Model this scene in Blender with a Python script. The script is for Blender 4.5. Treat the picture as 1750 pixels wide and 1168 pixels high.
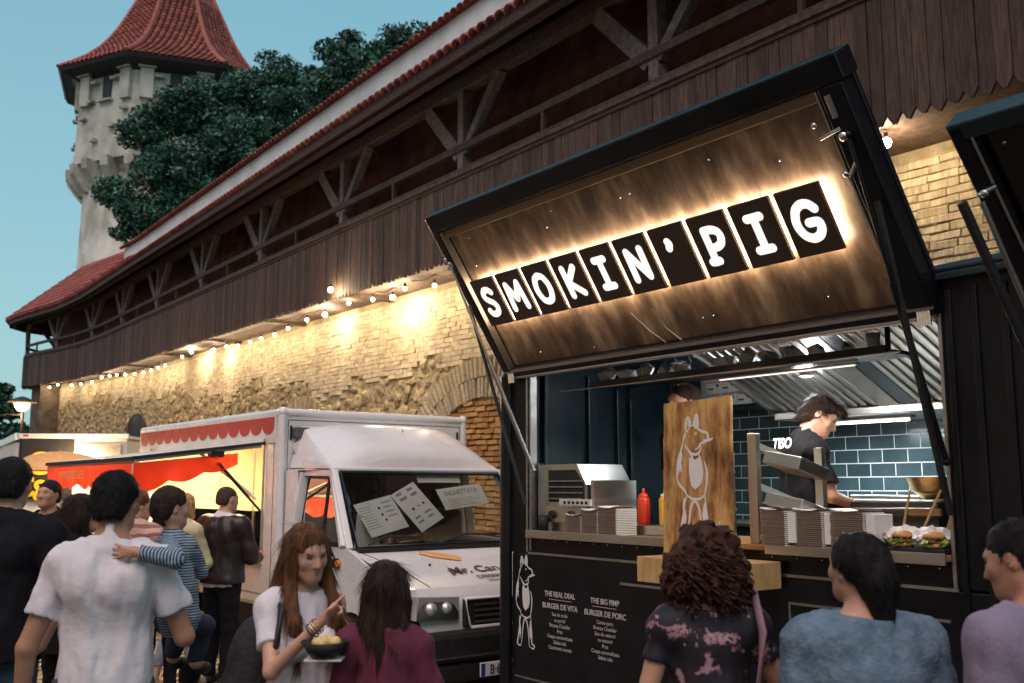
import bpy, bmesh, math, random
import numpy as np
from mathutils import Vector, Matrix, Euler, Quaternion
random.seed(7); RNG = np.random.default_rng(7)
S = bpy.context.scene
COL = S.collection
for o in list(bpy.data.objects): bpy.data.objects.remove(o)
R = math.radians

# ---------------- camera, sky, sun, exposure ----------------
cam = bpy.data.cameras.new('camera'); camo = bpy.data.objects.new('camera', cam); COL.objects.link(camo)
cam.sensor_width = 36; cam.lens = 34.97; cam.clip_end = 2000; cam.clip_start = 0.05
camo.location = (0, 0, 1.75); camo.rotation_euler = (R(90) + math.atan(247/1700), 0, 0)
cam.dof.use_dof = True; cam.dof.focus_distance = 6.2; cam.dof.aperture_fstop = 3.2
S.camera = camo
W = bpy.data.worlds.new('World'); S.world = W; W.use_nodes = True
wn = W.node_tree.nodes; wl = W.node_tree.links
SUN_EL, SUN_ROT = R(4.0), R(195)
sky = wn.new('ShaderNodeTexSky'); sky.sky_type = 'NISHITA'; sky.sun_disc = False
sky.sun_elevation = SUN_EL; sky.sun_rotation = SUN_ROT; sky.ozone_density = 4.0; sky.air_density = 1.3; sky.dust_density = 1.0
tint = wn.new('ShaderNodeMixRGB'); tint.blend_type = 'MULTIPLY'; tint.inputs[0].default_value = 1; tint.inputs[2].default_value = (0.62, 1.0, 0.86, 1)
veil = wn.new('ShaderNodeMixRGB'); veil.blend_type = 'MIX'; veil.inputs[0].default_value = 0.55; veil.inputs[2].default_value = (2.55, 5.7, 7.0, 1)
wtc = wn.new('ShaderNodeTexCoord'); wsp_ = wn.new('ShaderNodeSeparateXYZ'); wr = wn.new('ShaderNodeValToRGB')
wn_ = wn.new('ShaderNodeTexNoise'); wn_.inputs['Scale'].default_value = 1.6; wn_.inputs['Detail'].default_value = 3
wm = wn.new('ShaderNodeMath'); wm.operation = 'MULTIPLY_ADD'; wm.inputs[1].default_value = .22
wl.new(wtc.outputs['Generated'], wsp_.inputs[0]); wl.new(wtc.outputs['Generated'], wn_.inputs['Vector']); wl.new(wn_.outputs[0], wm.inputs[0]); wl.new(wsp_.outputs['Z'], wm.inputs[2]); wl.new(wm.outputs[0], wr.inputs[0])
wr.color_ramp.elements[0].position = .12; wr.color_ramp.elements[0].color = (.46, .70, .76, 1); wr.color_ramp.elements[1].position = .75; wr.color_ramp.elements[1].color = (.20, .45, .57, 1)
wsc = wn.new('ShaderNodeVectorMath'); wsc.operation = 'SCALE'; wsc.inputs['Scale'].default_value = 8.2; wl.new(wr.outputs[0], wsc.inputs[0]); wl.new(wsc.outputs[0], veil.inputs[2])
wl.new(sky.outputs[0], tint.inputs[1]); wl.new(tint.outputs[0], veil.inputs[1])
wl.new(veil.outputs[0], wn['Background'].inputs[0]); wn['Background'].inputs[1].default_value = 0.08
sl = bpy.data.lights.new('sun', 'SUN'); sl.energy = 1.15; sl.angle = R(60); sl.color = (1, .72, .68)
so = bpy.data.objects.new('sun', sl); COL.objects.link(so)
sd = Vector((math.sin(SUN_ROT)*math.cos(SUN_EL), math.cos(SUN_ROT)*math.cos(SUN_EL), math.tan(R(56))))
so.rotation_euler = sd.to_track_quat('Z', 'Y').to_euler()
S.view_settings.view_transform = 'Standard'; S.view_settings.look = 'None'; S.view_settings.gamma = 1
S.view_settings.exposure = 1.15
S.render.engine = 'CYCLES'
S.cycles.max_bounces = 6; S.cycles.diffuse_bounces = 3; S.cycles.sample_clamp_indirect = 4

# ---------------- object helpers ----------------
def link(o, parent=None):
    COL.objects.link(o)
    if parent is not None: o.parent = parent
    return o
def tag(o, label=None, cat=None, group=None, kind=None):
    if label: o['label'] = label
    if cat: o['category'] = cat
    if group: o['group'] = group
    if kind: o['kind'] = kind
    return o
def thing(name, label, cat, loc=(0, 0, 0), rz=0, group=None):
    o = bpy.data.objects.new(name, None); o.empty_display_size = .2; link(o)
    o.location = loc; o.rotation_euler = (0, 0, rz)
    return tag(o, label, cat, group)
def inst(name, me, parent, loc=(0, 0, 0), rot=(0, 0, 0), sc=(1, 1, 1)):
    o = bpy.data.objects.new(name, me); link(o, parent)
    o.location = loc; o.rotation_euler = rot; o.scale = sc
    return o
def mesh(name, v, f, m, smooth=False):
    me = bpy.data.meshes.new(name); me.from_pydata([tuple(map(float, p)) for p in v], [], [tuple(int(i) for i in q) for q in f]); me.update()
    if m: me.materials.append(m)
    if smooth: me.polygons.foreach_set('use_smooth', [True]*len(me.polygons))
    return me
def npmesh(name, V, Q, m, smooth=False):
    """fast mesh from arrays of vertices and quads (or tris)"""
    me = bpy.data.meshes.new(name); V = np.asarray(V, np.float32); Q = np.asarray(Q, np.int32); k = Q.shape[1]
    me.vertices.add(len(V)); me.vertices.foreach_set('co', V.ravel())
    me.loops.add(Q.size); me.loops.foreach_set('vertex_index', Q.ravel())
    me.polygons.add(len(Q)); me.polygons.foreach_set('loop_start', np.arange(0, Q.size, k, dtype=np.int32))
    me.polygons.foreach_set('loop_total', np.full(len(Q), k, np.int32))
    if smooth: me.polygons.foreach_set('use_smooth', np.ones(len(Q), bool))
    me.update(); me.validate()
    if m: me.materials.append(m)
    return me
def rotm(rx=0, ry=0, rz=0): return Euler((rx, ry, rz)).to_matrix()
class MB:
    def __init__(s): s.v = []; s.f = []; s.sm = []
    def add(s, v, f, sm=False):
        n = len(s.v); s.v += [Vector(p) for p in v]; s.f += [tuple(i+n for i in q) for q in f]; s.sm += [sm]*len(f); return s
    def box(s, c, d, rot=None, bev=0, jit=0):
        x, y, z = d[0]/2, d[1]/2, d[2]/2
        if bev <= 0:
            v = [Vector((a*x, b*y, e*z)) for a in (-1, 1) for b in (-1, 1) for e in (-1, 1)]
            f = [(0, 1, 3, 2), (4, 6, 7, 5), (0, 4, 5, 1), (2, 3, 7, 6), (0, 2, 6, 4), (1, 5, 7, 3)]
            if jit: v = [p + Vector((random.uniform(-jit, jit), random.uniform(-jit, jit), random.uniform(-jit, jit))) for p in v]
        else:
            bm = bmesh.new(); bmesh.ops.create_cube(bm, size=1)
            for q in bm.verts: q.co = Vector((q.co.x*2*x, q.co.y*2*y, q.co.z*2*z))
            bmesh.ops.bevel(bm, geom=bm.edges[:], offset=min(bev, x*.9, y*.9, z*.9), segments=2, profile=.5, affect='EDGES')
            bm.verts.index_update(); v = [q.co.copy() for q in bm.verts]; f = [[q.index for q in g.verts] for g in bm.faces]; bm.free()
        if rot is not None: v = [rot @ p for p in v]
        c = Vector(c); return s.add([p + c for p in v], f)
    def bb(s, lo, hi, bev=0):
        return s.box([(a+b)/2 for a, b in zip(lo, hi)], [abs(b-a) for a, b in zip(lo, hi)], bev=bev)
    def beam(s, a, b, w, h, up=(0, 0, 1), bev=0):
        a = Vector(a); b = Vector(b); d = b-a; L = d.length; X = d.normalized(); U = Vector(up)
        Y = U.cross(X)
        if Y.length < 1e-4: Y = Vector((1, 0, 0)).cross(X)
        Y.normalize(); Z = X.cross(Y); m = Matrix((X, Y, Z)).transposed()
        return s.box((a+b)/2, (L, w, h), rot=m, bev=bev)
    def cyl(s, a, b, r, r2=None, n=12, caps=True, sm=True):
        a = Vector(a); b = Vector(b); r2 = r if r2 is None else r2
        q = (b-a).to_track_quat('Z', 'Y'); v = []
        for p, rr in ((a, r), (b, r2)):
            for i in range(n):
                t = 2*math.pi*i/n; v.append(p + q @ Vector((math.cos(t)*rr, math.sin(t)*rr, 0)))
        f = [(i, (i+1) % n, n+(i+1) % n, n+i) for i in range(n)]
        s.add(v, f, sm)
        if caps: s.add(v, [tuple(range(n-1, -1, -1)), tuple(range(n, 2*n))])
        return s
    def tube(s, pts, r, n=6, closed=False):
        P = [Vector(p) for p in pts]; v = []; m = len(P)
        up = Vector((0, 0, 1))
        for i, p in enumerate(P):
            t = (P[(i+1) % m] - P[i-1]) if closed else (P[min(i+1, m-1)] - P[max(i-1, 0)])
            t.normalize(); a = up.cross(t)
            if a.length < .05: a = Vector((1, 0, 0)).cross(t)
            a.normalize(); b = t.cross(a); rr = r[i] if hasattr(r, '__len__') else r
            for k in range(n):
                g = 2*math.pi*k/n; v.append(p + (a*math.cos(g) + b*math.sin(g))*rr)
        f = []
        for i in range(m if closed else m-1):
            j = (i+1) % m
            for k in range(n): f.append((i*n+k, i*n+(k+1) % n, j*n+(k+1) % n, j*n+k))
        s.add(v, f, True)
        if not closed: s.add(v, [tuple(range(n-1, -1, -1)), tuple(range((m-1)*n, m*n))])
        return s
    def lathe(s, prof, c=(0, 0, 0), n=20, a0=0, a1=2*math.pi, rot=None):
        v = []; f = []; k = len(prof); full = abs(a1-a0-2*math.pi) < 1e-4; m = n if full else n+1
        for i in range(m):
            t = a0+(a1-a0)*i/n
            for r, z in prof:
                p = Vector((math.cos(t)*r, math.sin(t)*r, z)); p = rot @ p if rot is not None else p; v.append(p+Vector(c))
        for i in range(n):
            j = (i+1) % m
            for q in range(k-1): f.append((i*k+q, j*k+q, j*k+q+1, i*k+q+1))
        return s.add(v, f, True)
    def ball(s, c, r, n=10, rz=None):
        rz = r if rz is None else rz
        return s.lathe([(max(r*math.sin(math.pi*i/n), 1e-4), -rz*math.cos(math.pi*i/n)) for i in range(n+1)], c, n=max(8, n+2))
    def prism(s, poly, y0, y1, plane='xz'):
        """extrude polygon; plane xz -> poly (x,z) swept along y; 'xy' along z; 'yz' along x"""
        def P(p, t): return {'xz': (p[0], t, p[1]), 'xy': (p[0], p[1], t), 'yz': (t, p[0], p[1])}[plane]
        n = len(poly); v = [P(p, y0) for p in poly]+[P(p, y1) for p in poly]
        f = [(i, (i+1) % n, n+(i+1) % n, n+i) for i in range(n)] + [tuple(range(n-1, -1, -1)), tuple(range(n, 2*n))]
        return s.add(v, f)
    def mesh(s, name, m, smooth=None):
        me = bpy.data.meshes.new(name); me.from_pydata(s.v, [], s.f); 
        me.polygons.foreach_set('use_smooth', [bool(q) if smooth is None else smooth for q in s.sm])
        bm = bmesh.new(); bm.from_mesh(me); bmesh.ops.recalc_face_normals(bm, faces=bm.faces[:]); bm.to_mesh(me); bm.free()
        if m: me.materials.append(m)
        me.update(); return me
    def build(s, name, m, parent=None, smooth=None, label=None, kind=None):
        o = bpy.data.objects.new(name, s.mesh(name, m, smooth)); link(o, parent); return tag(o, label, kind=kind)

# ---------------- materials ----------------
MATS = {}
def pm(name, c1, c2=None, rough=.6, scale=5, stretch=(1, 1, 1), bump=.0, bscale=None, metal=0, rnd=0, det=6, coord='Object', emit=None, es=0, c3=None, contrast=(.35, .65), spec=.5, coat=0, trans=0, bdist=.02, rrough=0, hue=0):
    m = bpy.data.materials.new(name); m.use_nodes = True; t = m.node_tree; N = t.nodes; L = t.links; B = N['Principled BSDF']
    B.inputs['Roughness'].default_value = rough; B.inputs['Metallic'].default_value = metal
    B.inputs['Specular IOR Level'].default_value = spec; B.inputs['Coat Weight'].default_value = coat; B.inputs['Transmission Weight'].default_value = trans
    B.inputs['Base Color'].default_value = (*c1, 1)
    tc = N.new('ShaderNodeTexCoord'); mp = N.new('ShaderNodeMapping'); mp.inputs['Scale'].default_value = stretch
    L.new(tc.outputs[coord], mp.inputs[0])
    vec = mp.outputs[0]
    if rnd or hue:
        oi = N.new('ShaderNodeObjectInfo'); ge = N.new('ShaderNodeNewGeometry')
        ad = N.new('ShaderNodeMath'); ad.operation = 'ADD'; L.new(oi.outputs['Random'], ad.inputs[0]); L.new(ge.outputs['Random Per Island'], ad.inputs[1])
        fr = N.new('ShaderNodeMath'); fr.operation = 'FRACT'; L.new(ad.outputs[0], fr.inputs[0])
        va = N.new('ShaderNodeVectorMath'); va.operation = 'ADD'; L.new(vec, va.inputs[0])
        cm = N.new('ShaderNodeCombineXYZ'); mu = N.new('ShaderNodeMath'); mu.operation = 'MULTIPLY'; mu.inputs[1].default_value = 37; L.new(fr.outputs[0], mu.inputs[0])
        for i in range(3): L.new(mu.outputs[0], cm.inputs[i])
        L.new(cm.outputs[0], va.inputs[1]); vec = va.outputs[0]
    col = None
    if c2 is not None:
        n = N.new('ShaderNodeTexNoise'); n.inputs['Scale'].default_value = scale; n.inputs['Detail'].default_value = det; n.inputs['Roughness'].default_value = .62
        L.new(vec, n.inputs['Vector'])
        r = N.new('ShaderNodeValToRGB'); r.color_ramp.elements[0].position = contrast[0]; r.color_ramp.elements[1].position = contrast[1]
        r.color_ramp.elements[0].color = (*c1, 1); r.color_ramp.elements[1].color = (*c2, 1)
        if c3 is not None: e = r.color_ramp.elements.new(sum(contrast)/2); e.color = (*c3, 1)
        L.new(n.outputs[0], r.inputs[0]); col = r.outputs[0]
        if rrough:
            rr = N.new('ShaderNodeMapRange'); rr.inputs[1].default_value = .3; rr.inputs[2].default_value = .7; rr.inputs[3].default_value = max(.02, rough-rrough); rr.inputs[4].default_value = min(1, rough+rrough)
            L.new(n.outputs[0], rr.inputs[0]); L.new(rr.outputs[0], B.inputs['Roughness'])
    if rnd or hue:
        hs = N.new('ShaderNodeHueSaturation')
        if col is not None: L.new(col, hs.inputs['Color'])
        else: hs.inputs['Color'].default_value = (*c1, 1)
        mr = N.new('ShaderNodeMapRange'); mr.inputs[3].default_value = 1-rnd; mr.inputs[4].default_value = 1+rnd
        L.new(fr.outputs[0], mr.inputs[0]); L.new(mr.outputs[0], hs.inputs['Value'])
        if hue:
            f2 = N.new('ShaderNodeMath'); f2.operation = 'MULTIPLY'; f2.inputs[1].default_value = 7.3; L.new(fr.outputs[0], f2.inputs[0])
            f3 = N.new('ShaderNodeMath'); f3.operation = 'FRACT'; L.new(f2.outputs[0], f3.inputs[0])
            m2 = N.new('ShaderNodeMapRange'); m2.inputs[3].default_value = .5-hue; m2.inputs[4].default_value = .5+hue; L.new(f3.outputs[0], m2.inputs[0]); L.new(m2.outputs[0], hs.inputs['Hue'])
        col = hs.outputs[0]
    if col is not None: L.new(col, B.inputs['Base Color'])
    if bump:
        nb = N.new('ShaderNodeTexNoise'); nb.inputs['Scale'].default_value = bscale or scale*3; nb.inputs['Detail'].default_value = 5; L.new(vec, nb.inputs['Vector'])
        bp = N.new('ShaderNodeBump'); bp.inputs['Strength'].default_value = bump; bp.inputs['Distance'].default_value = bdist
        L.new(nb.outputs[0], bp.inputs['Height']); L.new(bp.outputs[0], B.inputs['Normal'])
    if emit: B.inputs['Emission Color'].default_value = (*emit, 1); B.inputs['Emission Strength'].default_value = es
    MATS[name] = m; return m
def stripes(name, ca, cb, freq, axis='Z', duty=.5, rough=.8, wob=.0):
    m = pm(name, ca, rough=rough, bump=.25, bscale=60); t = m.node_tree; N = t.nodes; L = t.links
    tc = N.new('ShaderNodeTexCoord'); sx = N.new('ShaderNodeSeparateXYZ'); 
    no = N.new('ShaderNodeTexNoise'); no.inputs['Scale'].default_value = 9; mm = N.new('ShaderNodeMath'); mm.operation = 'MULTIPLY_ADD'; mm.inputs[1].default_value = wob
    L.new(tc.outputs['Object'], sx.inputs[0]); L.new(tc.outputs['Object'], no.inputs['Vector']); L.new(no.outputs[0], mm.inputs[0]); L.new(sx.outputs[axis], mm.inputs[2])
    a = N.new('ShaderNodeMath'); a.operation = 'MULTIPLY'; a.inputs[1].default_value = freq; L.new(mm.outputs[0], a.inputs[0])
    f = N.new('ShaderNodeMath'); f.operation = 'FRACT'; L.new(a.outputs[0], f.inputs[0])
    g = N.new('ShaderNodeMath'); g.operation = 'GREATER_THAN'; g.inputs[1].default_value = duty; L.new(f.outputs[0], g.inputs[0])
    mx = N.new('ShaderNodeMixRGB'); mx.inputs[1].default_value = (*ca, 1); mx.inputs[2].default_value = (*cb, 1); L.new(g.outputs[0], mx.inputs[0]); L.new(mx.outputs[0], N['Principled BSDF'].inputs['Base Color'])
    return m
def emis(name, c, s):
    m = bpy.data.materials.new(name); m.use_nodes = True; N = m.node_tree.nodes; N.remove(N['Principled BSDF'])
    e = N.new('ShaderNodeEmission'); e.inputs[0].default_value = (*c, 1); e.inputs[1].default_value = s
    m.node_tree.links.new(e.outputs[0], N['Material Output'].inputs[0]); return m
def glass(name, tintc=(1, 1, 1), alpha=.2, rough=.02):
    m = bpy.data.materials.new(name); m.use_nodes = True; t = m.node_tree; N = t.nodes; N.remove(N['Principled BSDF'])
    a = N.new('ShaderNodeBsdfTransparent'); a.inputs[0].default_value = (*tintc, 1); g = N.new('ShaderNodeBsdfGlossy'); g.inputs['Roughness'].default_value = rough
    fr = N.new('ShaderNodeFresnel'); fr.inputs[0].default_value = 1.5; ad = N.new('ShaderNodeMath'); ad.operation = 'ADD'; ad.inputs[1].default_value = alpha; ad.use_clamp = True
    mx = N.new('ShaderNodeMixShader'); t.links.new(fr.outputs[0], ad.inputs[0]); t.links.new(ad.outputs[0], mx.inputs[0]); t.links.new(a.outputs[0], mx.inputs[1]); t.links.new(g.outputs[0], mx.inputs[2])
    t.links.new(mx.outputs[0], N['Material Output'].inputs[0]); return m

m_brick = pm('limewashed_brick', (.46, .35, .22), (.72, .62, .46), rough=.9, scale=6, bump=.8, bscale=20, rnd=.16, hue=.012, bdist=.012)
m_archbrick = pm('pale_arch_brick', (.38, .30, .19), (.55, .46, .32), rough=.9, scale=9, bump=.6, bscale=26, rnd=.22)
m_orangebrick = pm('orange_brick', (.42, .20, .06), (.58, .33, .12), rough=.9, scale=9, bump=.6, bscale=30, rnd=.25)
m_mortar = pm('old_mortar', (.30, .23, .13), (.52, .42, .27), rough=.95, scale=3.5, bump=1, bscale=14, bdist=.05)
m_stone = pm('rubble_stone', (.24, .18, .10), (.55, .44, .27), rough=.9, scale=5, bump=.8, bscale=14, rnd=.35, hue=.02, bdist=.03)
m_plaster = pm('white_plaster', (.55, .56, .55), (.74, .75, .74), rough=.85, scale=1.2, bump=.2, bscale=30)
m_tower = pm('tower_plaster', (.25, .24, .20), (.52, .51, .45), c3=(.42, .41, .35), rough=.9, scale=.7, stretch=(1, 1, .55), bump=.5, bscale=3, bdist=.08)
m_towerstone = pm('bare_tower_stone', (.22, .19, .16), (.48, .42, .36), rough=.9, scale=2.2, bump=.8, bscale=5, bdist=.1)
m_wood = pm('weathered_planks', (.038, .020, .015), (.108, .060, .043), rough=.75, scale=7, stretch=(6, 6, .55), bump=.5, bscale=26, rnd=.38, hue=.012, bdist=.008)
m_beam = pm('dark_timber', (.040, .022, .016), (.105, .062, .046), rough=.75, scale=5, stretch=(3, 3, 3), bump=.5, bscale=18, rnd=.25, bdist=.01)
m_greybeam = pm('grey_timber', (.085, .072, .07), (.20, .165, .16), rough=.75, scale=5, stretch=(3, 3, 3), bump=.5, bscale=18, rnd=.2, bdist=.01)
m_tile = pm('red_clay_tile', (.21, .050, .040), (.34, .100, .075), rough=.8, scale=6, bump=.4, bscale=25, rnd=.35, hue=.012)
m_leaf = pm('dark_leaves', (.012, .052, .036), (.050, .14, .088), rough=.5, scale=.8, rnd=.75, hue=.015)
m_bark = pm('bark', (.04, .03, .025), (.10, .08, .06), rough=.9, scale=8, bump=.8, bscale=20)
m_cobble = pm('cobblestone', (.10, .085, .07), (.22, .18, .14), rough=.65, scale=4, bump=.5, bscale=20, rnd=.3)
m_joint = pm('cobble_joint', (.03, .027, .024), (.07, .06, .05), rough=.95, scale=12, bump=.6)
m_white = pm('white_vehicle_paint', (.74, .74, .72), (.80, .80, .79), rough=.28, scale=2, coat=.4, rrough=.08)
m_whiteold = pm('white_panel', (.66, .64, .60), (.76, .74, .70), rough=.45, scale=3)
m_black = pm('black_truck_paint', (.005, .0055, .008), (.010, .010, .014), rough=.36, scale=3, coat=.08, rrough=.12, spec=.3)
m_blackmatt = pm('black_plastic', (.010, .010, .011), (.022, .022, .023), rough=.6, scale=20, bump=.1)
m_rubber = pm('tyre_rubber', (.012, .012, .012), (.022, .022, .022), rough=.85, scale=30, bump=.3)
m_navy = pm('dark_blue_panel', (.006, .016, .024), (.012, .028, .038), rough=.35, scale=2, rrough=.1)
m_steel = pm('brushed_steel', (.56, .54, .50), (.62, .60, .56), rough=.34, scale=2, stretch=(1, 1, 6), metal=1, rrough=.06)
m_alu = pm('dull_aluminium', (.40, .39, .37), (.55, .54, .52), rough=.42, scale=8, metal=1)
m_chrome = pm('chrome', (.75, .75, .75), rough=.12, metal=1)
m_brass = pm('brass_bowl', (.70, .50, .22), (.55, .38, .16), rough=.25, scale=5, metal=1)
m_tileblue = pm('glazed_teal_tile', (.030, .054, .062), (.046, .078, .086), rough=.18, scale=3, rnd=.18, coat=.5)
m_grout = pm('pale_grout', (.62, .66, .68), rough=.9)
m_card = pm('white_carton', (.62, .60, .56), (.72, .70, .66), rough=.8, scale=6)
m_paper = pm('white_paper', (.78, .77, .74), (.84, .83, .80), rough=.8, scale=6)
m_traydark = pm('brown_board', (.16, .11, .08), (.26, .19, .14), rough=.75, scale=3, stretch=(1, 1, 50))
m_red = pm('red_vinyl', (.60, .030, .015), (.66, .05, .02), rough=.45, scale=3)
_t = m_red.node_tree; _tr = _t.nodes.new('ShaderNodeBsdfTranslucent'); _tr.inputs[0].default_value = (.85, .07, .02, 1); _mx = _t.nodes.new('ShaderNodeMixShader'); _mx.inputs[0].default_value = .28
_t.links.new(_t.nodes['Principled BSDF'].outputs[0], _mx.inputs[1]); _t.links.new(_tr.outputs[0], _mx.inputs[2]); _t.links.new(_mx.outputs[0], _t.nodes['Material Output'].inputs[0])
m_redprint = pm('red_scallop_print', (.50, .045, .022), rough=.5)
m_ply = pm('light_plywood', (.50, .30, .12), (.66, .44, .20), rough=.55, scale=4, stretch=(7, 7, 1), bump=.15)
m_counter = pm('wood_counter', (.22, .11, .04), (.40, .21, .08), rough=.35, scale=5, stretch=(1, 8, 8), coat=.3)
m_ketchup = pm('red_bottle', (.70, .05, .02), rough=.35, emit=(.7, .05, .02), es=.0)
m_mustard = pm('yellow_bottle', (.80, .45, .05), rough=.35)
m_cap = pm('bottle_cap', (.75, .65, .5), rough=.4)
m_bun = pm('burger_bun', (.45, .20, .05), (.62, .32, .10), rough=.5, scale=8, bump=.2)
m_meat = pm('pulled_meat', (.16, .05, .02), (.36, .14, .05), rough=.5, scale=30, bump=.8)
m_salad = pm('salad', (.08, .20, .02), (.30, .38, .08), rough=.5, scale=20)
m_fries = pm('fries', (.72, .50, .16), (.80, .62, .28), rough=.6, scale=10)
m_ink = pm('white_print', (.74, .72, .70), (.80, .78, .76), rough=.7, scale=30)
m_inkdim = pm('chalk_print', (.50, .46, .46), (.64, .60, .58), rough=.8, scale=40)
m_brownprint = pm('brown_print', (.11, .06, .04), rough=.6)
m_orangeprint = pm('orange_print', (.75, .34, .10), (.85, .48, .20), rough=.6, scale=20)
m_yellow = pm('yellow_print', (.80, .55, .03), rough=.5)
m_glass = glass('clear_glass', (.96, .98, .97), .03)
m_wind = glass('windscreen_glass', (.88, .92, .88), .13)
m_lens = glass('lens_glass', (.95, .95, .95), .08)
m_amber = pm('amber_lens', (.80, .25, .02), rough=.25)
m_bulb = emis('bulb_glow', (1, .80, .45), 20)
m_bulbbig = emis('bright_bulb_glow', (1, .84, .55), 45)
m_tubelight = emis('white_lamp_glow', (.86, .95, 1), 4)
m_led = emis('warm_led_strip', (1, .78, .52), 15)
m_letter = emis('lit_letter_face', (1, .86, .76), .62)
m_streetglow = emis('street_lamp_glow', (1, .48, .16), 12)
m_warmglow = emis('warm_shop_lamp', (1, .74, .40), 9)
m_signblk = pm('brown_letter_tile', (.058, .036, .025), (.075, .047, .033), rough=.5, scale=6)

def signwood():
    m = pm('scorched_plywood', (.052, .034, .025), (.32, .235, .17), rough=.42, scale=3.6, stretch=(2.0, 1, .7), bump=.3, bscale=22, contrast=(.36, .70), c3=(.15, .095, .062), det=10, bdist=.006)
    return m
m_signwood = signwood()
m_reflector = pm('lamp_reflector', (.75, .74, .70), rough=.3, metal=.6)
def boardwood():
    m = pm('scorched_board', (.09, .035, .010), (.62, .37, .13), rough=.5, scale=3.2, stretch=(3.2, 1, .9), contrast=(.34, .58), c3=(.34, .16, .05), det=8)
    return m
m_boardwood = boardwood()

def text(s, size, m, parent, loc, rot=(R(90), 0, 0), name='lettering', align='CENTER', ext=.001, sx=1, bold=0, shear=0, label=None):
    cu = bpy.data.curves.new(name, 'FONT'); cu.body = s; cu.size = size; cu.align_x = align; cu.extrude = ext; cu.offset = bold; cu.shear = shear
    o = bpy.data.objects.new(name, cu); COL.objects.link(o)
    dg = bpy.context.evaluated_depsgraph_get(); me = bpy.data.meshes.new_from_object(o.evaluated_get(dg)); bpy.data.objects.remove(o)
    me.materials.clear(); me.materials.append(m); me.name = name
    for v in me.vertices: v.co.x *= sx
    q = inst(name, me, parent, loc, rot)
    return tag(q, label)
def ribbon(mb, pts, w, y, flip=False, ends=True):
    """flat stroke in the xz plane at depth y (2 mm thick), pts (x,z)"""
    P = [Vector((p[0], p[1])) for p in pts]; n = len(P); L_ = []; R_ = []
    for i, p in enumerate(P):
        t = (P[min(i+1, n-1)]-P[max(i-1, 0)]); t.normalize(); nn = Vector((-t.y, t.x))
        ww = w[i] if hasattr(w, '__len__') else w
        L_.append(p+nn*ww/2); R_.append(p-nn*ww/2)
    for i in range(n-1):
        q = [L_[i], L_[i+1], R_[i+1], R_[i]]
        mb.add([(a.x, y, a.y) for a in q], [(0, 1, 2, 3)])
# ---------------- ground ----------------
g = MB().bb((-150, -60, -.3), (150, 400, -.02)); tag(g.build('ground', m_joint), kind='structure')
g = MB().bb((-14, -2, -.02), (6, 26, -.012)); pav = tag(g.build('pavement', m_joint), kind='structure')
sp = []
for k in range(4):
    q = MB().box((0, 0, 0), (.128, .108, .05), bev=.014); sp.append(q.mesh('paving_stone', m_cobble))
rest = MB(); cnt = 0; cand = []
for j in range(0, 150):
    for i in range(0, 66):
        X = -7.6 + i*.14 + (.07 if j % 2 else 0); Y = 4.0 + j*.12
        if Y > 15 and (i+j) % 1: continue
        cand.append((X, Y))
cand.sort(key=lambda p: abs(p[0]+2.6)*1.5+abs(p[1]-9.3))
for X, Y in cand:
    z = random.uniform(-.012, .004)
    if cnt < 290:
        inst('paving_stone', sp[cnt % 4], pav, (X, Y, z-.012), (random.uniform(-.04, .04), random.uniform(-.04, .04), random.uniform(-.06, .06))); cnt += 1
    elif abs(X+3.5) < 4.6 and Y < 20: rest.box((X, Y, z-.01), (.125, .105, .05), jit=.006)
rest.build('paving_stone', m_cobble, pav, kind='stuff')

m_litpane = emis('lit_window_pane', (1, .68, .44), .9)  # unseen windows, lit to add warm fill and reflections
# houses across the street, behind the photographer: they hide the low sky there
for i, (x, w, hgt) in enumerate([(-46, 12, 10), (-33.5, 12.5, 9), (-20.5, 12, 10.5), (-8, 12, 9.5), (4.5, 12, 11)]):
    hs = thing('town_house', ['first', 'second', 'third', 'fourth', 'fifth'][i]+' plastered town house in the row across the street behind the photographer', 'house', (-6.6+x*.562, -4.5-x*.827, 0), math.atan2(-.827, .562), 'houses across the street')
    q = MB(); q.bb((0, -8, 0), (w, 0, hgt)); q.build('wall', pm('house_plaster', (.22, .17, .12), (.30, .24, .18), rough=.9, scale=.6), hs)
    q = MB(); q.prism([(-8.4, hgt+.02), (.4, hgt+.02), (-4, hgt+3.6)], -.2, w+.2, 'yz'); q.build('roof', m_tile, hs)
    for fl in range(3):
        for k in range(4):
            q = MB(); X = 1.2+k*2.6; q.bb((X, .0, 1+fl*3.1), (X+1.1, .06, 2.7+fl*3.1)); f_ = q.build('window', m_whiteold, hs); q = MB(); q.bb((X+.08, .062, 1.08+fl*3.1), (X+1.02, .07, 2.62+fl*3.1)); q.build('pane', m_litpane if (fl == 0 or (k+i+fl) % 3) else m_black, f_)

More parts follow.
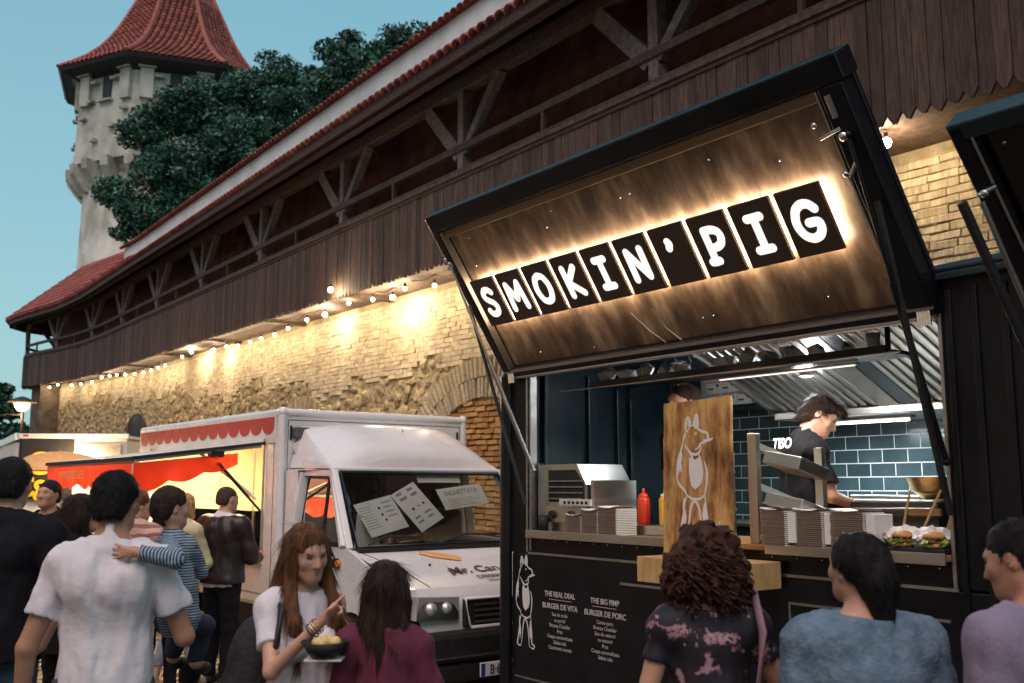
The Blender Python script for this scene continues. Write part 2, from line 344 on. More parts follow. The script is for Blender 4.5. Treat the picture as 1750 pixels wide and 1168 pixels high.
# ---------------- old city wall ----------------
SLW = -.0232
WO = (5.38, 3.65, 0); WR = math.atan2(-.827, .562)
PTS = [(4, 0), (-32, 0), (-34.5, -.12), (-36.5, -.40), (-38.5, -.75), (-40.2, -.95), (-41.3, -.7), (-42.2, .2), (-42.6, 1.8), (-42.6, 4.5)]; BX = -32
def path(x, off=0):
    """x along the wall (decreasing to the left), off metres behind the gallery face -> local x, y, angle"""
    s = x
    if x >= BX: return x, off, 0.0
    # arc length beyond -24 mapped on the polyline
    d = BX - x; i = 1
    while i < len(PTS)-2:
        L = math.hypot(PTS[i+1][0]-PTS[i][0], PTS[i+1][1]-PTS[i][1])
        if d <= L: break
        d -= L; i += 1
    a, b = PTS[i], PTS[i+1]; L = math.hypot(b[0]-a[0], b[1]-a[1]); t = d/L
    px, py = a[0]+(b[0]-a[0])*t, a[1]+(b[1]-a[1])*t
    def ang(k):
        k = max(0, min(k, len(PTS)-2)); return math.atan2(-(PTS[k+1][1]-PTS[k][1]), -(PTS[k+1][0]-PTS[k][0]))
    t = min(max(t, 0), 1)
    an = (ang(i-1)*(1-t)+ang(i)*t)*.5 + (ang(i)*(1-t)+ang(i+1)*t)*.5
    nx, ny = -math.sin(an), math.cos(an)
    return px+nx*off, py+ny*off, an
def WL(x, off, z):
    px, py, a = path(x, off); return Vector((px, py, z + SLW*x))
def strip(mb, x0, x1, o0, o1, z0, z1, n=None):
    """a bar of section (o0..o1, z0..z1) along the wall path"""
    st = 40 if x0 >= BX and x1 >= BX else 1.0
    xs = [x0]; 
    while xs[-1] > x1+1e-6:
        nx = xs[-1]-(st if xs[-1] <= BX or st > 1 else max(xs[-1]-BX, .5)); xs.append(max(nx, x1))
    sec = [(o0, z0), (o1, z0), (o1, z1), (o0, z1)]; v = []; f = []
    for x in xs:
        for o, z in sec: v.append(WL(x, o, z))
    for i in range(len(xs)-1):
        for k in range(4): f.append((i*4+k, i*4+(k+1) % 4, (i+1)*4+(k+1) % 4, (i+1)*4+k))
    m = (len(xs)-1)*4; f += [(0, 1, 2, 3), (m, m+1, m+2, m+3)]
    mb.add(v, f)
wall = thing('city_wall', 'long lime washed brick and rubble city wall lit by bulbs under the wooden gallery', 'wall', WO, WR)
q = MB(); strip(q, 4, -52, 1.0, 2.2, -.3, 8.0); q.build('wall_core', m_mortar, wall)
q = MB(); strip(q, 4, -33.5, .98, 2.2, 8.002, 8.68); q.build('parapet', m_plaster, wall, label='white plastered parapet above the gallery roof')
ARCH = [(-11.6, 1.25, 1.8, 1.45, 2.5, 2.03), (-18.1, 1.2, 1.3, 1.3, 1.8, 1.85)]
def in_arch(x, z, pad=0):
    for c, zc, a, b, A, B_ in ARCH:
        if z < zc and abs(x-c) < A+pad: return True
        if ((x-c)/(A+pad))**2+((z-zc)/(B_+pad))**2 < 1: return True
    return False
def border(x):  # height of the irregular line between rubble and brick
    return 3.0 + max(0, -x-10)*.030 + .16*math.sin(x*.9+1) + .13*math.sin(x*2.3) + .09*math.sin(x*5.1) - (.5 if x > -12 else 0) - (.35 if x > -8 else 0)
bricks = []; far = MB(); row = 0; z = .9
while z < 4.42:
    x = 2.0 - (row % 2)*.14
    while x > -43:
        w = random.uniform(.23, .29)
        if z > border(x)+random.uniform(-.06, .06) and not in_arch(x-w/2, z, .03): bricks.append((x-w/2, z, w, random.uniform(-.012, .028)))
        x -= w+random.uniform(.005, .013)
    z += .0735; row += 1
def vis(b):
    x, z = b[0], b[1]
    if -6.4 < x < -2.9 and z > 2.7: return 0+abs(x+4.5)*.1+abs(z-3.8)*.2
    if -14.5 < x < -9.8: return 1+abs(x+10)*.1
    return 5+abs(x+10)
bricks.sort(key=vis)
bm_ = [MB().box((0, 0, 0), (1, .09, .064), bev=.007, jit=0).mesh('brick', m_brick) for k in range(3)]
for me in bm_:
    for v in me.vertices: v.co += Vector((random.uniform(-.01, .01), random.uniform(-.008, .008), random.uniform(-.006, .006)))
for k, (x, z, w, pr) in enumerate(bricks):
    if k < 290:
        p = WL(x, 1.012-pr*.3, z); inst('brick', bm_[k % 3], wall, p, (random.uniform(-.02, .02), .0232+random.uniform(-.02, .02), random.uniform(-.05, .05)), (w, 1, random.uniform(.9, 1.08)))
    else:
        p = WL(x, 1.012-pr*.3, z); a = path(x)[2]; far.box(p, (w, .08, .068), rot=rotm(0, .0232, a), jit=.005)
far.build('brick', m_brick, wall, kind='stuff')
# rubble band
bs = []
for k in range(6):
    bm = bmesh.new(); bmesh.ops.create_icosphere(bm, subdivisions=1, radius=.5)
    for v in bm.verts: v.co *= random.uniform(.8, 1.15); v.co.y *= .8
    bs.append(([v.co.copy() for v in bm.verts], [[v.index for v in f.verts] for f in bm.faces])); bm.free()
rub = MB(); x = -6.5
while x > -43:
    z = .1 if x < -19 else .6
    zt = border(x)
    while z < zt:
        if not in_arch(x, z, .02):
            w = random.choice([random.uniform(.12, .22), random.uniform(.2, .42)]); h = random.uniform(.10, .24); v, f = random.choice(bs)
            a = path(x)[2]; r = rotm(random.uniform(-.2, .2), random.uniform(-.35, .35), a)
            p = WL(x+random.uniform(-.08, .08), 1.0+random.uniform(-.02, .05), z)
            rub.add([r @ Vector((q.x*w*1.15, q.y*.11, q.z*h*1.15))+p for q in v], f)
        z += random.uniform(.10, .17)
    x -= random.uniform(.12, .19)
rub.build('rubble_stone', m_stone, wall, kind='stuff')
for c, zc, a, b, A, B_ in ARCH:
    n = int(math.pi*(a+b)/2/.085); vb = MB().box((0, 0, 0), (.066, .12, 1), bev=.01).mesh('arch_brick', m_archbrick)
    for i in range(n):
        for ring in (0, 1):
            t = math.pi*(i+.5+(.0 if ring == 0 else .3))/n; r0, r1 = ((a, b), ((a+A)/2, (b+B_)/2))[ring]; r2 = ((a+A)/2, (b+B_)/2) if ring == 0 else (A, B_)
            p0 = Vector((c+math.cos(t)*r0, zc+math.sin(t)*r0*0+math.sin(t)*b if ring == 0 else zc+math.sin(t)*r1)); p0 = Vector((c+math.cos(t)*r0, zc+math.sin(t)*r1)); p1 = Vector((c+math.cos(t)*r2[0], zc+math.sin(t)*r2[1]))
            d = p1-p0; m = (p0+p1)/2
            inst('arch_brick', vb, wall, WL(m.x, .955+random.uniform(-.01, .02), m.y), (random.uniform(-.02, .02), math.atan2(d.x, d.y)+.0232, 0), (random.uniform(.9, 1.1), 1, d.length*.96))
    inf = MB(); z = .05; row = 0
    while z < zc+b:
        hw = a if z < zc else a*math.sqrt(max(0, 1-((z-zc)/b)**2))
        x = c-hw+random.uniform(0, .1)
        while x < c+hw-.1:
            inf.box(WL(x+.12, .975+random.uniform(-.02, .015), z), (.235, .1, .058), jit=.008); x += .255
        z += .078; row += 1
    inf.build('infill_brick', m_orangebrick, wall, kind='stuff')
# coping tiles on the parapet
def barrel(n=7, w=.21, L=.42, taper=.86):
    v = []; f = []
    for j, (y, k) in enumerate(((0, 1), (1, taper))):
        for i in range(n+1):
            t = math.pi*i/n; v.append(Vector((math.cos(t)*w/2*k, y*L, math.sin(t)*w*.42*k)))
        for i in range(n+1):
            t = math.pi*i/n; v.append(Vector((math.cos(t)*(w/2-.016)*k, y*L, math.sin(t)*(w*.42-.016)*k)))
    m = n+1
    for i in range(n):
        f.append((i, i+1, 2*m+i+1, 2*m+i)); f.append((m+i, 3*m+i, 3*m+i+1, m+i+1)); f.append((i, m+i, m+i+1, i+1))
    return v, f
bv, bf = barrel(); bt = MB().add(bv, bf, True).mesh('coping_tile', m_tile)
x = 1.8; fart = MB()
while x > -33.5:
    r = (R(24)+random.uniform(-.04, .04), 0, path(x)[2]); p = WL(x, .86, 8.66)
    if -38 < x and x > -29: inst('coping_tile', bt, wall, p, r) if x < -7.0 else fart.add([rotm(*r) @ v + p for v in bv], bf, True)
    else: fart.add([rotm(*r) @ v + p for v in bv], bf, True)
    x -= .195
fart.build('coping_tile', m_tile, wall, kind='stuff')

q = MB(); strip(q, -39.0, -46.4, .30, .95, -.3, 4.47); q.build('bastion_wall', pm('dark_bastion_stone', (.07, .05, .035), (.15, .11, .08), rough=.9, scale=3, bump=.8, bscale=8), wall, label='dark round bastion wall at the far end')
# ---------------- timber gallery ----------------
gal = thing('wooden_gallery', 'dark timber defence gallery with tiled pent roof running along the old city wall', 'gallery', WO, WR)
def plank_mesh(k):
    w = .119; tip = random.uniform(.02, .05)
    poly = [(-w/2, tip+.03), (-w/2+.02, tip), (-.012, 0), (.012, 0), (w/2-.02, tip), (w/2, tip+.03), (w/2, 1.13), (-w/2, 1.13)]
    return MB().prism(poly, -.013, .013).mesh('plank', m_wood)
pmz = [plank_mesh(k) for k in range(6)]
x = 2.0; farp = MB(); n = 0
while x > -46.5:
    p = WL(x, random.uniform(-.006, .006), 4.39+random.uniform(-.015, .01))
    if x > -22: inst('plank', pmz[n % 6], gal, p, (0, random.uniform(-.004, .004), random.uniform(-.02, .02)))
    else:
        me = pmz[n % 6]; a = path(x)[2]; r = rotm(0, 0, a+random.uniform(-.03, .03)); farp.add([r @ v.co + p for v in me.vertices], [tuple(q.vertices) for q in me.polygons])
    x -= .125; n += 1
farp.build('plank', m_wood, gal, kind='stuff')
def rail(name, o0, o1, z0, z1, m=m_beam, x0=2.5, x1=-46.5):
    q = MB(); strip(q, x0, x1, o0, o1, z0, z1); return q.build(name, m, gal)
rail('cap_board', -.06, .05, 5.50, 5.545); rail('cap_moulding', -.035, .03, 5.545, 5.60); rail('cap_moulding', -.035, .03, 5.455, 5.497)
rail('hand_rail', .0, .07, 5.86, 5.95)
rail('bottom_beam', .03, .20, 4.46, 4.60); rail('gallery_floor', .20, 1.03, 4.50, 4.56)
rail('wall_plate', .0, .17, 6.70, 6.88); rail('outer_purlin', -.50, -.38, 6.66, 6.82); rail('fascia_board', -.62, -.585, 6.66, 6.84)
rail('rear_boarding', .90, .975, 4.56, 7.3, pm('reddish_rear_boards', (.06, .025, .017), (.17, .075, .05), rough=.8, scale=3, bump=.4))
rail('inner_purlin', .80, .97, 7.4, 7.56)
# sloping boards of the pent roof underside
for k, (o0, o1) in enumerate([(-.585, -.2), (-.195, .2), (.205, .6), (.605, 1.0)]):
    q = MB(); z = 6.84+(o0+.6)*.62; z1 = 6.84+(o1+.6)*.62; xs = [2.5, -32]+[-32-i*.5 for i in range(1, 30)]
    v = []; f = []
    for X in xs:
        v += [WL(X, o0, z-.02), WL(X, o1, z1-.02), WL(X, o1, z1+.01), WL(X, o0, z+.01)]
    for i in range(len(xs)-1):
        for c in range(4): f.append((i*4+c, i*4+(c+1) % 4, (i+1)*4+(c+1) % 4, (i+1)*4+c))
    q.add(v, f); q.build('roof_board', m_beam, gal)
POSTS = [.4, -3.35, -7.09, -10.84, -14.58, -18.32, -22.06, -25.8, -29.5, -33.2, -36.9, -40.4, -43.2]
for x in POSTS:
    p = WL(x, .10, 0); a = path(x)[2]; r = rotm(0, 0, a)
    q = MB().box((0, 0, 5.62), (.14, .14, 2.14), bev=.008); o = q.build('post', m_greybeam, gal); o.location = p; o.rotation_euler = (0, 0, a)
    for s in (-1, 1):
        q = MB().beam((s*.06, -.01, 5.84), (s*.90, -.01, 6.70), .12, .20 if s < 0 else .12, bev=.006); o = q.build('brace', m_greybeam, gal); o.location = p; o.rotation_euler = (0, 0, a)
    xm = x-1.87; p = WL(xm, .03, 0); q = MB().box((0, 0, 5.73), (.05, .05, .26)); o = q.build('baluster', m_beam, gal); o.location = p; o.rotation_euler = (0, 0, path(xm)[2])
    q = MB().beam((0, -.0, 4.52), (0, 1.05, 4.52), .15, .16); o = q.build('floor_joist', m_beam, gal); o.location = WL(x, 0, 0)
x = 1.5
rf = MB().beam((0, -.6, 6.74), (0, 1.0, 7.74), .09, .12).mesh('rafter', m_beam)
while x > -46:
    inst('rafter', rf, gal, WL(x, 0, 0), (0, 0, path(x)[2])); x -= .935
bt2 = MB().add(bv, bf, True).mesh('eave_tile', m_tile); farr = MB(); x = 1.8
while x > -46.5:
    r = (R(32)+random.uniform(-.03, .03), 0, path(x)[2]); p = WL(x, -.66, 6.78)
    if -31 < x < -6.8: inst('eave_tile', bt2, gal, p, r)
    else: farr.add([rotm(*r) @ v + p for v in bv], bf, True)
    x -= .19
farr.build('eave_tile', m_tile, gal, kind='stuff')
# roof surface: low pent over the straight run, steeper round the far bastion
q = MB(); xs = [2.5, -27]+[-27-i*.5 for i in range(1, 41)]; v = []; f = []
def topz(x):
    t = min(1, max(0, (-x-28)/8)); t = t*t*(3-2*t); return 1.6+.8*t, 1.0+1.15*t
for X in xs:
    d, h = topz(X); v += [WL(X, -.62, 6.83), WL(X, -.62+d, 6.83+h)]
for i in range(len(xs)-1): f.append((2*i, 2*i+1, 2*i+3, 2*i+2))
q.add(v, f); q.build('roof_deck', m_tile, gal)
q = MB(); x = -26
while x > -47:
    d, h = topz(x); nrow = max(3, int(math.hypot(d, h)/.3)); a = path(x)[2]
    for j in range(nrow):
        t = j/nrow; p = WL(x, -.64+d*t, 6.86+h*t); r = rotm(math.atan2(h, d)*.93, 0, a)
        q.add([r @ Vector((c.x, c.y*.9, c.z))+p for c in bv], bf, True)
    x -= .21
q.build('roof_tile', m_tile, gal, kind='stuff')
q = MB(); q.tube([WL(-33-i*.6, -.62+topz(-33-i*.6)[0]+.02, 6.90+topz(-33-i*.6)[1]) for i in range(22)], .09, 8); q.build('ridge_tiles', m_tile, gal)

# ---------------- tower ----------------
TX, TY = -18.5, 52.0; TA = math.atan2(-TX, TY)
tow = thing('stone_tower', 'tall pale plastered defence tower with flared red tiled octagonal roof', 'tower', (TX, TY, 5.03), TA)
tow.scale = (1.15, 1.15, .838)
def octr(r0, z0, r1, z1, m, name, n=8, off=math.pi/8, mb=None):
    q = mb or MB(); v = []
    for r, z in ((r0, z0), (r1, z1)):
        for i in range(n): t = off+2*math.pi*i/n; v.append((math.cos(t)*r, math.sin(t)*r, z))
    q.add(v, [(i, (i+1) % n, n+(i+1) % n, n+i) for i in range(n)]+[tuple(range(n-1, -1, -1)), tuple(range(n, 2*n))], n > 10)
    return q if mb is not None else q.build(name, m, tow)
octr(4.0, -6.6, 3.72, 14.6, m_tower, 'shaft', 32)
octr(4.38, 15.8, 4.25, 21.2, m_tower, 'upper_storey', 8)
octr(4.42, 15.3, 4.42, 15.8, m_tower, 'corbel_band', 8)
octr(3.72, 14.3, 4.30, 15.32, m_towerstone, 'corbel_cove', 8)
for i in range(24):
    t = 2*math.pi*(i+.5)/24; r = rotm(0, 0, t)
    q = MB(); q.prism([(3.55, 13.7), (3.85, 13.75), (4.15, 14.2), (4.45, 14.75), (4.50, 15.35), (3.55, 15.35)], -.2, .2); q.v = [r @ p for p in q.v]; q.build('corbel', m_tower, tow)
ap = 4.25*math.cos(math.pi/8)
for k in range(8):
    fa = math.pi/4*k; r = rotm(0, 0, fa)
    def put(name, c, d, m, jit=0):
        q = MB().box(c, d, jit=jit); q.v = [r @ p for p in q.v]; q.build(name, m, tow)
    put('window_slot', (ap+.03, .05, 20.0), (.12, .5, 1.9), m_blackmatt); put('window_sill', (ap+.1, .05, 18.98), (.35, .8, .12), m_towerstone)
    put('pier', (ap+.10, -1.15, 20.0), (.3, .55, 2.3), m_tower); put('pier', (ap+.10, 1.25, 20.0), (.3, .55, 2.3), m_tower)
    put('pier_cap', (ap+.17, -1.15, 20.75), (.46, .75, .16), m_towerstone); put('pier_cap', (ap+.17, 1.25, 20.75), (.46, .75, .16), m_towerstone)
    for (yy, zz) in [(-.6, 20.3), (.62, 20.3), (-.75, 19.1), (-1.3, 18.1), (.5, 17.2), (1.2, 18.3), (-.4, 16.6), (1.1, 16.5)]:
        put('putlog_stone', (ap+.13, yy+random.uniform(-.1, .1), zz+random.uniform(-.15, .15)), (.34, .32, .16), m_towerstone, .03)
q = MB(); rr = rotm(0, 0, -math.pi/2-.02)
v = [];  # patch of bare stone where plaster fell off
for i in range(14):
    t = 2*math.pi*i/14; v.append(rr @ Vector((ap+.035, -1.0+math.cos(t)*.85*random.uniform(.8, 1.1), 17.0+math.sin(t)*.85*random.uniform(.8, 1.1))))
q.add(v, [tuple(range(14))]); q.build('bare_patch', m_towerstone, tow)
PR = [(5.25, 21.15), (4.6, 21.75), (4.0, 22.4), (3.5, 23.1), (3.08, 23.9), (2.72, 24.7), (2.4, 25.6), (2.0, 26.8), (1.25, 29), (.1, 32)]
q = MB()
for (r0, z0), (r1, z1) in zip(PR, PR[1:]): octr(r0, z0, r1, z1, None, '', mb=q)
q.build('roof', m_tile, tow)
q = MB(); octr(5.2, 20.95, 5.28, 21.13, None, '', mb=q); q.build('eave_board', m_blackmatt, tow)
q = MB(); octr(4.3, 20.6, 5.15, 20.96, None, '', mb=q); q.build('soffit', m_blackmatt, tow)
def prof(s):  # point on the roof profile by arc length
    for (r0, z0), (r1, z1) in zip(PR, PR[1:]):
        L = math.hypot(r1-r0, z1-z0)
        if s <= L: t = s/L; return r0+(r1-r0)*t, z0+(z1-z0)*t, math.atan2(z1-z0, r0-r1)
        s -= L
    return None
q = MB()
for k in range(8):
    fa = math.pi/4*k; c8 = math.cos(math.pi/8); s8 = math.sin(math.pi/8)
    if not (math.cos(fa+math.pi/2) > -.3): continue
    rz = rotm(0, 0, fa)
    for j in range(26):
        g_ = prof(j*.27)
        if not g_: break
        r_, z_, an = g_; hw = r_*s8; nc = int(2*hw/.27)
        for c in range(nc+1):
            y = -hw+.1+c*.27
            if y > hw-.05: continue
            rot = rz @ rotm(0, -an, 0)
            p = rz @ Vector((r_*c8+.02, y, z_+.02))
            # tile axis runs up the slope
            rt = rz @ rotm(0, 0, math.pi/2) @ rotm(an*.96, 0, 0)
            q.add([rt @ Vector((b.x*1.25, b.y*.78, b.z*1.3)) + p for b in bv], bf, True)
q.build('roof_tile', m_tile, tow, kind='stuff')
q = MB()
for k in range(8):
    t = math.pi/8+math.pi/4*k; q.tube([Vector((math.cos(t)*r*1.01, math.sin(t)*r*1.01, z+.06)) for r, z in PR], .13, 6)
q.build('hip_tiles', m_tile, tow)

# ---------------- trees ----------------
def tree(name, label, base, blobs, nclump, nleaf, size, limbs, group=None, seed=1):
    rg = np.random.default_rng(seed)
    t = thing(name, label, 'tree', base, 0, group)
    B0 = np.array([b[:3] for b in blobs]); RR_ = np.array([b[3] for b in blobs]); SZ = np.array([b[4] if len(b) > 4 else .8 for b in blobs])
    pr = RR_**2/np.sum(RR_**2); C = []; 
    for _ in range(nclump):
        i = rg.choice(len(blobs), p=pr); d = rg.normal(size=3); d /= np.linalg.norm(d); rr = RR_[i]*rg.uniform(.35, .92)
        C.append(B0[i]+d*rr*np.array([1, 1, SZ[i]]))
    C = np.array(C); cr = rg.uniform(.25, .72, len(C))
    idx = rg.integers(0, len(C), nleaf); d = rg.normal(size=(nleaf, 3)); d /= np.linalg.norm(d, axis=1)[:, None]
    P = C[idx]+d*(cr[idx]*rg.uniform(.3, 1.1, nleaf)**.6)[:, None]*np.array([1.15, 1.15, .75])
    a = rg.normal(size=(nleaf, 3)); a /= np.linalg.norm(a, axis=1)[:, None]; u = rg.normal(size=(nleaf, 3)); b = np.cross(a, u); b /= np.linalg.norm(b, axis=1)[:, None]
    s = (size*rg.uniform(.6, 1.3, nleaf))[:, None]
    V = np.stack([P-a*s, P+b*s*.55, P+a*s, P-b*s*.55], 1).reshape(-1, 3); V = V-np.array(base)
    F = np.arange(nleaf*4).reshape(-1, 4)
    link(bpy.data.objects.new('crown', npmesh('crown', V, F, m_leaf)), t)['kind'] = 'stuff'
    q = MB(); q.tube([(0, 0, 0), (0, 0, limbs*.5), (.15, 0, limbs)], [.38, .3, .18], 8); q.build('trunk', m_bark, t)
    q = MB()
    for i in range(0, len(C), max(1, len(C)//40)):
        e = C[i]-np.array(base); m = np.array([0.1, 0, limbs*rg.uniform(.5, 1)]); q.tube([m, (m+e)/2+rg.normal(size=3)*.2, e], [.10, .06, .02], 5)
    q.build('limbs', m_bark, t); return t
K = 1.27
blobs = [(x*K, y*K, (z-1.75)*K+1.75, r*K*.9) for x, y, z, r in [(-12.9, 34.0, 14.3, 1.21), (-11.3, 34.0, 15.0, 1.41), (-9.8, 35.0, 16.0, 1.33), (-8.3, 35.0, 15.4, 1.47), (-9.9, 34.0, 13.6, 1.76), (-11.5, 33.0, 12.5, 1.66), (-13.1, 33.0, 11.4, 0.94), (-13.0, 33.0, 10.6, 0.78), (-6.8, 35.0, 15.5, 1.17), (-10.6, 34.0, 15.7, 0.68), (-12.1, 34.0, 15.3, 0.68), (-9.4, 35.0, 16.3, 0.95), (-8.2, 35.0, 16.5, 0.95), (-7.2, 35.0, 16.6, 0.6), (-12.1, 33.0, 10.7, 0.98), (-10.9, 33.0, 11.3, 1.17), (-13.7, 33.0, 11.9, 0.49), (-8.9, 35.0, 17.2, 0.35), (-10.4, 34.5, 14.8, 1.2), (-8.6, 35, 14.4, 1.2), (-9.6, 34.5, 12.6, 1.0)]]
tree('broadleaf_tree', 'large dark green leafy tree in front of the tower', (-13.2, 43.5, 2), blobs, 560, 115000, .105, 10)
tree('broadleaf_tree', 'smaller bushy treetop rising behind the parapet right of the big tree', (-4.9, 38, 2), [(-6.2, 38.0, 18.7, 1.0), (-5.2, 38.0, 19.0, 0.8), (-4.4, 38.0, 19.4, 0.6), (-5.5, 38.0, 17.8, 1.3), (-6.5, 38.0, 19.7, 0.35), (-5.9, 38.0, 19.9, 0.25), (-3.7, 38.0, 19.8, 0.3), (-7.3, 38.0, 19.0, 0.45), (-7.4, 38.0, 17.6, 1.0)], 110, 16000, .11, 13, seed=5)
tree('dark_bush_tree', 'dark low tree at the left edge behind the street lamp', (-24.5, 46, 0), [(-23.4, 46.0, 5.3, 0.9), (-24.5, 46.0, 5.3, 1.5), (-23.0, 46.0, 4.0, 0.79), (-23.6, 46.0, 6.2, 0.3), (-26.5, 46, 5.5, 1.6), (-25, 46, 3, 2), (-28.5, 46, 5.0, 2), (-23.5, 46, 2.5, 1.6)], 90, 14000, .16, 2.5, seed=9)
# ---------------- black burger truck ----------------
# local frame: x along the serving side to the right, y into the truck, z up
TO = (-.06, 7.42, 0); TR = math.atan2(-.8039, .5947)
def TL(x, y, z):  # truck local -> world
    c, s = math.cos(TR), math.sin(TR); return Vector((TO[0]+x*c-y*s, TO[1]+x*s+y*c, z))
tk = thing('food_truck', 'black burger food truck with raised serving hatch and lit wooden sign', 'food truck', TO, TR)
def P(name, fn, m, parent=tk, **k):
    q = MB(); fn(q); return q.build(name, m, parent, **k)
XR = 3.93
body = P('lower_body_panel', lambda q: q.bb((.10, 0, .36), (XR, .05, 1.28), .012), m_black)
P('sill_panel', lambda q: q.bb((.30, .004, 1.285), (3.47, .05, 1.405), .004), m_black)
P('corner_post', lambda q: q.prism([(0, .0), (.29, .0), (.29, .08), (.05, .08), (.05, .2), (0, .2)], 1.28, 2.70, 'xy'), m_black)
P('corner_tube', lambda q: q.tube([(.045, -.012, .36), (.045, -.012, 2.55), (.06, .0, 2.66), (.12, .05, 2.72)], .045, 10), m_black)
P('side_panel', lambda q: q.bb((3.50, 0, 1.285), (XR, .06, 2.72), .008), m_black)
for x in (3.535, 3.66, 3.80, 3.915): P('raised_rib', lambda q: q.bb((x-.016, -.014, .40), (x+.016, -.001, 2.66), .005), m_black)
P('header_panel', lambda q: q.bb((.29, .0, 2.555), (3.50, .06, 2.72), .006), m_black)
P('roof', lambda q: q.bb((-.02, -.03, 2.722), (XR+.02, 2.16, 2.79), .03), m_navy)
P('roof_gutter', lambda q: q.bb((-.02, -.055, 2.70), (XR+.02, -.032, 2.735), .006), m_navy)
P('rear_wall', lambda q: q.bb((0, 2.08, .36), (XR, 2.13, 2.72)), m_black)
iw = P('inner_end_wall', lambda q: q.bb((.05, .2, .5), (.09, 2.08, 2.72)), m_navy)
for y, w in ((.28, .05), (.72, .07), (1.02, .09), (1.16, .04), (1.62, .05)): P('wall_rib', lambda q: q.bb((.09, y, .56), (.135, y+w, 2.6), .008), m_navy, iw)
P('inner_right_wall', lambda q: q.bb((3.55, .07, .5), (3.59, 2.08, 2.72)), m_navy)
P('outer_end_wall', lambda q: q.bb((XR-.04, .07, .36), (XR-.002, 2.08, 2.72)), m_black)
P('left_end_wall', lambda q: q.bb((.0, .21, .36), (.045, 2.08, 2.72)), m_black)
P('truck_floor', lambda q: q.bb((.05, .05, .50), (XR-.05, 2.08, .545)), m_alu)
P('ceiling', lambda q: q.bb((.09, .06, 2.685), (3.55, 2.08, 2.715)), m_navy)
P('chassis_skirt', lambda q: q.bb((.12, .03, .22), (XR, .1, .355)), m_blackmatt)
P('trim_line', lambda q: q.bb((.30, -.008, 1.275), (3.50, .0, 1.290)), m_alu)
P('trim_line', lambda q: q.bb((.14, -.006, .42), (3.90, .0, .432)), m_alu)
P('window_frame', lambda q: (q.bb((.288, -.016, 1.29), (.306, .05, 2.55), .003), q.bb((.322, -.010, 1.30), (.336, .05, 2.54), .003), q.bb((3.478, -.012, 1.29), (3.496, .05, 2.55), .003), q.bb((.288, -.012, 2.535), (3.496, .05, 2.553), .003)), m_alu)
for i in range(9): P('rivet', lambda q: q.ball((.46+i*.135, .0, 1.375+random.uniform(-.003, .003)), .0065, 6), m_chrome)
for i in range(7): P('rivet', lambda q: q.ball((2.45+i*.16, .0, 1.375), .0065, 6), m_chrome)
ct = P('serving_counter', lambda q: q.bb((.34, -.05, 1.408), (3.475, .62, 1.438), .004), m_counter)
P('steel_edge', lambda q: q.bb((.34, -.062, 1.392), (1.70, -.052, 1.446), .003), m_steel, ct)
P('steel_edge', lambda q: q.bb((2.45, -.062, 1.392), (3.475, -.052, 1.446), .003), m_steel, ct)
for y0 in (.3,): P('counter_front', lambda q: q.bb((.4, .60, .55), (3.4, .62, 1.40)), m_navy)
P('door_outline', lambda q: q.bb((1.25, -.007, 1.135), (1.62, -.001, 1.150)), m_alu); P('door_outline', lambda q: (q.bb((2.55, -.007, 1.135), (3.45, -.001, 1.148)), q.bb((2.55, -.007, .7), (2.562, -.001, 1.136))), m_alu)
# wheel arch and wheel behind the crowd
P('wheel', lambda q: (q.cyl((.95, .02, .33), (.95, .24, .33), .33, n=24)), m_rubber)
# --- tiled back wall ---
bw = P('tiled_wall', lambda q: q.bb((.09, 2.0345, 1.0), (3.55, 2.078, 2.70)), m_grout)
tm = MB().box((0, 0, 0), (.1945, .012, .0925), bev=.003).mesh('wall_tile', m_tileblue)
z = 1.47; row = 0
while z < 2.66:
    x = .21+(row % 2)*.1
    while x < 3.5:
        if x > .25 and z < 2.66: inst('wall_tile', tm, bw, (x, 2.038, z), (random.uniform(-.006, .006), 0, random.uniform(-.006, .006)))
        x += .2005
    z += .0985; row += 1
# --- extractor hood ---
hd = thing('extractor_hood', 'stainless steel extractor hood with slanted baffle filters above the tiles', 'extractor hood', TL(0, 0, 0), TR)
def H(name, fn, m, **k): return P(name, fn, m, hd, **k)
x0, x1 = 1.48, 3.42; ya, za, yb, zb = 1.30, 2.225, .45, 2.62
H('front_lip', lambda q: q.bb((x0, 1.27, 2.205), (x1, 1.33, 2.255), .006), m_steel)
H('drip_tray', lambda q: q.bb((x0, 1.33, 2.205), (x1, 1.50, 2.222), .004), m_steel)
H('back_sheet', lambda q: q.bb((x0, 1.50, 2.205), (x1, 2.03, 2.66), .004), m_steel)
H('top_sheet', lambda q: q.bb((x0, .45, 2.63), (x1, 2.03, 2.655), .004), m_steel)
H('end_cheek', lambda q: q.prism([(ya+.02, za), (yb, zb), (yb, zb+.03), (ya+.02, zb+.03)], x0-.02, x0, 'yz'), m_steel)
H('end_cheek', lambda q: q.prism([(ya+.02, za-.02), (yb, zb-.06), (yb, zb+.03), (ya+.02, zb+.03)], x1, x1+.02, 'yz'), m_steel)
H('filter_backing', lambda q: q.beam(((x0+x1)/2, ya, za+.045), ((x0+x1)/2, yb, zb+.012), x1-x0, .008), m_alu)
for lo, hi in ((x0+.10, x0+.80), (x0+1.12, x1-.05)):
    x = lo
    while x < hi:
        H('baffle', lambda q: q.beam((x, ya-.03, za+.045), (x, yb+.03, zb+.0), .040, .026, bev=.006), m_steel); x += .070
H('smooth_panel', lambda q: q.beam((x0+.90, ya-.03, za+.04), (x0+.90, yb+.03, zb), .14, .016), m_steel)
H('dark_panel', lambda q: q.beam((x0+1.04, ya-.03, za+.04), (x0+1.04, yb+.03, zb), .11, .016), m_navy)
tl = thing('tube_lamp', 'bright white work lamp under the extractor hood lighting the tiles', 'lamp', TL(2.05, 1.42, 2.18), TR)
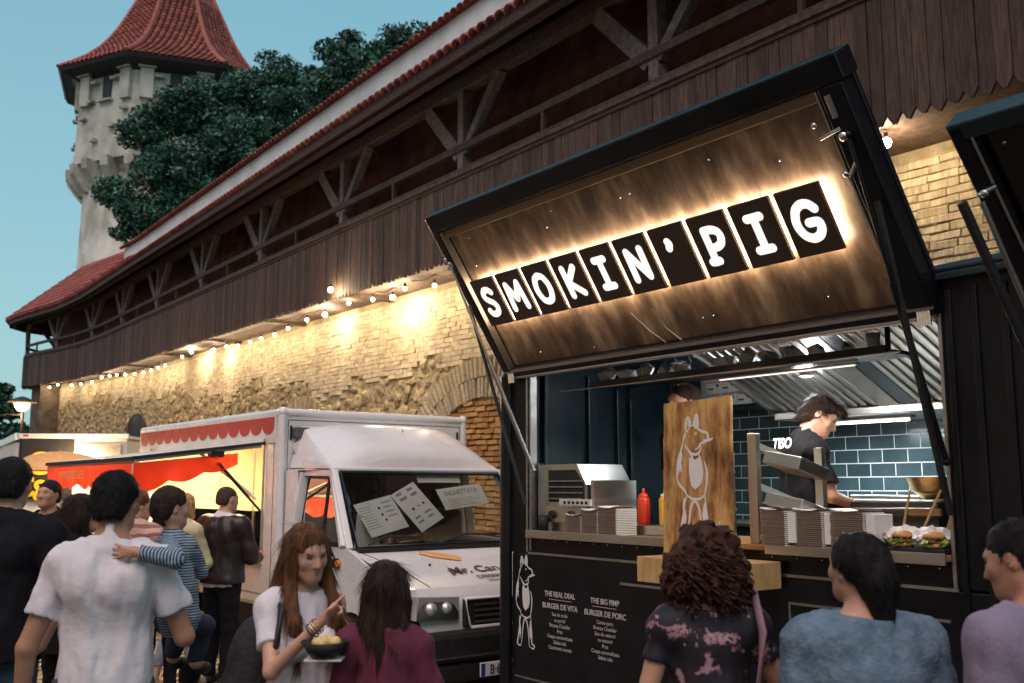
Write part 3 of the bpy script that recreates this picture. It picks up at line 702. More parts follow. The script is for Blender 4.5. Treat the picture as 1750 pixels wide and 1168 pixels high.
P('lamp_body', lambda q: q.bb((-.40, -.03, .0), (.40, .03, .02), .004), m_alu, tl); P('lamp_tube', lambda q: q.cyl((-.37, 0, -.012), (.37, 0, -.012), .008), m_tubelight, tl)
al = bpy.data.lights.new('work_light', 'AREA'); al.shape = 'RECTANGLE'; al.size = .75; al.size_y = .05; al.energy = 13; al.color = (.85, .95, 1)
ao = bpy.data.objects.new('work_light', al); link(ao, tl); ao.location = (0, 0, -.035)
hl = thing('hood_spot_lamp', 'small round lamp glaring on the hood filters', 'lamp', TL(2.12, .80, 2.43), TR)
P('lamp_housing', lambda q: q.cyl((0, 0, 0), (0, .0, .05), .05, .035), m_alu, hl); P('lamp_lens', lambda q: q.cyl((0, 0, -.006), (0, 0, -.001), .03), m_tubelight, hl)
al = bpy.data.lights.new('hood_glow', 'POINT'); al.energy = 4; al.shadow_soft_size = .05; al.color = (.95, .97, 1)
ao = bpy.data.objects.new('hood_glow', al); link(ao, hl); ao.location = (0, -.02, -.06)
wl2 = thing('head_lamp_fitting', 'small bright white lamp on the dark inner wall beside the second cook', 'lamp', TL(1.12, .72, 2.56), TR)
P('lamp_housing', lambda q: q.cyl((0, 0, .02), (0, 0, .06), .045), m_alu, wl2); P('lamp_lens', lambda q: q.ball((0, 0, .0), .04, 8), m_tubelight, wl2)
al = bpy.data.lights.new('cook_glow', 'POINT'); al.energy = 3.5; al.shadow_soft_size = .05; al.color = (.9, .96, 1)
ao = bpy.data.objects.new('cook_glow', al); link(ao, wl2); ao.location = (0, 0, -.06)
# added lamp under the hanging shelf, put there to brighten the counter goods
cl = thing('counter_fill_lamp', 'slim warm fill lamp added under the black hanging shelf to light the counter', 'lamp', TL(2.3, .34, 2.405), TR)
P('lamp_body', lambda q: q.bb((-.5, -.02, .0), (.5, .02, .012), .003), m_alu, cl); P('lamp_strip', lambda q: q.bb((-.48, -.012, -.006), (.48, .012, -.001)), emis('dim_lamp_strip', (1, .9, .8), .6), cl)
al = bpy.data.lights.new('counter_fill_light', 'AREA'); al.shape = 'RECTANGLE'; al.size = 1.0; al.size_y = .04; al.energy = 7.5; al.color = (1, .93, .84)
ao = bpy.data.objects.new('counter_fill_light', al); link(ao, cl); ao.location = (0, 0, -.02)
# --- raised hatch ---
hy0, hz0, hy1, hz1 = -.03, 2.57, -.72, 3.62; HL = math.hypot(hy1-hy0, hz1-hz0); HA = math.atan2(hz1-hz0, -(hy1-hy0))
hp = bpy.data.objects.new('serving_hatch', None); link(hp, tk); hp.location = (0, hy0, hz0); hp.rotation_euler = (-HA + math.pi/2 - math.pi/2, 0, 0)
# hatch local: x along truck, v towards the free edge (-y side), w away from the crowd (up and back)
hv = Vector((0, hy1-hy0, hz1-hz0)).normalized(); hw_ = Vector((1, 0, 0)).cross(hv)
if hw_.y < 0: hw_ = -hw_
HM = Matrix((Vector((1, 0, 0)), hw_, hv)).transposed()   # cols: x, w(behind), v
hp.rotation_euler = HM.to_euler()
def HP(name, fn, m, **k): return P(name, fn, m, hp, **k)   # build in (x, w, v)
HP('outer_skin', lambda q: q.bb((.11, .055, -.01), (3.51, .09, 1.285), .01), m_black)
HP('wood_panel', lambda q: q.bb((.20, .020, .05), (3.36, .040, 1.15), .0), m_signwood)
HP('top_frame', lambda q: q.bb((.10, -.045, 1.17), (3.52, .10, 1.30), .012), m_black)
HP('inner_top_rail', lambda q: q.bb((.20, -.012, 1.105), (3.36, .018, 1.165), .006), pm('dull_bronze_rail', (.16, .10, .05), (.26, .17, .09), rough=.5, scale=3, stretch=(.3, 1, 6)))
HP('bottom_frame', lambda q: q.bb((.12, -.03, -.02), (3.50, .05, .045), .008), m_black)
HP('steel_edge_strip', lambda q: q.bb((.12, -.036, .02), (3.50, -.031, .040)), m_steel)
HP('hinge_rail', lambda q: q.cyl((.15, -.02, -.028), (3.48, -.02, -.028), .014), m_steel)
for a, b in ((.105, .185), (3.37, 3.50)):
    HP('side_frame', lambda q: q.bb((a, -.045, .03), (b, .10, 1.17), .010), m_black)
HP('steel_edge_strip', lambda q: q.bb((.186, -.04, .05), (.196, .01, 1.16)), m_steel)
HP('steel_edge_strip', lambda q: q.bb((3.352, -.04, .05), (3.362, .01, 1.16)), m_steel)
HP('latch', lambda q: (q.cyl((3.30, -.05, .95), (3.42, -.05, .97), .010), q.ball((3.30, -.055, 1.02), .016, 8), q.ball((3.42, -.055, .93), .025, 8)), m_chrome)
HP('latch', lambda q: (q.cyl((3.38, -.06, .74), (3.43, -.05, .80), .014), q.ball((3.36, -.06, .76), .016, 8)), m_chrome)
HP('latch_plate', lambda q: q.bb((3.40, -.055, 1.02), (3.43, -.046, 1.13), .006), m_steel)
HP('latch', lambda q: (q.cyl((.10, -.05, .9), (.17, -.05, .92), .012), q.ball((.12, -.05, .97), .016, 8)), m_chrome)
for x in (.165, 3.44):
    for i in range(5): HP('hinge_knuckle', lambda q: q.cyl((x-.03+i*.014, -.055, -.05), (x-.03+i*.014, -.015, .03), .0075), m_chrome)
for x, v in [(.55, .12), (1.1, .09), (1.2, .95), (1.9, .98), (1.98, .985), (.4, 1.05), (2.6, 1.02), (2.1, .16), (2.95, .15), (2.18, .16), (3.0, .9), (.33, .85), (1.3, 1.04), (.25, .1)]:
    HP('screw', lambda q: q.ball((x, .018, v), .0065, 6), m_chrome)
# struts
for x, a in ((.20, (.40, .02, 1.86)), (3.44, (3.49, .02, 1.84))):
    top = Vector((0, hy0, hz0)) + HM @ Vector((.14 if x < 1 else 3.44, -.05, .93)); bt_ = Vector((.40 if x < 1 else 3.49, -.03, 1.86))
    m_ = top.lerp(bt_, .45)
    P('gas_strut', lambda q: (q.cyl(bt_, m_, .016), q.cyl(m_, top, .009), q.ball(bt_, .02, 8), q.ball(top, .02, 8)), m_black if x > 1 else m_alu)
    P('support_bar', lambda q: q.beam(Vector((0, hy0, hz0)) + HM @ Vector((.15 if x < 1 else 3.46, -.07, .60)), (.33 if x < 1 else 3.51, -.05, 1.62), .022, .022), m_blackmatt)
P('loose_wire', lambda q: q.tube([(1.60, -.20, 2.80), (1.66, -.1, 2.69), (1.73, -.04, 2.62), (1.78, .0, 2.50)], .004, 5), m_steel)
P('loose_wire', lambda q: q.tube([(1.78, -.20, 2.80), (1.80, -.1, 2.69), (1.86, -.04, 2.62), (1.90, .0, 2.48)], .004, 5), m_steel)
# --- lit letters ---
GL = {
 'S': [[(.74, .80), (.60, .90), (.40, .90), (.28, .78), (.30, .64), (.46, .54), (.64, .46), (.74, .32), (.68, .16), (.50, .10), (.32, .12), (.24, .24)]],
 'M': [[(.14, .12), (.20, .88), (.50, .40), (.80, .88), (.86, .12)]],
 'O': [[(.50, .90), (.30, .84), (.20, .64), (.18, .5), (.20, .36), (.30, .16), (.50, .10), (.70, .16), (.80, .36), (.82, .5), (.80, .64), (.70, .84), (.50, .90)]],
 'K': [[(.26, .10), (.26, .90)], [(.76, .88), (.30, .48), (.80, .12)]],
 'I': [[(.5, .12), (.5, .88)], [(.30, .88), (.70, .88)], [(.30, .12), (.70, .12)]],
 'N': [[(.22, .12), (.24, .88), (.76, .14), (.78, .88)]],
 "'": [[(.42, .86), (.46, .80), (.40, .70)]],
 'P': [[(.30, .10), (.30, .88)], [(.30, .88), (.56, .88), (.74, .80), (.78, .66), (.70, .50), (.54, .44), (.32, .44)], [(.18, .11), (.42, .11)]],
 'G': [[(.80, .74), (.68, .87), (.48, .90), (.28, .80), (.18, .58), (.18, .40), (.28, .20), (.48, .10), (.68, .14), (.80, .28), (.80, .46), (.52, .46)]]}
sg = bpy.data.objects.new('lit_letter_sign', None); link(sg, hp)
for i, ch in enumerate("SMOKIN'PIG"):
    xa = .255+i*.2975; wd = .262; v0, v1 = .405, .762
    q = MB(); q.bb((xa, -.052, v0), (xa+wd, -.030, v1), .003); o = q.build('letter_tile', m_signblk, hp)
    q = MB(); q.bb((xa+.006, -.029, v0+.008), (xa+wd-.006, -.024, v1-.008)); q.build('backlight', m_led, hp)
    q = MB()
    for st in GL[ch]:
        pts = []
        for a, b in zip(st, st[1:]):
            for t in np.linspace(0, 1, 5)[:-1]: pts.append((a[0]+(b[0]-a[0])*t, a[1]+(b[1]-a[1])*t))
        pts.append(st[-1])
        if len(st) > 5:
            for _ in range(2): pts = [pts[0]]+[((pts[k-1][0]+2*pts[k][0]+pts[k+1][0])/4, (pts[k-1][1]+2*pts[k][1]+pts[k+1][1])/4) for k in range(1, len(pts)-1)]+[pts[-1]]
        W3 = [Vector((xa+wd*(.11+.78*a), -.052, v0+(v1-v0)*(.17+.66*b))) for a, b in pts]
        for k in range(len(W3)-1): q.cyl(W3[k], W3[k+1], .0245, n=12, caps=False)
        for k in range(0, len(W3)): q.ball(W3[k], .0245, 8)
    for p in q.v: p.y = -.053+(p.y+.053)*.28
    q.build('letter_face', m_letter, hp, label='lit letter '+ch if ch != "'" else 'lit apostrophe')
bpy.data.objects.remove(sg)
# --- pig drawing (generic standing pig in a waistcoat), 1 unit tall ---
PIG = [
 [(.36, .86), (.34, .92), (.38, .985), (.44, .93)], [(.47, .93), (.53, 1.0), (.56, .93), (.55, .88)],
 [(.36, .86), (.44, .915), (.52, .90), (.60, .865), (.70, .845), (.72, .80), (.67, .775), (.60, .765), (.55, .73), (.50, .72)],
 [(.64, .79), (.72, .785), (.80, .80)], [(.30, .80), (.34, .86)], [(.50, .85), (.53, .845)], [(.30, .80), (.27, .73), (.22, .66), (.20, .58), (.19, .50)],
 [(.33, .76), (.42, .70), (.50, .68), (.58, .70), (.60, .76)], [(.36, .74), (.45, .66), (.50, .56), (.47, .48)], [(.56, .69), (.60, .62), (.62, .52), (.60, .45)],
 [(.19, .50), (.24, .44), (.32, .40), (.36, .36)], [(.66, .62), (.70, .54), (.69, .44), (.66, .36)], [(.36, .36), (.32, .28), (.30, .20), (.26, .10), (.24, .04), (.33, .02), (.37, .05)],
 [(.66, .36), (.68, .26), (.70, .16), (.70, .07), (.78, .04), (.74, .01), (.62, .03)], [(.37, .05), (.40, .16), (.44, .28), (.50, .31), (.56, .26), (.60, .14), (.62, .03)], [(.36, .36), (.46, .33), (.58, .33), (.66, .36)],
 [(.19, .50), (.22, .56), (.28, .60)], [(.42, .60), (.44, .52), (.46, .44)], [(.28, .70), (.25, .62), (.27, .54)], [(.32, .34), (.30, .24)], [(.66, .30), (.64, .20)]]
PFILL = [[(.40, .66), (.50, .64), (.60, .66), (.62, .54), (.60, .44), (.50, .40), (.43, .44), (.40, .54)], [(.47, .93), (.53, 1.0), (.56, .93), (.55, .88), (.49, .89)], [(.40, .98), (.44, .93), (.41, .90), (.37, .92)], [(.21, .64), (.27, .72), (.29, .66), (.23, .56)], [(.30, .16), (.34, .26), (.36, .18), (.32, .08)], [(.62, .22), (.67, .27), (.69, .14), (.64, .10)]]
def pig(parent, ox, oz, w, h, y, lw, m, fill=True):
    q = MB()
    for st in PIG:
        pts = []
        for k in range(len(st)-1):
            p0, p1, p2, p3 = st[max(k-1, 0)], st[k], st[k+1], st[min(k+2, len(st)-1)]
            for t in (0, .25, .5, .75):
                f = lambda i: .5*((2*p1[i])+(-p0[i]+p2[i])*t+(2*p0[i]-5*p1[i]+4*p2[i]-p3[i])*t*t+(-p0[i]+3*p1[i]-3*p2[i]+p3[i])*t**3)
                pts.append((f(0), f(1)))
        pts.append(st[-1]); n = len(pts)
        ribbon(q, [(ox+a*w, oz+b*h) for a, b in pts], [lw*(.5+1.0*math.sin(math.pi*(i+.5)/n)) for i in range(n)], y+random.uniform(-.0003, .0003))
    if fill:
        for pf in PFILL: q.add([(ox+a*w, y-.0008, oz+b*h) for a, b in pf], [tuple(range(len(pf)))])
        for a, b in [(.52, .60), (.52, .54), (.51, .48)]: pass
    return q.build('pig_drawing', m, parent)
pig(tk, .085, .625, .36, .64, -.003, .008, m_ink)
# --- menu lettering ---
def T(s, x, z, h, m=m_inkdim, al='CENTER', bold=0.0, sx=1): return text(s, h, m, tk, (x, -.0035, z), (R(90), 0, 0), 'menu_lettering', al, .0006, sx, bold)
T('THE REAL DEAL', .645, 1.005, .048, bold=.0012, sx=.95); P('menu_rule', lambda q: q.bb((.53, -.004, .984), (.77, -.002, .987)), m_inkdim)
T('BURGER DE VITA', .645, .925, .050, bold=.0010, sx=.98)
for i, s in enumerate(['Sos de trufe', 'cu portii', 'Branza Cheddar', 'Praz', 'Ceapa caramelizata', 'Salata iola', 'Castraveti murati']): T(s, .645, .877-i*.0365, .034)
T('THE BIG PIMP', 1.10, 1.000, .048, bold=.0012, sx=.95); P('menu_rule', lambda q: q.bb((.98, -.004, .979), (1.21, -.002, .982)), m_inkdim)
T('BURGER DE PORC', 1.10, .922, .050, bold=.0010, sx=.98)
for i, s in enumerate(['Carne porc', 'Branza Cheddar', 'Sos de usturoi', 'cu usturoi', 'Praz', 'Ceapa caramelizata', 'Salata iola']): T(s, 1.10, .874-i*.0365, .034)
# --- wooden sign board with pig ---
bd = thing('wooden_sign_board', 'upright scorched plywood board with a pig drawing standing on the serving counter', 'sign board', TL(2.01, -.11, 1.36), TR)
bd.rotation_euler = (R(-3), R(-1.2), TR)
P('board', lambda q: q.bb((-.255, -.012, 0), (.265, .012, .885), .003), m_boardwood, bd)
pig(bd, -.23, .08, .46, .72, -.0145, .011, m_ink)
text('Smokin', .05, m_ink, bd, (.19, -.0145, .12), (R(90), R(-80), 0), 'scribble')
cr_ = thing('wooden_box_shelf', 'small light wooden box shelf fixed to the black truck below the pig board', 'shelf', TL(0, 0, 0), TR)
P('box', lambda q: q.bb((1.78, -.36, 1.215), (2.53, -.03, 1.355), .004), m_ply, cr_)
# --- hanging shelf with bags ---
sh = thing('hanging_shelf', 'long black shelf hanging under the truck ceiling with clear bags and cups', 'shelf', TL(0, 0, 0), TR)
P('shelf_board', lambda q: q.bb((.80, .16, 2.425), (3.10, .44, 2.445), .004), m_black, sh); P('shelf_lip', lambda q: q.bb((.80, .145, 2.42), (3.10, .158, 2.462), .003), m_black, sh)
for x in (.84, 3.0): P('hanger', lambda q: q.bb((x, .3, 2.445), (x+.02, .32, 2.69)), m_black, sh)
P('steel_rod', lambda q: q.cyl((.5, .12, 2.415), (3.2, .12, 2.415), .005), m_steel, sh)
m_bag = pm('crumpled_clear_bag', (.30, .26, .20), (.75, .72, .66), rough=.15, scale=25, bump=1, bscale=40, spec=.8)
for i, x in enumerate([.90, 1.08, 1.26, 1.44, 1.60, 1.96, 2.12, 2.28, 2.46, 2.62]):
    bm = bmesh.new(); bmesh.ops.create_icosphere(bm, subdivisions=1, radius=.06)
    for v in bm.verts: v.co *= random.uniform(.6, 1.35); v.co.z = max(-.04, v.co.z*random.uniform(.8, 1.2)); v.co.x *= 1.3
    me = bpy.data.meshes.new('snack_bag'); bm.to_mesh(me); bm.free(); me.materials.append([m_bag, m_card, m_bag, m_alu][i % 4])
    o = inst('snack_bag', me, None, TL(x, .24, 2.49), (0, 0, TR)); tag(o, ['clear crumpled bag', 'pale paper bag', 'clear crumpled bag', 'silvery foil bag'][i % 4]+' on the hanging shelf, number %s from its left end' % ['one', 'two', 'three', 'four', 'five', 'six', 'seven', 'eight', 'nine', 'ten'][i], 'bag', 'small bags on the hanging shelf')
o = MB().lathe([(.028, 0), (.038, .11), (.035, .11), (.026, .005)], n=16).build('paper_cup', m_card); o.location = TL(2.93, .3, 2.446); tag(o, 'upside white paper cup at the right end of the hanging shelf', 'cup')
o = MB().lathe([(.028, 0), (.038, .11), (.035, .11), (.026, .005)], n=16).build('paper_cup', m_card); o.location = TL(2.55, .62, 2.44); tag(o, 'white paper cup near the hood lamp', 'cup')
q = MB()
for k in range(4): q.tube([(math.cos(t)*.05, math.sin(t)*.05+.01*k, .01*k) for t in np.linspace(0, 6.28, 16)[:-1]], .006, 5, closed=True)
o = q.build('cable_coil', m_blackmatt); o.location = TL(1.85, .58, 2.50); o.rotation_euler = (R(50), 0, TR); tag(o, 'coil of black cable hanging at the left end of the hood', 'cable')
# --- cartons ---
for r_ in range(2):
    for c_ in range(3):
        cb = thing('carton', '%s white printed carton in the %s row on the rear wall shelf' % (['left', 'middle', 'right'][c_], ['lower', 'upper'][r_]), 'carton', TL(.52+c_*.155, 1.82, 2.385+r_*.105), TR, 'white cartons stacked on the rear shelf')
        P('box', lambda q: q.bb((-.075, -.1, 0), (.075, .1, .10), .003), m_card, cb); P('label_print', lambda q: q.bb((-.06, -.1025, .03), (.0, -.1005, .045)), m_brownprint, cb)
        P('red_band', lambda q: q.bb((-.07, -.1025, .085), (.07, -.1005, .093)), m_redprint, cb); P('label_print', lambda q: q.bb((.03, -.1025, .05), (.055, -.1005, .075)), m_blackmatt, cb)
rs = thing('rear_shelf', 'dark shelf on the tiled rear wall carrying white cartons', 'shelf', TL(0, 0, 0), TR); P('shelf_board', lambda q: q.bb((.25, 1.68, 2.36), (1.2, 2.03, 2.383), .003), m_navy, rs)
# --- toaster ---
to = thing('steel_toaster', 'large stainless steel counter toaster with two knobs at the left end of the counter', 'toaster', TL(.36, .06, 1.44), TR)
P('casing', lambda q: q.prism([(0, 0), (.50, 0), (.50, .32), (.40, .46), (0, .46)], .0, .42), m_steel, to)
P('side_frame', lambda q: q.prism([(.0, 0), (.03, 0), (.03, .455), (.0, .475)], -.02, .02), m_steel, to)
P('side_frame', lambda q: q.bb((.52, .02, .0), (.545, .42, .35), .004), m_steel, to)
P('oven_mouth', lambda q: q.bb((.505, .05, .20), (.512, .38, .34)), m_blackmatt, to)
P('front_opening', lambda q: q.prism([(.10, .20), (.48, .20), (.48, .32), (.39, .42), (.10, .42)], -.006, -.001), m_blackmatt, to)
P('inner_rack', lambda q: [q.bb((.11, -.02, .22+i*.04), (.47, -.008, .228+i*.04)) for i in range(4)], m_alu, to)
P('control_strip', lambda q: q.bb((.10, -.03, .06), (.47, -.004, .165), .004), m_steel, to)
for x in (.18, .38): P('knob', lambda q: q.cyl((x, -.055, .115), (x, -.03, .115), .026, .030, 16), m_blackmatt, to)
P('button_panel', lambda q: q.bb((.27, -.05, .178), (.60, -.034, .222), .003), m_card, to)
for i in range(6): P('button', lambda q: q.bb((.32+i*.045, -.053, .19), (.345+i*.045, -.0505, .208)), m_blackmatt, to)
o = MB().lathe([(0, 0), (.035, 0), (.038, .11), (.033, .11), (.031, .01), (0, .01)], n=16).build('dark_cup', m_blackmatt); o.location = TL(.47, -.0, 1.439); tag(o, 'dark grey cup standing in front of the steel toaster', 'cup')
# --- tray stacks ---
def stack(x, y, w, d, h, label, n=14):
    t = thing('tray_stack', label, 'paper trays', TL(x, y, 1.4385), TR+random.uniform(-.05, .05), 'stacks of folded paper trays on the counter')
    P('lower_trays', lambda q: [q.box((0, 0, h*(i+.5)/n), (w*(1+.02*math.sin(i)), d, h/n*.72)) for i in range(n)], m_traydark, t)
    q = MB(); v = []; f = []; K = 8
    for j in range(2):
        for i in range(K+1):
            a = -1+2*i/K; v.append((a*w/2*1.04, (j-.5)*d*1.04, h+.012*a*a+.002))
    for i in range(K): f.append((i, i+1, K+2+i, K+1+i))
    q.add(v, f, True); q.add([(p[0], p[1], p[2]-.006) for p in v], f, True); q.build('top_tray', m_paper, t)
    P('tray_edges', lambda q: [q.bb((w/2-.002, -d/2, h*(i+.2)/n), (w/2+.008, d/2, h*(i+.75)/n)) for i in range(n)], m_paper, t)
    if h > .18: P('side_card', lambda q: q.bb((w/2+.010, -d/2+.01, .02), (w/2+.06, d/2-.01, h-.01), .002), m_paper, t)
stack(.80, .07, .15, .17, .115, 'smallest low stack of paper trays beside the toaster knobs')
stack(.97, .07, .15, .17, .15, 'middle stack of paper trays below the red bottle')
stack(1.16, .06, .17, .17, .17, 'stack of paper trays below the yellow bottle', 16)
stack(2.53, -.00, .16, .17, .185, 'tall paper tray stack right beside the metal tray rack', 18)
stack(2.73, .02, .17, .17, .185, 'middle of the three tall tray stacks near the cook', 18)
stack(2.96, .03, .19, .17, .185, 'right of the three tall tray stacks beside the burgers', 18)
for x, m, c, l in ((1.16, m_ketchup, m_ketchup, 'red squeeze sauce bottle behind the tray stacks'), (1.36, m_mustard, m_cap, 'yellow squeeze sauce bottle behind the tray stacks')):
    b = thing('sauce_bottle', l, 'bottle', TL(x, .30, 1.50), TR); P('bottle', lambda q: q.lathe([(0, 0), (.04, 0), (.042, .02), (.042, .16), (.036, .175), (.03, .178), (0, .178)], n=18), m, b)
    P('nozzle', lambda q: q.lathe([(.032, .178), (.032, .195), (.012, .205), (.007, .235), (0, .237)], n=14), c, b)
o = MB().bb((-.36, -.12, 0), (.22, .12, .06), .004).build('counter_tray', m_steel); o.location = TL(1.30, .30, 1.439); o.rotation_euler = (0, 0, TR); tag(o, 'low steel tray holding the two sauce bottles', 'tray')
# --- rack with trays either side of the board ---
def rack(x, label, flip=1):
    t = thing('metal_tray_rack', label, 'rack', TL(x, 0, 1.4385), TR)
    P('post', lambda q: q.bb((-.03, -.02, 0), (.03, .02, .60), .003), m_steel, t); P('post', lambda q: q.bb((.20, .26, 0), (.25, .30, .52), .003), m_steel, t)
    for z in (.40, .18):
        P('sloping_rail', lambda q: q.beam((.0, .0, z+.14), (.24, .28, z-.02), .03, .035), m_steel, t)
        P('gastro_pan', lambda q: q.box((.20, .10, z+.02), (.24, .26, .07), rot=rotm(R(-14), R(10), 0), bev=.006), m_steel, t)
    P('cross_bar', lambda q: q.bb((-.03, -.015, .02), (.25, .015, .05), .003), m_steel, t)
rack(2.35, 'steel pan rack with sloping pans to the right of the pig board'); rack(1.70, 'steel pan rack mostly hidden behind the left edge of the pig board')
# --- back counter, griddle, bowl ---
bc = thing('back_counter', 'black rear kitchen counter with gas griddle under the teal tiles', 'counter', TL(0, 0, 0), TR)
P('counter_body', lambda q: q.bb((.6, 1.30, .55), (3.45, 2.0, 1.46)), m_navy, bc); P('counter_top', lambda q: q.bb((.6, 1.27, 1.462), (3.45, 2.03, 1.485), .004), m_steel, bc)
gr = thing('griddle', 'black flat griddle with steel edges beside the cook', 'griddle', TL(2.46, .74, 1.46), TR); P('griddle_stand', lambda q: q.bb((-.38, .0, -.91), (.52, .5, -.005)), m_navy, gr)
P('griddle_body', lambda q: q.prism([(-.42, 0), (.55, 0), (.55, .20), (-.30, .20)], -.05, .54), m_blackmatt, gr); P('griddle_plate', lambda q: q.bb((-.27, .0, .202), (.53, .24, .212), .004), m_steel, gr); P('griddle_plate', lambda q: q.bb((-.22, .28, .202), (.53, .52, .235), .004), m_steel, gr)
P('knob', lambda q: q.cyl((-.1, -.085, .12), (-.1, -.055, .12), .02), m_chrome, gr); P('rail', lambda q: q.cyl((-.0, -.075, .16), (.54, -.075, .17), .006), m_alu, gr)
bl = thing('metal_bowl', 'round brassy metal mixing bowl at the right end of the griddle', 'bowl', TL(2.93, .86, 1.675), TR)
P('bowl', lambda q: q.lathe([(0, 0), (.09, .003), (.15, .05), (.175, .12), (.182, .125), (.168, .12), (.14, .05), (.085, .012), (0, .01)], n=28), m_brass, bl)
for i, (x, a) in enumerate(((3.02, .10), (3.13, .22), (3.26, .15))):
    o = MB().beam((0, 0, 0), (a*.5, 0, .20), .008, .012).build('wooden_pick', m_ply); o.location = TL(x, .34, 1.53); o.rotation_euler = (0, 0, TR); tag(o, ['left', 'middle', 'right'][i]+' wooden label stick above the burgers', 'stick', 'wooden sticks above the burgers')
o = MB().bb((-.09, -.01, 0), (.09, .01, .035), .002).build('price_tag', m_counter); o.location = TL(3.10, .42, 1.60); o.rotation_euler = (0, 0, TR); tag(o, 'small brown plate behind the burgers', 'sign')
pt = thing('black_serving_tray', 'long black tray carrying the wrapped burgers', 'tray', TL(3.24, .06, 1.44), TR); P('tray', lambda q: q.bb((-.26, -.10, 0), (.22, .16, .025), .008), m_blackmatt, pt)
for i, (x, y) in enumerate([(3.07, .06), (3.215, .04), (3.37, .03)]):
    b = thing('burger', ['left burger beside the fries in white paper', 'middle burger in crumpled white paper', 'right burger with green salad at the window edge'][i], 'burger', TL(x, y, 1.466), TR+.3*i, 'burgers served on the counter')
    bm = bmesh.new(); bmesh.ops.create_icosphere(bm, subdivisions=3, radius=1)
    for v in bm.verts:
        n_ = v.co.normalized(); k = 1+.18*math.sin(n_.x*9+i)*math.cos(n_.y*8)+random.uniform(-.03, .03); v.co = Vector((n_.x*.095*k, n_.y*.075*k+.03, .04+n_.z*(.055 if n_.y > -.2 else .03)*k))
    me = bpy.data.meshes.new('wrapping_paper'); bm.to_mesh(me); bm.free(); me.materials.append(m_paper); inst('wrapping_paper', me, b)
    P('bun_top', lambda q: q.lathe([(0, .075), (.03, .072), (.048, .058), (.052, .045), (0, .045)], (0, -.03, 0), 16), m_bun, b); P('bun_base', lambda q: q.lathe([(0, .0), (.05, .002), (.052, .018), (0, .02)], (0, -.03, 0), 16), m_bun, b)
    q = MB()
    for k in range(26): a = random.uniform(0, 6.28); q.ball((math.cos(a)*random.uniform(.02, .052), -.03+math.sin(a)*random.uniform(.02, .052), random.uniform(.02, .045)), random.uniform(.006, .012), 5)
    q.build('filling', m_meat, b); q = MB()
    for k in range(14 if i else 5): a = random.uniform(3.3, 6.1); q.box((math.cos(a)*.056, -.03+math.sin(a)*.056, random.uniform(.012, .03)), (.03, .02, .003), rot=rotm(random.uniform(-1, 1), random.uniform(-1, 1), a))
    q.build('salad_leaf', m_salad, b)
fr_ = thing('fries_portion', 'small heap of pale fries at the left end of the burger tray', 'fries', TL(2.99, .0, 1.47), TR); q = MB()
for k in range(40): r = rotm(random.uniform(-.6, .6), random.uniform(-.6, .6), random.uniform(0, 3)); q.box((random.uniform(-.06, .05), random.uniform(-.03, .04), random.uniform(0, .05)), (.06, .009, .009), rot=r)
q.build('fries', m_fries, fr_, kind='stuff')

# ---------------- second black truck at the right edge ----------------
t2 = thing('food_truck', 'neighbouring black food truck at the right edge with its own raised hatch', 'food truck', TO, TR)
P('side_panel', lambda q: q.bb((4.12, -.1, .36), (7.6, -.04, 1.35), .01), m_black, t2); P('corner_post', lambda q: q.bb((4.12, -.1, 1.352), (4.35, -.02, 2.52), .01), m_black, t2)
P('side_panel', lambda q: q.bb((7.3, -.1, 1.352), (7.6, -.04, 2.52), .01), m_black, t2); P('roof', lambda q: q.bb((4.10, -.12, 2.522), (7.62, 2.0, 2.62), .02), m_black, t2)
P('rear_wall', lambda q: q.bb((4.12, 1.9, .36), (7.6, 1.95, 2.52)), m_black, t2); P('end_wall', lambda q: q.bb((4.12, -.03, .36), (4.16, 1.9, 2.52)), m_black, t2)
h2 = bpy.data.objects.new('serving_hatch', None); link(h2, t2); hv2 = Vector((0, -.62, .70)).normalized(); hw2 = Vector((1, 0, 0)).cross(hv2); hw2 = hw2 if hw2.y > 0 else -hw2
HM2 = Matrix((Vector((1, 0, 0)), hw2, hv2)).transposed(); h2.location = (0, -.08, 2.56); h2.rotation_euler = HM2.to_euler()
P('outer_skin', lambda q: q.bb((3.97, .02, 0), (7.5, .06, .86), .01), m_black, h2); P('side_frame', lambda q: q.bb((3.96, -.06, 0), (4.03, .065, .86), .01), m_black, h2); P('top_frame', lambda q: q.bb((3.96, -.06, .79), (7.5, .065, .87), .01), m_navy, h2)
P('bottom_frame', lambda q: q.bb((4.04, -.05, -.02), (7.5, .02, .05), .01), m_black, h2)
P('wood_panel', lambda q: q.bb((4.08, -.01, .05), (7.4, .018, .79)), pm('dark_sign_panel', (.010, .006, .005), (.035, .018, .012), rough=.5, scale=4, stretch=(2, 1, .6)), h2)
P('steel_edge_strip', lambda q: q.bb((4.032, -.05, .05), (4.044, .0, .79)), m_steel, h2)
P('latch', lambda q: (q.ball((4.0, -.07, .55), .022, 8), q.cyl((3.97, -.07, .55), (4.06, -.07, .57), .01)), m_chrome, h2)
P('screw', lambda q: q.ball((4.13, -.015, .72), .010, 8), m_chrome, h2)
text('C', .34, m_brass, h2, (4.31, -.02, .28), (R(90), 0, 0), 'letter_emblem', 'LEFT', .004)
P('support_bar', lambda q: q.cyl((3.99, -.66, 2.86), (4.06, -.14, 2.0), .02), m_blackmatt, t2)
P('support_bar', lambda q: q.cyl((4.04, -.60, 2.86), (4.10, -.12, 2.05), .012), m_alu, t2)
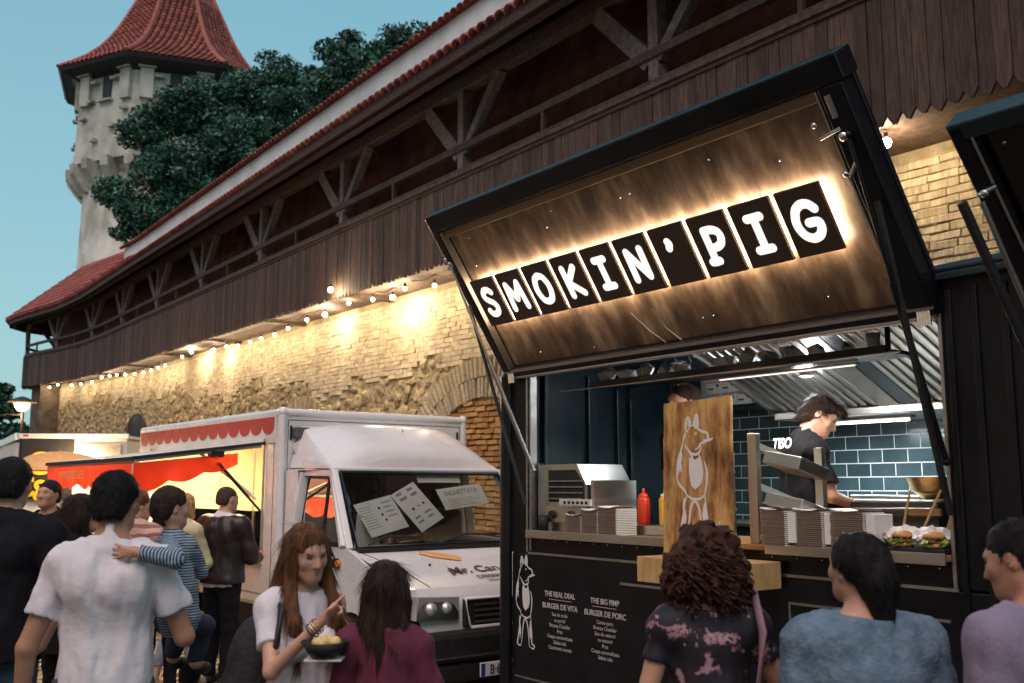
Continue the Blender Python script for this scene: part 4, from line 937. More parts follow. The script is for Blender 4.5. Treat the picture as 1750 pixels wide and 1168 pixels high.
# ---------------- white dessert van ----------------
VO = (-2.277, 9.78, 0); VR = R(38)
def VL(x, y, z):
    c, s = math.cos(VR), math.sin(VR); return Vector((VO[0]+x*c-y*s, VO[1]+x*s+y*c, z))
van = thing('dessert_van', 'white dessert van with open serving side and papers behind its windscreen', 'van', VO, VR)
def V(name, fn, m, parent=None, **k):
    q = MB(); fn(q); return q.build(name, m, parent or van, **k)
def patch(q, a, b, c, d, n=8, m=8, bulge=(0, 0, 0), sm=True):
    a, b, c, d, u = map(Vector, (a, b, c, d, bulge)); v = []
    for j in range(m+1):
        for i in range(n+1):
            s, t = i/n, j/m; p = a.lerp(b, s).lerp(d.lerp(c, s), t); k = (1-(2*s-1)**4)*(1-(2*t-1)**4) if bulge != (0, 0, 0) else 0; v.append(p+u*k)
    q.add(v, [(j*(n+1)+i, j*(n+1)+i+1, (j+1)*(n+1)+i+1, (j+1)*(n+1)+i) for j in range(m) for i in range(n)], sm)
# cargo box
V('box_front', lambda q: q.bb((.04, .0, .62), (2.19, .03, 2.47), .004), m_white)
V('box_roof', lambda q: q.bb((.03, .03, 2.44), (2.2, 4.22, 2.485), .01), m_white)
V('box_rear', lambda q: q.bb((.04, 4.2, .62), (2.19, 4.235, 2.45), .004), m_white)
V('box_right_side', lambda q: q.bb((2.19, .03, .62), (2.22, 4.2, 2.45), .004), m_white)
V('box_floor', lambda q: q.bb((.04, .03, .58), (2.19, 4.2, .64)), m_whiteold)
def rail_(a, b, r=.042): V('corner_rail', lambda q: q.cyl(a, b, r, n=12), m_white)
rail_((.035, .02, .6), (.035, .02, 2.47)); rail_((2.2, .02, .6), (2.2, .02, 2.47)); rail_((.035, .02, 2.47), (2.2, .02, 2.47)); rail_((.035, .02, 2.47), (.035, 4.22, 2.47))
V('corner_cap', lambda q: (q.ball((.035, .02, 2.475), .05, 10), q.ball((2.2, .02, 2.475), .05, 10)), m_white)
V('seam', lambda q: (q.bb((.085, -.0045, .65), (.090, -.0005, 2.40)), q.bb((.085, -.0045, 2.396), (2.15, -.0005, 2.401)), q.bb((2.145, -.0045, .65), (2.150, -.0005, 2.40))), m_blackmatt)
V('latch', lambda q: (q.bb((.105, -.012, 2.20), (.13, -.001, 2.34), .004), q.bb((2.10, -.012, 2.2), (2.125, -.001, 2.34), .004)), m_blackmatt)
V('fascia', lambda q: q.bb((-.012, .08, 2.17), (.03, 4.2, 2.44), .004), m_whiteold)
V('front_side_pillar', lambda q: q.bb((-.004, .055, .62), (.04, .30, 2.168), .004), m_white); V('rear_side_pillar', lambda q: q.bb((-.004, 3.75, .62), (.04, 4.2, 2.168), .004), m_white)
V('lower_side_panel', lambda q: q.bb((-.004, .302, .62), (.035, 3.748, 1.0), .004), m_whiteold)
V('side_seam', lambda q: (q.bb((-.008, .30, .70), (-.0045, 3.75, .704)), q.bb((-.008, .1, .64), (-.0045, .104, 2.2))), m_blackmatt)
V('sill_frame', lambda q: (q.bb((-.05, .30, .985), (-.006, 3.74, 1.01), .004), q.bb((-.03, .296, 1.01), (-.006, .312, 2.22), .003), q.bb((-.03, 3.72, 1.01), (-.006, 3.74, 2.22), .003)), m_alu)
for i in range(14):
    y0 = .10+i*.29
    q = MB(); pts = [(y0, 2.405), (y0+.28, 2.405)]+[(y0+.14+.14*math.cos(t), 2.345-.085*math.sin(t)) for t in np.linspace(0, math.pi, 9)]
    q.add([(-.0165, a, b) for a, b in pts], [tuple(range(len(pts)))]); q.build('scallop_print', m_redprint, van)
V('red_stripe', lambda q: q.bb((-.0155, .10, 2.40), (-.0125, 4.16, 2.43)), m_redprint)
# awning flap and valance
V('awning_flap', lambda q: patch(q, (-.01, .28, 2.19), (-.01, 3.45, 2.19), (-1.31, 3.45, 2.02), (-1.31, .28, 2.02)), m_whiteold)
V('awning_rim', lambda q: (q.beam((-.02, .28, 2.175), (-1.31, .28, 2.005), .02, .03), q.beam((-1.31, .28, 2.0), (-1.31, 3.45, 2.0), .02, .035)), m_blackmatt)
V('awning_rail', lambda q: (q.beam((-.05, .30, 2.145), (-1.28, .30, 1.985), .015, .03), q.beam((-1.29, .31, 1.975), (-1.29, 3.43, 1.975), .015, .03)), m_alu)
def valance(name, pfun, L, n, drop, amp):
    q = MB(); v = []; K = 10*n
    for i in range(K+1):
        s = i/K; w = .02*math.sin(s*L*9)+.008*math.sin(s*L*23); ph = (s*n) % 1
        for j in range(6):
            t = j/5; z = -t*(drop+amp*math.sin(math.pi*ph)); v.append(pfun(s, w*t, z))
    q.add(v, [(i*6+j, i*6+j+1, (i+1)*6+j+1, (i+1)*6+j) for i in range(K) for j in range(5)], True); return q.build(name, m_red, van)
valance('red_valance', lambda s, w, z: (-1.31+w, .30+3.1*s, 1.97+z), 3.1, 7, .20, .055)
valance('red_valance', lambda s, w, z: (-1.29+1.0*s, .31+w, 1.96+.11*s+z*(1-.55*s)), 1.1, 3, .24, .06)
text('THE WORLDESSERT EXPER', .105, m_orangeprint, van, (-1.345, 2.75, 1.83), (R(90), 0, R(-90)), 'valance_lettering', 'LEFT', .001, .8, .003)
V('strut', lambda q: (q.cyl((-.02, .34, 1.50), (-.48, .34, 1.98), .013), q.cyl((-.15, .34, 1.64), (-.48, .34, 1.98), .018), q.box((-.50, .34, 2.06), (.14, .1, .06), bev=.01)), m_blackmatt)
V('strut', lambda q: (q.cyl((-.02, 3.55, 1.50), (-.48, 3.44, 1.98), .013),), m_blackmatt)
V('white_brace', lambda q: q.beam((-.03, .42, 1.62), (-.62, .42, 2.06), .05, .02), m_white)
# shop inside
cream = pm('cream_interior', (.72, .58, .38), (.80, .68, .48), rough=.5, scale=2)
V('inner_wall', lambda q: q.bb((2.10, .05, .65), (2.15, 4.18, 2.42)), cream); V('inner_wall', lambda q: q.bb((.05, 4.10, .65), (2.1, 4.15, 2.42)), cream); V('inner_wall', lambda q: q.bb((.05, .05, .65), (2.1, .08, 2.42)), cream)
V('ceiling', lambda q: q.bb((.05, .08, 2.40), (2.1, 4.1, 2.43)), cream)
V('display_counter', lambda q: q.bb((.02, .32, 1.01), (.55, 3.7, 1.05), .004), m_red); V('counter_front', lambda q: q.bb((.5, .32, .65), (.54, 3.7, 1.0)), cream)
V('glass_screen', lambda q: q.bb((.03, .34, 1.055), (.036, 3.68, 1.50)), m_glass)
for y in (.62, 1.5, 2.6): V('screen_frame', lambda q: q.bb((.02, y, 1.05), (.035, y+.015, 2.165)), m_alu)
for z in (1.35, 1.7, 2.02): V('back_shelf', lambda q: q.bb((1.75, .2, z), (2.1, 4.0, z+.025), .003), m_ply)
V('glass_shelf', lambda q: q.bb((.15, .34, 1.28), (.45, 3.68, 1.288)), m_glass)
gm = [m_ply, m_card, m_orangeprint, m_red, m_paper, m_fries, m_bun, cream]
for nm, xs_, zs_, cnt_ in (('jar', (1.8, 2.05), (1.376, 1.726, 2.046), 40), ('pastry', (.12, .48), (1.055, 1.29), 44)):
    for z in zs_:
        for m in [m_ply, m_redprint, m_brownprint, m_navy, m_card] if nm == 'jar' else gm[3:7]:
            q = MB()
            for k in range(cnt_//4):
                x = random.uniform(*xs_); y = random.uniform(.45, 3.6)
                if nm == 'jar': h = random.uniform(.1, .24); q.cyl((x, y, z), (x, y, z+h), random.uniform(.03, .05), n=10)
                else: q.ball((x, y, z+.03), random.uniform(.03, .06), 7, rz=.03)
            q.build(nm, m, van, kind='stuff')
V('poster', lambda q: (q.bb((2.085, .6, 1.95), (2.095, 1.3, 2.3)), q.bb((2.085, 1.7, 1.98), (2.095, 2.6, 2.28))), m_orangeprint)
V('price_card', lambda q: [q.bb((.1, .5+i*.4, 1.10), (.104, .68+i*.4, 1.22)) for i in range(8)], m_paper)
V('inner_lamp', lambda q: (q.cyl((.9, .4, 2.375), (.9, 2.0, 2.375), .02), q.cyl((.9, 2.2, 2.375), (.9, 3.8, 2.375), .02)), m_warmglow)
al = bpy.data.lights.new('shop_light', 'AREA'); al.shape = 'RECTANGLE'; al.size = 3.2; al.size_y = .5; al.energy = 75; al.color = (1, .70, .38)
ao = bpy.data.objects.new('shop_light', al); link(ao, van); ao.location = (.85, 2.05, 2.35); ao.rotation_euler = (0, R(-12), R(90)); ao.rotation_euler = (R(0), R(0), R(90))
al = bpy.data.lights.new('awning_light', 'AREA'); al.shape = 'RECTANGLE'; al.size = 2.8; al.size_y = .1; al.energy = 45; al.color = (1, .66, .34)
ao = bpy.data.objects.new('awning_light', al); link(ao, van); ao.location = (-.12, 2.0, 2.13); ao.rotation_euler = (0, R(35), 0); al.size = .1; al.size_y = 2.8
V('awning_lamp', lambda q: q.cyl((-.10, .5, 2.15), (-.10, 3.3, 2.15), .014), m_warmglow)
# cab
V('hood', lambda q: patch(q, (.14, -2.18, .93), (2.09, -2.18, .93), (2.16, -1.33, 1.195), (.07, -1.33, 1.195)), m_white)
V('nose', lambda q: patch(q, (.20, -2.30, .60), (2.03, -2.30, .60), (2.09, -2.18, .93), (.14, -2.18, .93), bulge=(0, -.03, .0)), m_white)
V('hood_crease', lambda q: (q.tube([(.35, -2.17, .935), (.30, -1.75, 1.066), (.13, -1.34, 1.192)], .004, 4), q.tube([(1.88, -2.17, .935), (1.93, -1.75, 1.066), (2.10, -1.34, 1.192)], .004, 4)), m_blackmatt)
def arch(yc, r, y0, y1, zb, zt, x, nm='fender'):
    pts = [(y0, zb), (y0, zt[0]), (y1, zt[1]), (y1, zb)] + [(yc+r*math.cos(t), .29+r*math.sin(t)) for t in np.linspace(0, math.pi, 13)][::1]
    # y1 > y0 : run along the bottom back to y0 through the arch
    poly = [(y0, zb), (y0, zt[0])]+zt[2:]+[(y1, zt[1]), (y1, zb)]+[(yc+r*math.cos(t), max(zb, .29+r*math.sin(t))) for t in np.linspace(0.001, math.pi-.001, 15)]
    V(nm, lambda q: q.prism(poly, x, x+.03, 'yz'), m_white)
arch(-1.42, .40, -2.22, -.98, .42, [.88, 1.215, (-1.33, 1.205)], .05); arch(-1.42, .40, -2.22, -.98, .42, [.88, 1.215, (-1.33, 1.205)], 2.15)
V('wheel_well', lambda q: (q.cyl((.30, -1.42, .30), (.32, -1.42, .30), .42), q.bb((.08, -1.85, .62), (.35, -.99, .66))), m_blackmatt)
for xx in (.07, 1.93):
    w = V('wheel', lambda q: q.lathe([(.19, 0), (.30, .0), (.325, .03), (.33, .1), (.325, .18), (.30, .21), (.19, .21)], n=32, rot=rotm(0, R(90), 0), c=(xx, -1.42, .33)), m_rubber)
    x_ = xx+.015
    V('rim', lambda q: q.lathe([(.0, .05), (.06, .045), (.08, .06), (.16, .05), (.185, .02), (.20, .0), (.195, .1)], n=32, rot=rotm(0, R(90), 0), c=(x_, -1.42, .33)), m_steel, w)
    for i in range(10):
        t = i*math.pi/5; V('rim_slot', lambda q: q.cyl((x_+.040, -1.42+math.cos(t)*.125, .33+math.sin(t)*.125), (x_+.050, -1.42+math.cos(t)*.125, .33+math.sin(t)*.125), .020, n=8), m_blackmatt, w)
V('rear_wheel', lambda q: q.cyl((.05, 3.1, .33), (.28, 3.1, .33), .33, n=24), m_rubber)
V('chassis', lambda q: q.bb((.35, -1.9, .28), (1.9, 4.1, .55)), m_blackmatt)
V('floor_pan', lambda q: q.bb((.10, -1.25, .45), (2.13, 0, .50)), m_blackmatt)
dr = V('door', lambda q: (q.bb((.045, -.97, .46), (.075, -.12, 1.22), .008)), m_white)
V('door_frame', lambda q: (q.beam((.06, -1.22, 1.22), (.165, -.80, 1.87), .05, .06), q.beam((.165, -.80, 1.87), (.165, -.28, 1.88), .05, .06), q.beam((.06, -.24, 1.22), (.155, -.25, 1.88), .05, .08)), m_white, dr)
V('window_seal', lambda q: q.tube([(.075, -1.12, 1.255), (.15, -.84, 1.82), (.152, -.36, 1.83), (.08, -.33, 1.255)], .014, 6, closed=True), m_blackmatt, dr)
V('window_bar', lambda q: q.beam((.075, -.80, 1.24), (.148, -.78, 1.82), .018, .025), m_blackmatt, dr)
V('side_glass', lambda q: q.add([(.08, -1.12, 1.25), (.15, -.84, 1.82), (.152, -.36, 1.83), (.082, -.33, 1.25)], [(0, 1, 2, 3)]), m_wind, dr)
V('door_handle', lambda q: q.bb((.025, -.34, .95), (.044, -.20, .99), .006), m_blackmatt, dr)
V('cab_side_upper', lambda q: (q.prism([(-.23, 1.22), (-.23, 1.90), (-.03, 1.90), (-.03, 1.22)], .07, .10, 'yz'), q.prism([(-.12, .46), (-.12, 1.22), (-.01, 1.22), (-.01, .46)], .05, .08, 'yz')), m_white)
V('cab_side_right', lambda q: (q.bb((2.13, -.97, .46), (2.16, -.02, 1.22), .006), q.beam((2.14, -1.25, 1.22), (2.05, -.80, 1.88), .05, .06), q.beam((2.05, -.80, 1.89), (2.05, -.03, 1.9), .05, .06), q.beam((2.14, -.25, 1.22), (2.05, -.22, 1.9), .05, .08)), m_white)
V('cab_rear_wall', lambda q: q.bb((.12, -.022, .5), (2.12, -.006, 1.9)), pm('cab_lining', (.28, .27, .24), rough=.8))
V('roof_fairing', lambda q: (patch(q, (.155, -.82, 1.915), (2.07, -.82, 1.915), (1.93, -.02, 2.34), (.22, -.02, 2.34), n=16, m=12, bulge=(0, -.13, .12)),
   patch(q, (.155, -.82, 1.915), (.22, -.02, 2.34), (.10, -.02, 1.90), (.150, -.80, 1.90), n=12, m=4, bulge=(-.012, 0, 0)),
   patch(q, (2.07, -.82, 1.915), (1.93, -.02, 2.34), (2.14, -.02, 1.90), (2.075, -.80, 1.90), n=12, m=4, bulge=(.012, 0, 0))), m_white)
V('fairing_seam', lambda q: q.tube([(.14, -.78, 1.905), (.13, -.4, 1.915), (.10, -.03, 1.92)], .005, 4), m_blackmatt)
V('header_rail', lambda q: q.beam((.15, -.83, 1.895), (2.075, -.83, 1.895), .05, .045, bev=.01), m_white)
V('a_pillar', lambda q: q.beam((.085, -1.30, 1.20), (.165, -.82, 1.91), .06, .05, bev=.01), m_white); V('a_pillar', lambda q: q.beam((2.14, -1.30, 1.20), (2.06, -.82, 1.91), .06, .05, bev=.01), m_white)
V('windscreen_seal', lambda q: q.tube([(.145, -1.325, 1.215), (.21, -.87, 1.875), (2.02, -.87, 1.875), (2.08, -1.325, 1.215)], .022, 6, closed=True), pm('dark_teal_seal', (.012, .035, .042), rough=.3))
V('windscreen', lambda q: patch(q, (.15, -1.32, 1.22), (2.08, -1.32, 1.22), (2.02, -.872, 1.87), (.21, -.872, 1.87), n=12, m=8, bulge=(0, -.035, .02)), m_wind)
V('cowl', lambda q: q.beam((.12, -1.36, 1.195), (2.11, -1.36, 1.195), .10, .03, bev=.008), m_blackmatt); V('cowl_grille', lambda q: [q.beam((.2, -1.40+i*.022, 1.206+i*.006), (2.0, -1.40+i*.022, 1.206+i*.006), .006, .02) for i in range(4)], m_blackmatt)
for a, b, c in (((.95, -1.40, 1.235), (.55, -1.41, 1.30), (.22, -1.39, 1.24)), ((1.85, -1.40, 1.235), (1.45, -1.41, 1.30), (1.02, -1.385, 1.25))):
    V('wiper', lambda q: (q.tube([a, b], .008, 5), q.tube([(c[0], c[1], c[2]), ((b[0]+c[0])/2, b[1]+.012, b[2]+.01), (b[0]+.22, b[1]+.018, b[2]-.005)], .010, 5)), m_blackmatt)
V('dashboard', lambda q: q.bb((.12, -1.28, 1.0), (2.1, -.92, 1.19), .03), pm('grey_dashboard', (.20, .20, .18), (.28, .27, .25), rough=.7, scale=5))
V('steering_wheel', lambda q: q.tube([(.62+.19*math.cos(t), -.86+.05*math.sin(t), 1.27+.17*math.sin(t)) for t in np.linspace(0, 6.28, 22)[:-1]], .014, 6, closed=True), m_blackmatt)
for x in (.55, 1.25, 1.75): V('seat', lambda q: (q.bb((x-.22, -.34, .8), (x+.22, -.16, 1.5), .05), q.bb((x-.12, -.30, 1.52), (x+.12, -.2, 1.72), .04)), pm('seat_cloth', (.05, .06, .07), (.10, .11, .12), rough=.9, scale=8) if x < 1 else bpy.data.materials['seat_cloth'])
# papers behind the windscreen, resting on the glass
def wsp(x, t, off=.02):  # point just behind the windscreen, t = 0 base .. 1 top
    return Vector((x, -1.32+.448*t+off, 1.22+.65*t))
WA = math.atan2(.65, .448)
def paper(x, t, w, h, tilt, label, marks, off=.03):
    o = bpy.data.objects.new('paper_sheet', None); link(o, van); o.location = wsp(x, t, off); o.rotation_euler = (Matrix.Rotation(WA, 3, 'X') @ Matrix.Rotation(tilt, 3, 'Z')).to_euler(); tag(o, label)
    o2 = MB().bb((-w/2, -h/2, -.002), (w/2, h/2, 0)).build('sheet', m_paper, o)
    for mk in marks:
        q = MB()
        if mk[0] == 'lines':
            for i in range(mk[5]): q.bb((mk[1], mk[2]-i*mk[6], .0006), (mk[1]+mk[3]*random.uniform(.7, 1), mk[2]-i*mk[6]+mk[4], .0012))
        elif mk[0] == 'dot': q.cyl((mk[1], mk[2], .0006), (mk[1], mk[2], .0012), mk[3], n=10)
        q.build('print', m_blackmatt if mk[-1] == 'k' else bpy.data.materials['grey_print'], o)
    return o
pm('grey_print', (.30, .30, .29), rough=.8)
paper(.52, .40, .44, .36, R(14), 'left printed sheet leaning behind the windscreen', [('lines', -.20, .12, .16, .006, 9, .028, 'g'), ('dot', .02, .08, .015, 'k'), ('dot', .02, .01, .014, 'k'), ('dot', .03, -.05, .014, 'k'), ('lines', .07, .12, .12, .012, 4, .05, 'g')], .05)
paper(.93, .52, .34, .46, R(27), 'tilted white sheet in the middle of the windscreen', [('lines', -.12, .18, .10, .03, 2, .06, 'g'), ('lines', .03, .17, .09, .03, 2, .06, 'g'), ('dot', -.06, .0, .016, 'k'), ('dot', .02, .0, .010, 'k'), ('dot', .09, -.0, .014, 'k'), ('lines', -.12, -.1, .10, .02, 2, .05, 'g'), ('lines', .02, -.1, .1, .02, 2, .05, 'g')], .03)
op = paper(1.50, .66, .56, .24, R(8), 'wide white sign with printed words behind the right of the windscreen', [('lines', -.2, -.02, .42, .006, 4, .025, 'g')], .03)
text('INGHETTATA', .075, bpy.data.materials['grey_print'], op, (-.0, .03, .002), (0, 0, 0), 'sign_lettering', 'CENTER', .0005, .9, .001)
paper(1.30, .93, .5, .10, R(0), 'white strip under the sun visor', [], .05)
V('white_folder', lambda q: q.prism([(.25, 1.20), (.52, 1.20), (.42, 1.45), (.27, 1.50)], -1.10, -1.08), m_card)
# front details
def headlight(x0, x1, fl):
    o = V('headlight', lambda q: q.prism([(x0, .70), (x1, .685), (x1, .86), (x0+.02*fl, .88)] if fl > 0 else [(x0, .685), (x1, .70), (x1-.02, .88), (x0, .86)], -2.325, -2.24), m_reflector)
    V('lens', lambda q: patch(q, (x0, -2.335, .695), (x1, -2.335, .68), (x1, -2.30, .865), (x0, -2.30, .885), bulge=(0, -.02, 0)), m_lens, o)
    V('bulb_bowl', lambda q: (q.ball(((x0+x1)/2-.07, -2.32, .78), .055, 10), q.ball(((x0+x1)/2+.08, -2.32, .78), .05, 10)), m_reflector, o)
headlight(.12, .53, 1); headlight(1.63, 2.04, -1)
gr_ = V('grille', lambda q: q.bb((.575, -2.345, .62), (1.58, -2.30, .84), .01), m_blackmatt)
V('grille_frame', lambda q: q.tube([(.575, -2.35, .845), (.62, -2.36, .615), (1.54, -2.36, .615), (1.58, -2.35, .845)], .018, 6, closed=True), m_white, gr_)
V('grille_bar', lambda q: [q.bb((.67, -2.362, .65+i*.045), (1.56, -2.346, .664+i*.045), .003) for i in range(4)], m_alu, gr_)
V('badge', lambda q: (q.cyl((1.05, -2.385, .74), (1.05, -2.36, .74), .075, n=28)), m_chrome, gr_); V('badge_face', lambda q: q.cyl((1.05, -2.389, .74), (1.05, -2.385, .74), .058, n=28), pm('dark_badge', (.03, .03, .045), rough=.3), gr_)
text('FIAT', .048, m_chrome, gr_, (1.05, -2.391, .724), (R(90), 0, 0), 'badge_lettering', 'CENTER', .001, .8, .001)
V('bumper', lambda q: (q.bb((.10, -2.42, .36), (2.12, -2.20, .60), .05), q.bb((.12, -2.40, .20), (2.10, -2.25, .35), .03)), m_blackmatt)
V('bumper_line', lambda q: q.bb((.12, -2.428, .40), (2.1, -2.421, .412)), m_alu)
pl = V('number_plate', lambda q: q.bb((.66, -2.445, .235), (1.18, -2.432, .345), .004), m_paper); V('plate_band', lambda q: q.bb((.665, -2.4475, .24), (.705, -2.4455, .34)), pm('blue_band', (.02, .06, .35), rough=.5), pl)
text('B\u00b7611 MRC', .105, m_blackmatt, pl, (.945, -2.4475, .252), (R(90), 0, 0), 'plate_lettering', 'CENTER', .0008, .78, .001)
V('washer_nozzle', lambda q: (q.ball((.62, -1.75, 1.075), .012, 6), q.ball((1.55, -1.75, 1.075), .012, 6)), m_blackmatt)
V('indicator', lambda q: (q.ball((.035, -1.95, .82), .02, 8),), m_amber); V('side_lamp', lambda q: q.cyl((.02, -1.15, 1.08), (.05, -1.15, 1.08), .045, n=14), m_blackmatt)
V('amber_reflector', lambda q: q.cyl((.015, -1.19, 1.08), (.035, -1.19, 1.08), .03, n=12), m_amber)
hr = R(17.3)
def hoodp(x, y): return (x, y, .93+(y+2.18)*.3118+.006)
text('Mr. Cannoli', .185, m_brownprint, van, hoodp(1.12, -1.93), (hr, 0, R(7)), 'hood_lettering', 'CENTER', .001, .95, .0035, .25)
text('DESSERT TRUCK', .082, m_brownprint, van, hoodp(1.20, -2.055), (hr, 0, R(5)), 'hood_lettering', 'CENTER', .001, .95, .0008)
text('WWW.CANNOLI.RO', .055, m_brownprint, van, hoodp(1.22, -2.135), (hr, 0, R(4)), 'hood_lettering', 'CENTER', .001, .95)
q = MB(); q.tube([hoodp(.70, -1.46), hoodp(.80, -1.52), hoodp(.92, -1.58), hoodp(1.02, -1.63)], [.04, .065, .07, .06], 12); 
for p in q.v: p.z = hoodp(0, p.y)[2]+max(0, (p.z-hoodp(0, p.y)[2]))*.1+.001
q.build('pastry_print', m_orangeprint, van)
V('antenna', lambda q: (q.cyl((1.12, -.50, 2.20), (1.12, -.46, 2.32), .004), q.ball((1.12, -.50, 2.20), .022, 8)), m_blackmatt)
V('mirror', lambda q: (q.bb((2.20, -1.15, 1.25), (2.36, -1.03, 1.50), .02), q.cyl((2.14, -1.1, 1.3), (2.22, -1.1, 1.35), .015)), m_blackmatt)
V('rooflamp_bracket', lambda q: q.bb((.13, -.10, 2.215), (.29, -.002, 2.325), .012), pm('grey_plastic', (.10, .10, .11), rough=.5))
V('round_lamp', lambda q: (q.cyl((.20, -.09, 2.115), (.20, -.01, 2.115), .085, .07, 20), q.cyl((.20, -.094, 2.115), (.20, -.09, 2.115), .065, n=20)), m_whiteold); V('lamp_screw', lambda q: q.ball((.20, -.096, 2.115), .012, 6), m_blackmatt)

# ---------------- trailer, canopy and street lamp at the far left ----------------
tr_ = thing('food_trailer', 'far food trailer with black sign board and yellow letters behind the white van', 'trailer', (-7.38, 15.0, 0), R(3))
V('body', lambda q: q.bb((0.02, .02, .5), (1.56, 3.0, 2.45)), m_whiteold, tr_); V('roof_rim', lambda q: (q.bb((-.02, -.03, 2.455), (1.6, .0, 2.53), .01), q.bb((-.02, .0, 2.455), (1.6, 3.02, 2.50), .01)), m_white, tr_)
V('side_rim', lambda q: q.beam((-.05, 0, 2.49), (-1.5, 2.6, 2.45), .06, .10), m_white, tr_)
V('side_wall', lambda q: q.beam((-.05, .03, 1.45), (-1.5, 2.63, 1.45), .04, 1.9), m_whiteold, tr_)
sb = V('sign_board', lambda q: q.bb((.03, -.03, 1.55), (.80, -.002, 2.44)), pm('matt_charcoal', (.02, .018, .02), rough=.7), tr_)
text('O', .46, m_yellow, tr_, (.33, -.036, 1.93), (R(90), 0, 0), 'yellow_letter', 'CENTER', .003, 1.1, .012); text('&', .42, m_yellow, tr_, (.40, -.036, 1.56), (R(90), R(-12), 0), 'yellow_letter', 'CENTER', .003, 1.1, .010)
text('C', .42, m_yellow, tr_, (.10, -.036, 1.60), (R(90), 0, 0), 'yellow_letter', 'CENTER', .003, 1.1, .010)
V('red_marker', lambda q: q.bb((.05, -.036, 2.485), (.12, -.031, 2.515)), m_redprint, tr_)
V('window_band', lambda q: (q.bb((.95, -.03, 2.18), (1.5, -.005, 2.38), .01)), m_alu, tr_); V('lit_bulb', lambda q: (q.ball((.90, -.08, 2.33), .04, 8), q.ball((.83, -.08, 2.22), .03, 8), q.ball((1.02, -.08, 2.24), .02, 8)), m_warmglow, tr_)
al = bpy.data.lights.new('trailer_light', 'POINT'); al.energy = 30; al.color = (1, .68, .35); al.shadow_soft_size = .1; ao = bpy.data.objects.new('trailer_light', al); link(ao, tr_); ao.location = (.9, -.35, 2.1)
oc = thing('orange_canopy', 'orange domed canopy top beside the far trailer', 'canopy', (-6.05, 13.4, 1.95), 0); V('fabric', lambda q: q.lathe([(.62, .0), (.56, .10), (.38, .2), (.15, .25), (0.001, .26)], n=20), m_orangeprint, oc); V('pole', lambda q: q.cyl((0, 0, -1.95), (0, 0, .3), .02), m_alu, oc)
rv = thing('roof_vent', 'dark hooded vent on the roof behind the white van', 'vent', (-6.1, 16.2, 2.5), 0); V('cowl', lambda q: q.lathe([(.16, 0), (.15, .22), (.12, .33), (.06, .40), (.001, .42)], n=14), m_blackmatt, rv); V('skirt', lambda q: q.prism([(-.12, -.1), (.28, -.1), (.20, .2), (-.05, .2)], -.1, .1), m_blackmatt, rv)
V('support_pole', lambda q: q.cyl((0, 0, -2.5), (0, 0, 0), .03), m_blackmatt, rv)
lp = thing('street_lamp', 'glowing orange street lamp on a thin post at the left edge', 'street lamp', (-10.85, 22, 0), 0)
V('post', lambda q: q.cyl((.0, 0, 0), (0.03, 0, 3.35), .045, .03), m_blackmatt, lp); V('arm', lambda q: q.tube([(0.03, 0, 3.3), (-.3, 0, 3.32), (-.7, 0, 3.25)], .02, 6), m_blackmatt, lp)
V('shade', lambda q: q.lathe([(0.001, 3.72), (.08, 3.70), (.30, 3.60), (.31, 3.585)], n=20), m_blackmatt, lp); V('glowing_globe', lambda q: q.lathe([(0.001, 3.38), (.08, 3.40), (.14, 3.48), (.16, 3.56), (0.001, 3.58)], n=16), m_streetglow, lp)
al = bpy.data.lights.new('lamp_light', 'POINT'); al.energy = 90; al.color = (1, .5, .2); al.shadow_soft_size = .12; ao = bpy.data.objects.new('lamp_light', al); link(ao, lp); ao.location = (0, 0, 3.30)

# ---------------- string lights under the gallery ----------------
BL = [(-15.2, 4.50), (-14.3, 4.44), (-13.2, 4.46), (-12.3, 4.38), (-11.4, 4.34), (-17.0, 4.42), (-17.9, 4.36), (-18.6, 4.31), (-19.35, 4.30), (-20.0, 4.30), (-20.75, 4.29), (-21.5, 4.34), (-24.9, 4.40), (-26.4, 4.30), (-27.1, 4.29), (-27.8, 4.27), (-28.6, 4.27), (-29.6, 4.30), (-30.7, 4.36), (-31.8, 4.42), (-32.6, 4.45), (-33.5, 4.45), (-34.6, 4.38), (-35.6, 4.36), (-36.5, 4.37), (-37.8, 4.45), (-38.6, 4.40)]
BIG = [(-13.7, 4.40), (-22.6, 4.36), (-24.3, 4.48), (-16.3, 4.44)]
WM = Matrix.Translation(WO) @ Matrix.Rotation(WR, 4, 'Z')
sock = MB().cyl((0, 0, .03), (0, 0, .085), .018, n=8).mesh('socket', m_blackmatt); glb = MB().ball((0, 0, 0), .030, 10).mesh('bulb_glass', m_bulb); glbb = MB().ball((0, 0, 0), .042, 10).mesh('bulb_glass', m_bulbbig)
allb = sorted([(x, z, .5, 0) for x, z in BL]+[(x, z, .55, 1) for x, z in BIG], key=lambda b: -b[0])
def bulb(x, z, off, big, lab, watt):
    z -= .05
    w = WM @ WL(x, off, z); t = thing('string_bulb', lab, 'light bulb', w, 0, 'glowing bulbs strung below the gallery')
    inst('bulb_glass', glbb if big else glb, t); inst('socket', sock, t)
    l = bpy.data.lights.new('bulb_light', 'POINT'); l.energy = watt; l.color = (1, .79, .50); l.shadow_soft_size = .03; lo = bpy.data.objects.new('bulb_light', l); link(lo, t); lo.location = (0, 0, -.10)
ORD = ['first', 'second', 'third', 'fourth', 'fifth', 'sixth', 'seventh', 'eighth', 'ninth', 'tenth', 'eleventh', 'twelfth', 'thirteenth', 'fourteenth', 'fifteenth', 'sixteenth', 'seventeenth', 'eighteenth', 'nineteenth', 'twentieth', 'twenty-first', 'twenty-second', 'twenty-third', 'twenty-fourth', 'twenty-fifth', 'twenty-sixth', 'twenty-seventh', 'twenty-eighth', 'twenty-ninth', 'thirtieth', 'thirty-first', 'thirty-second']
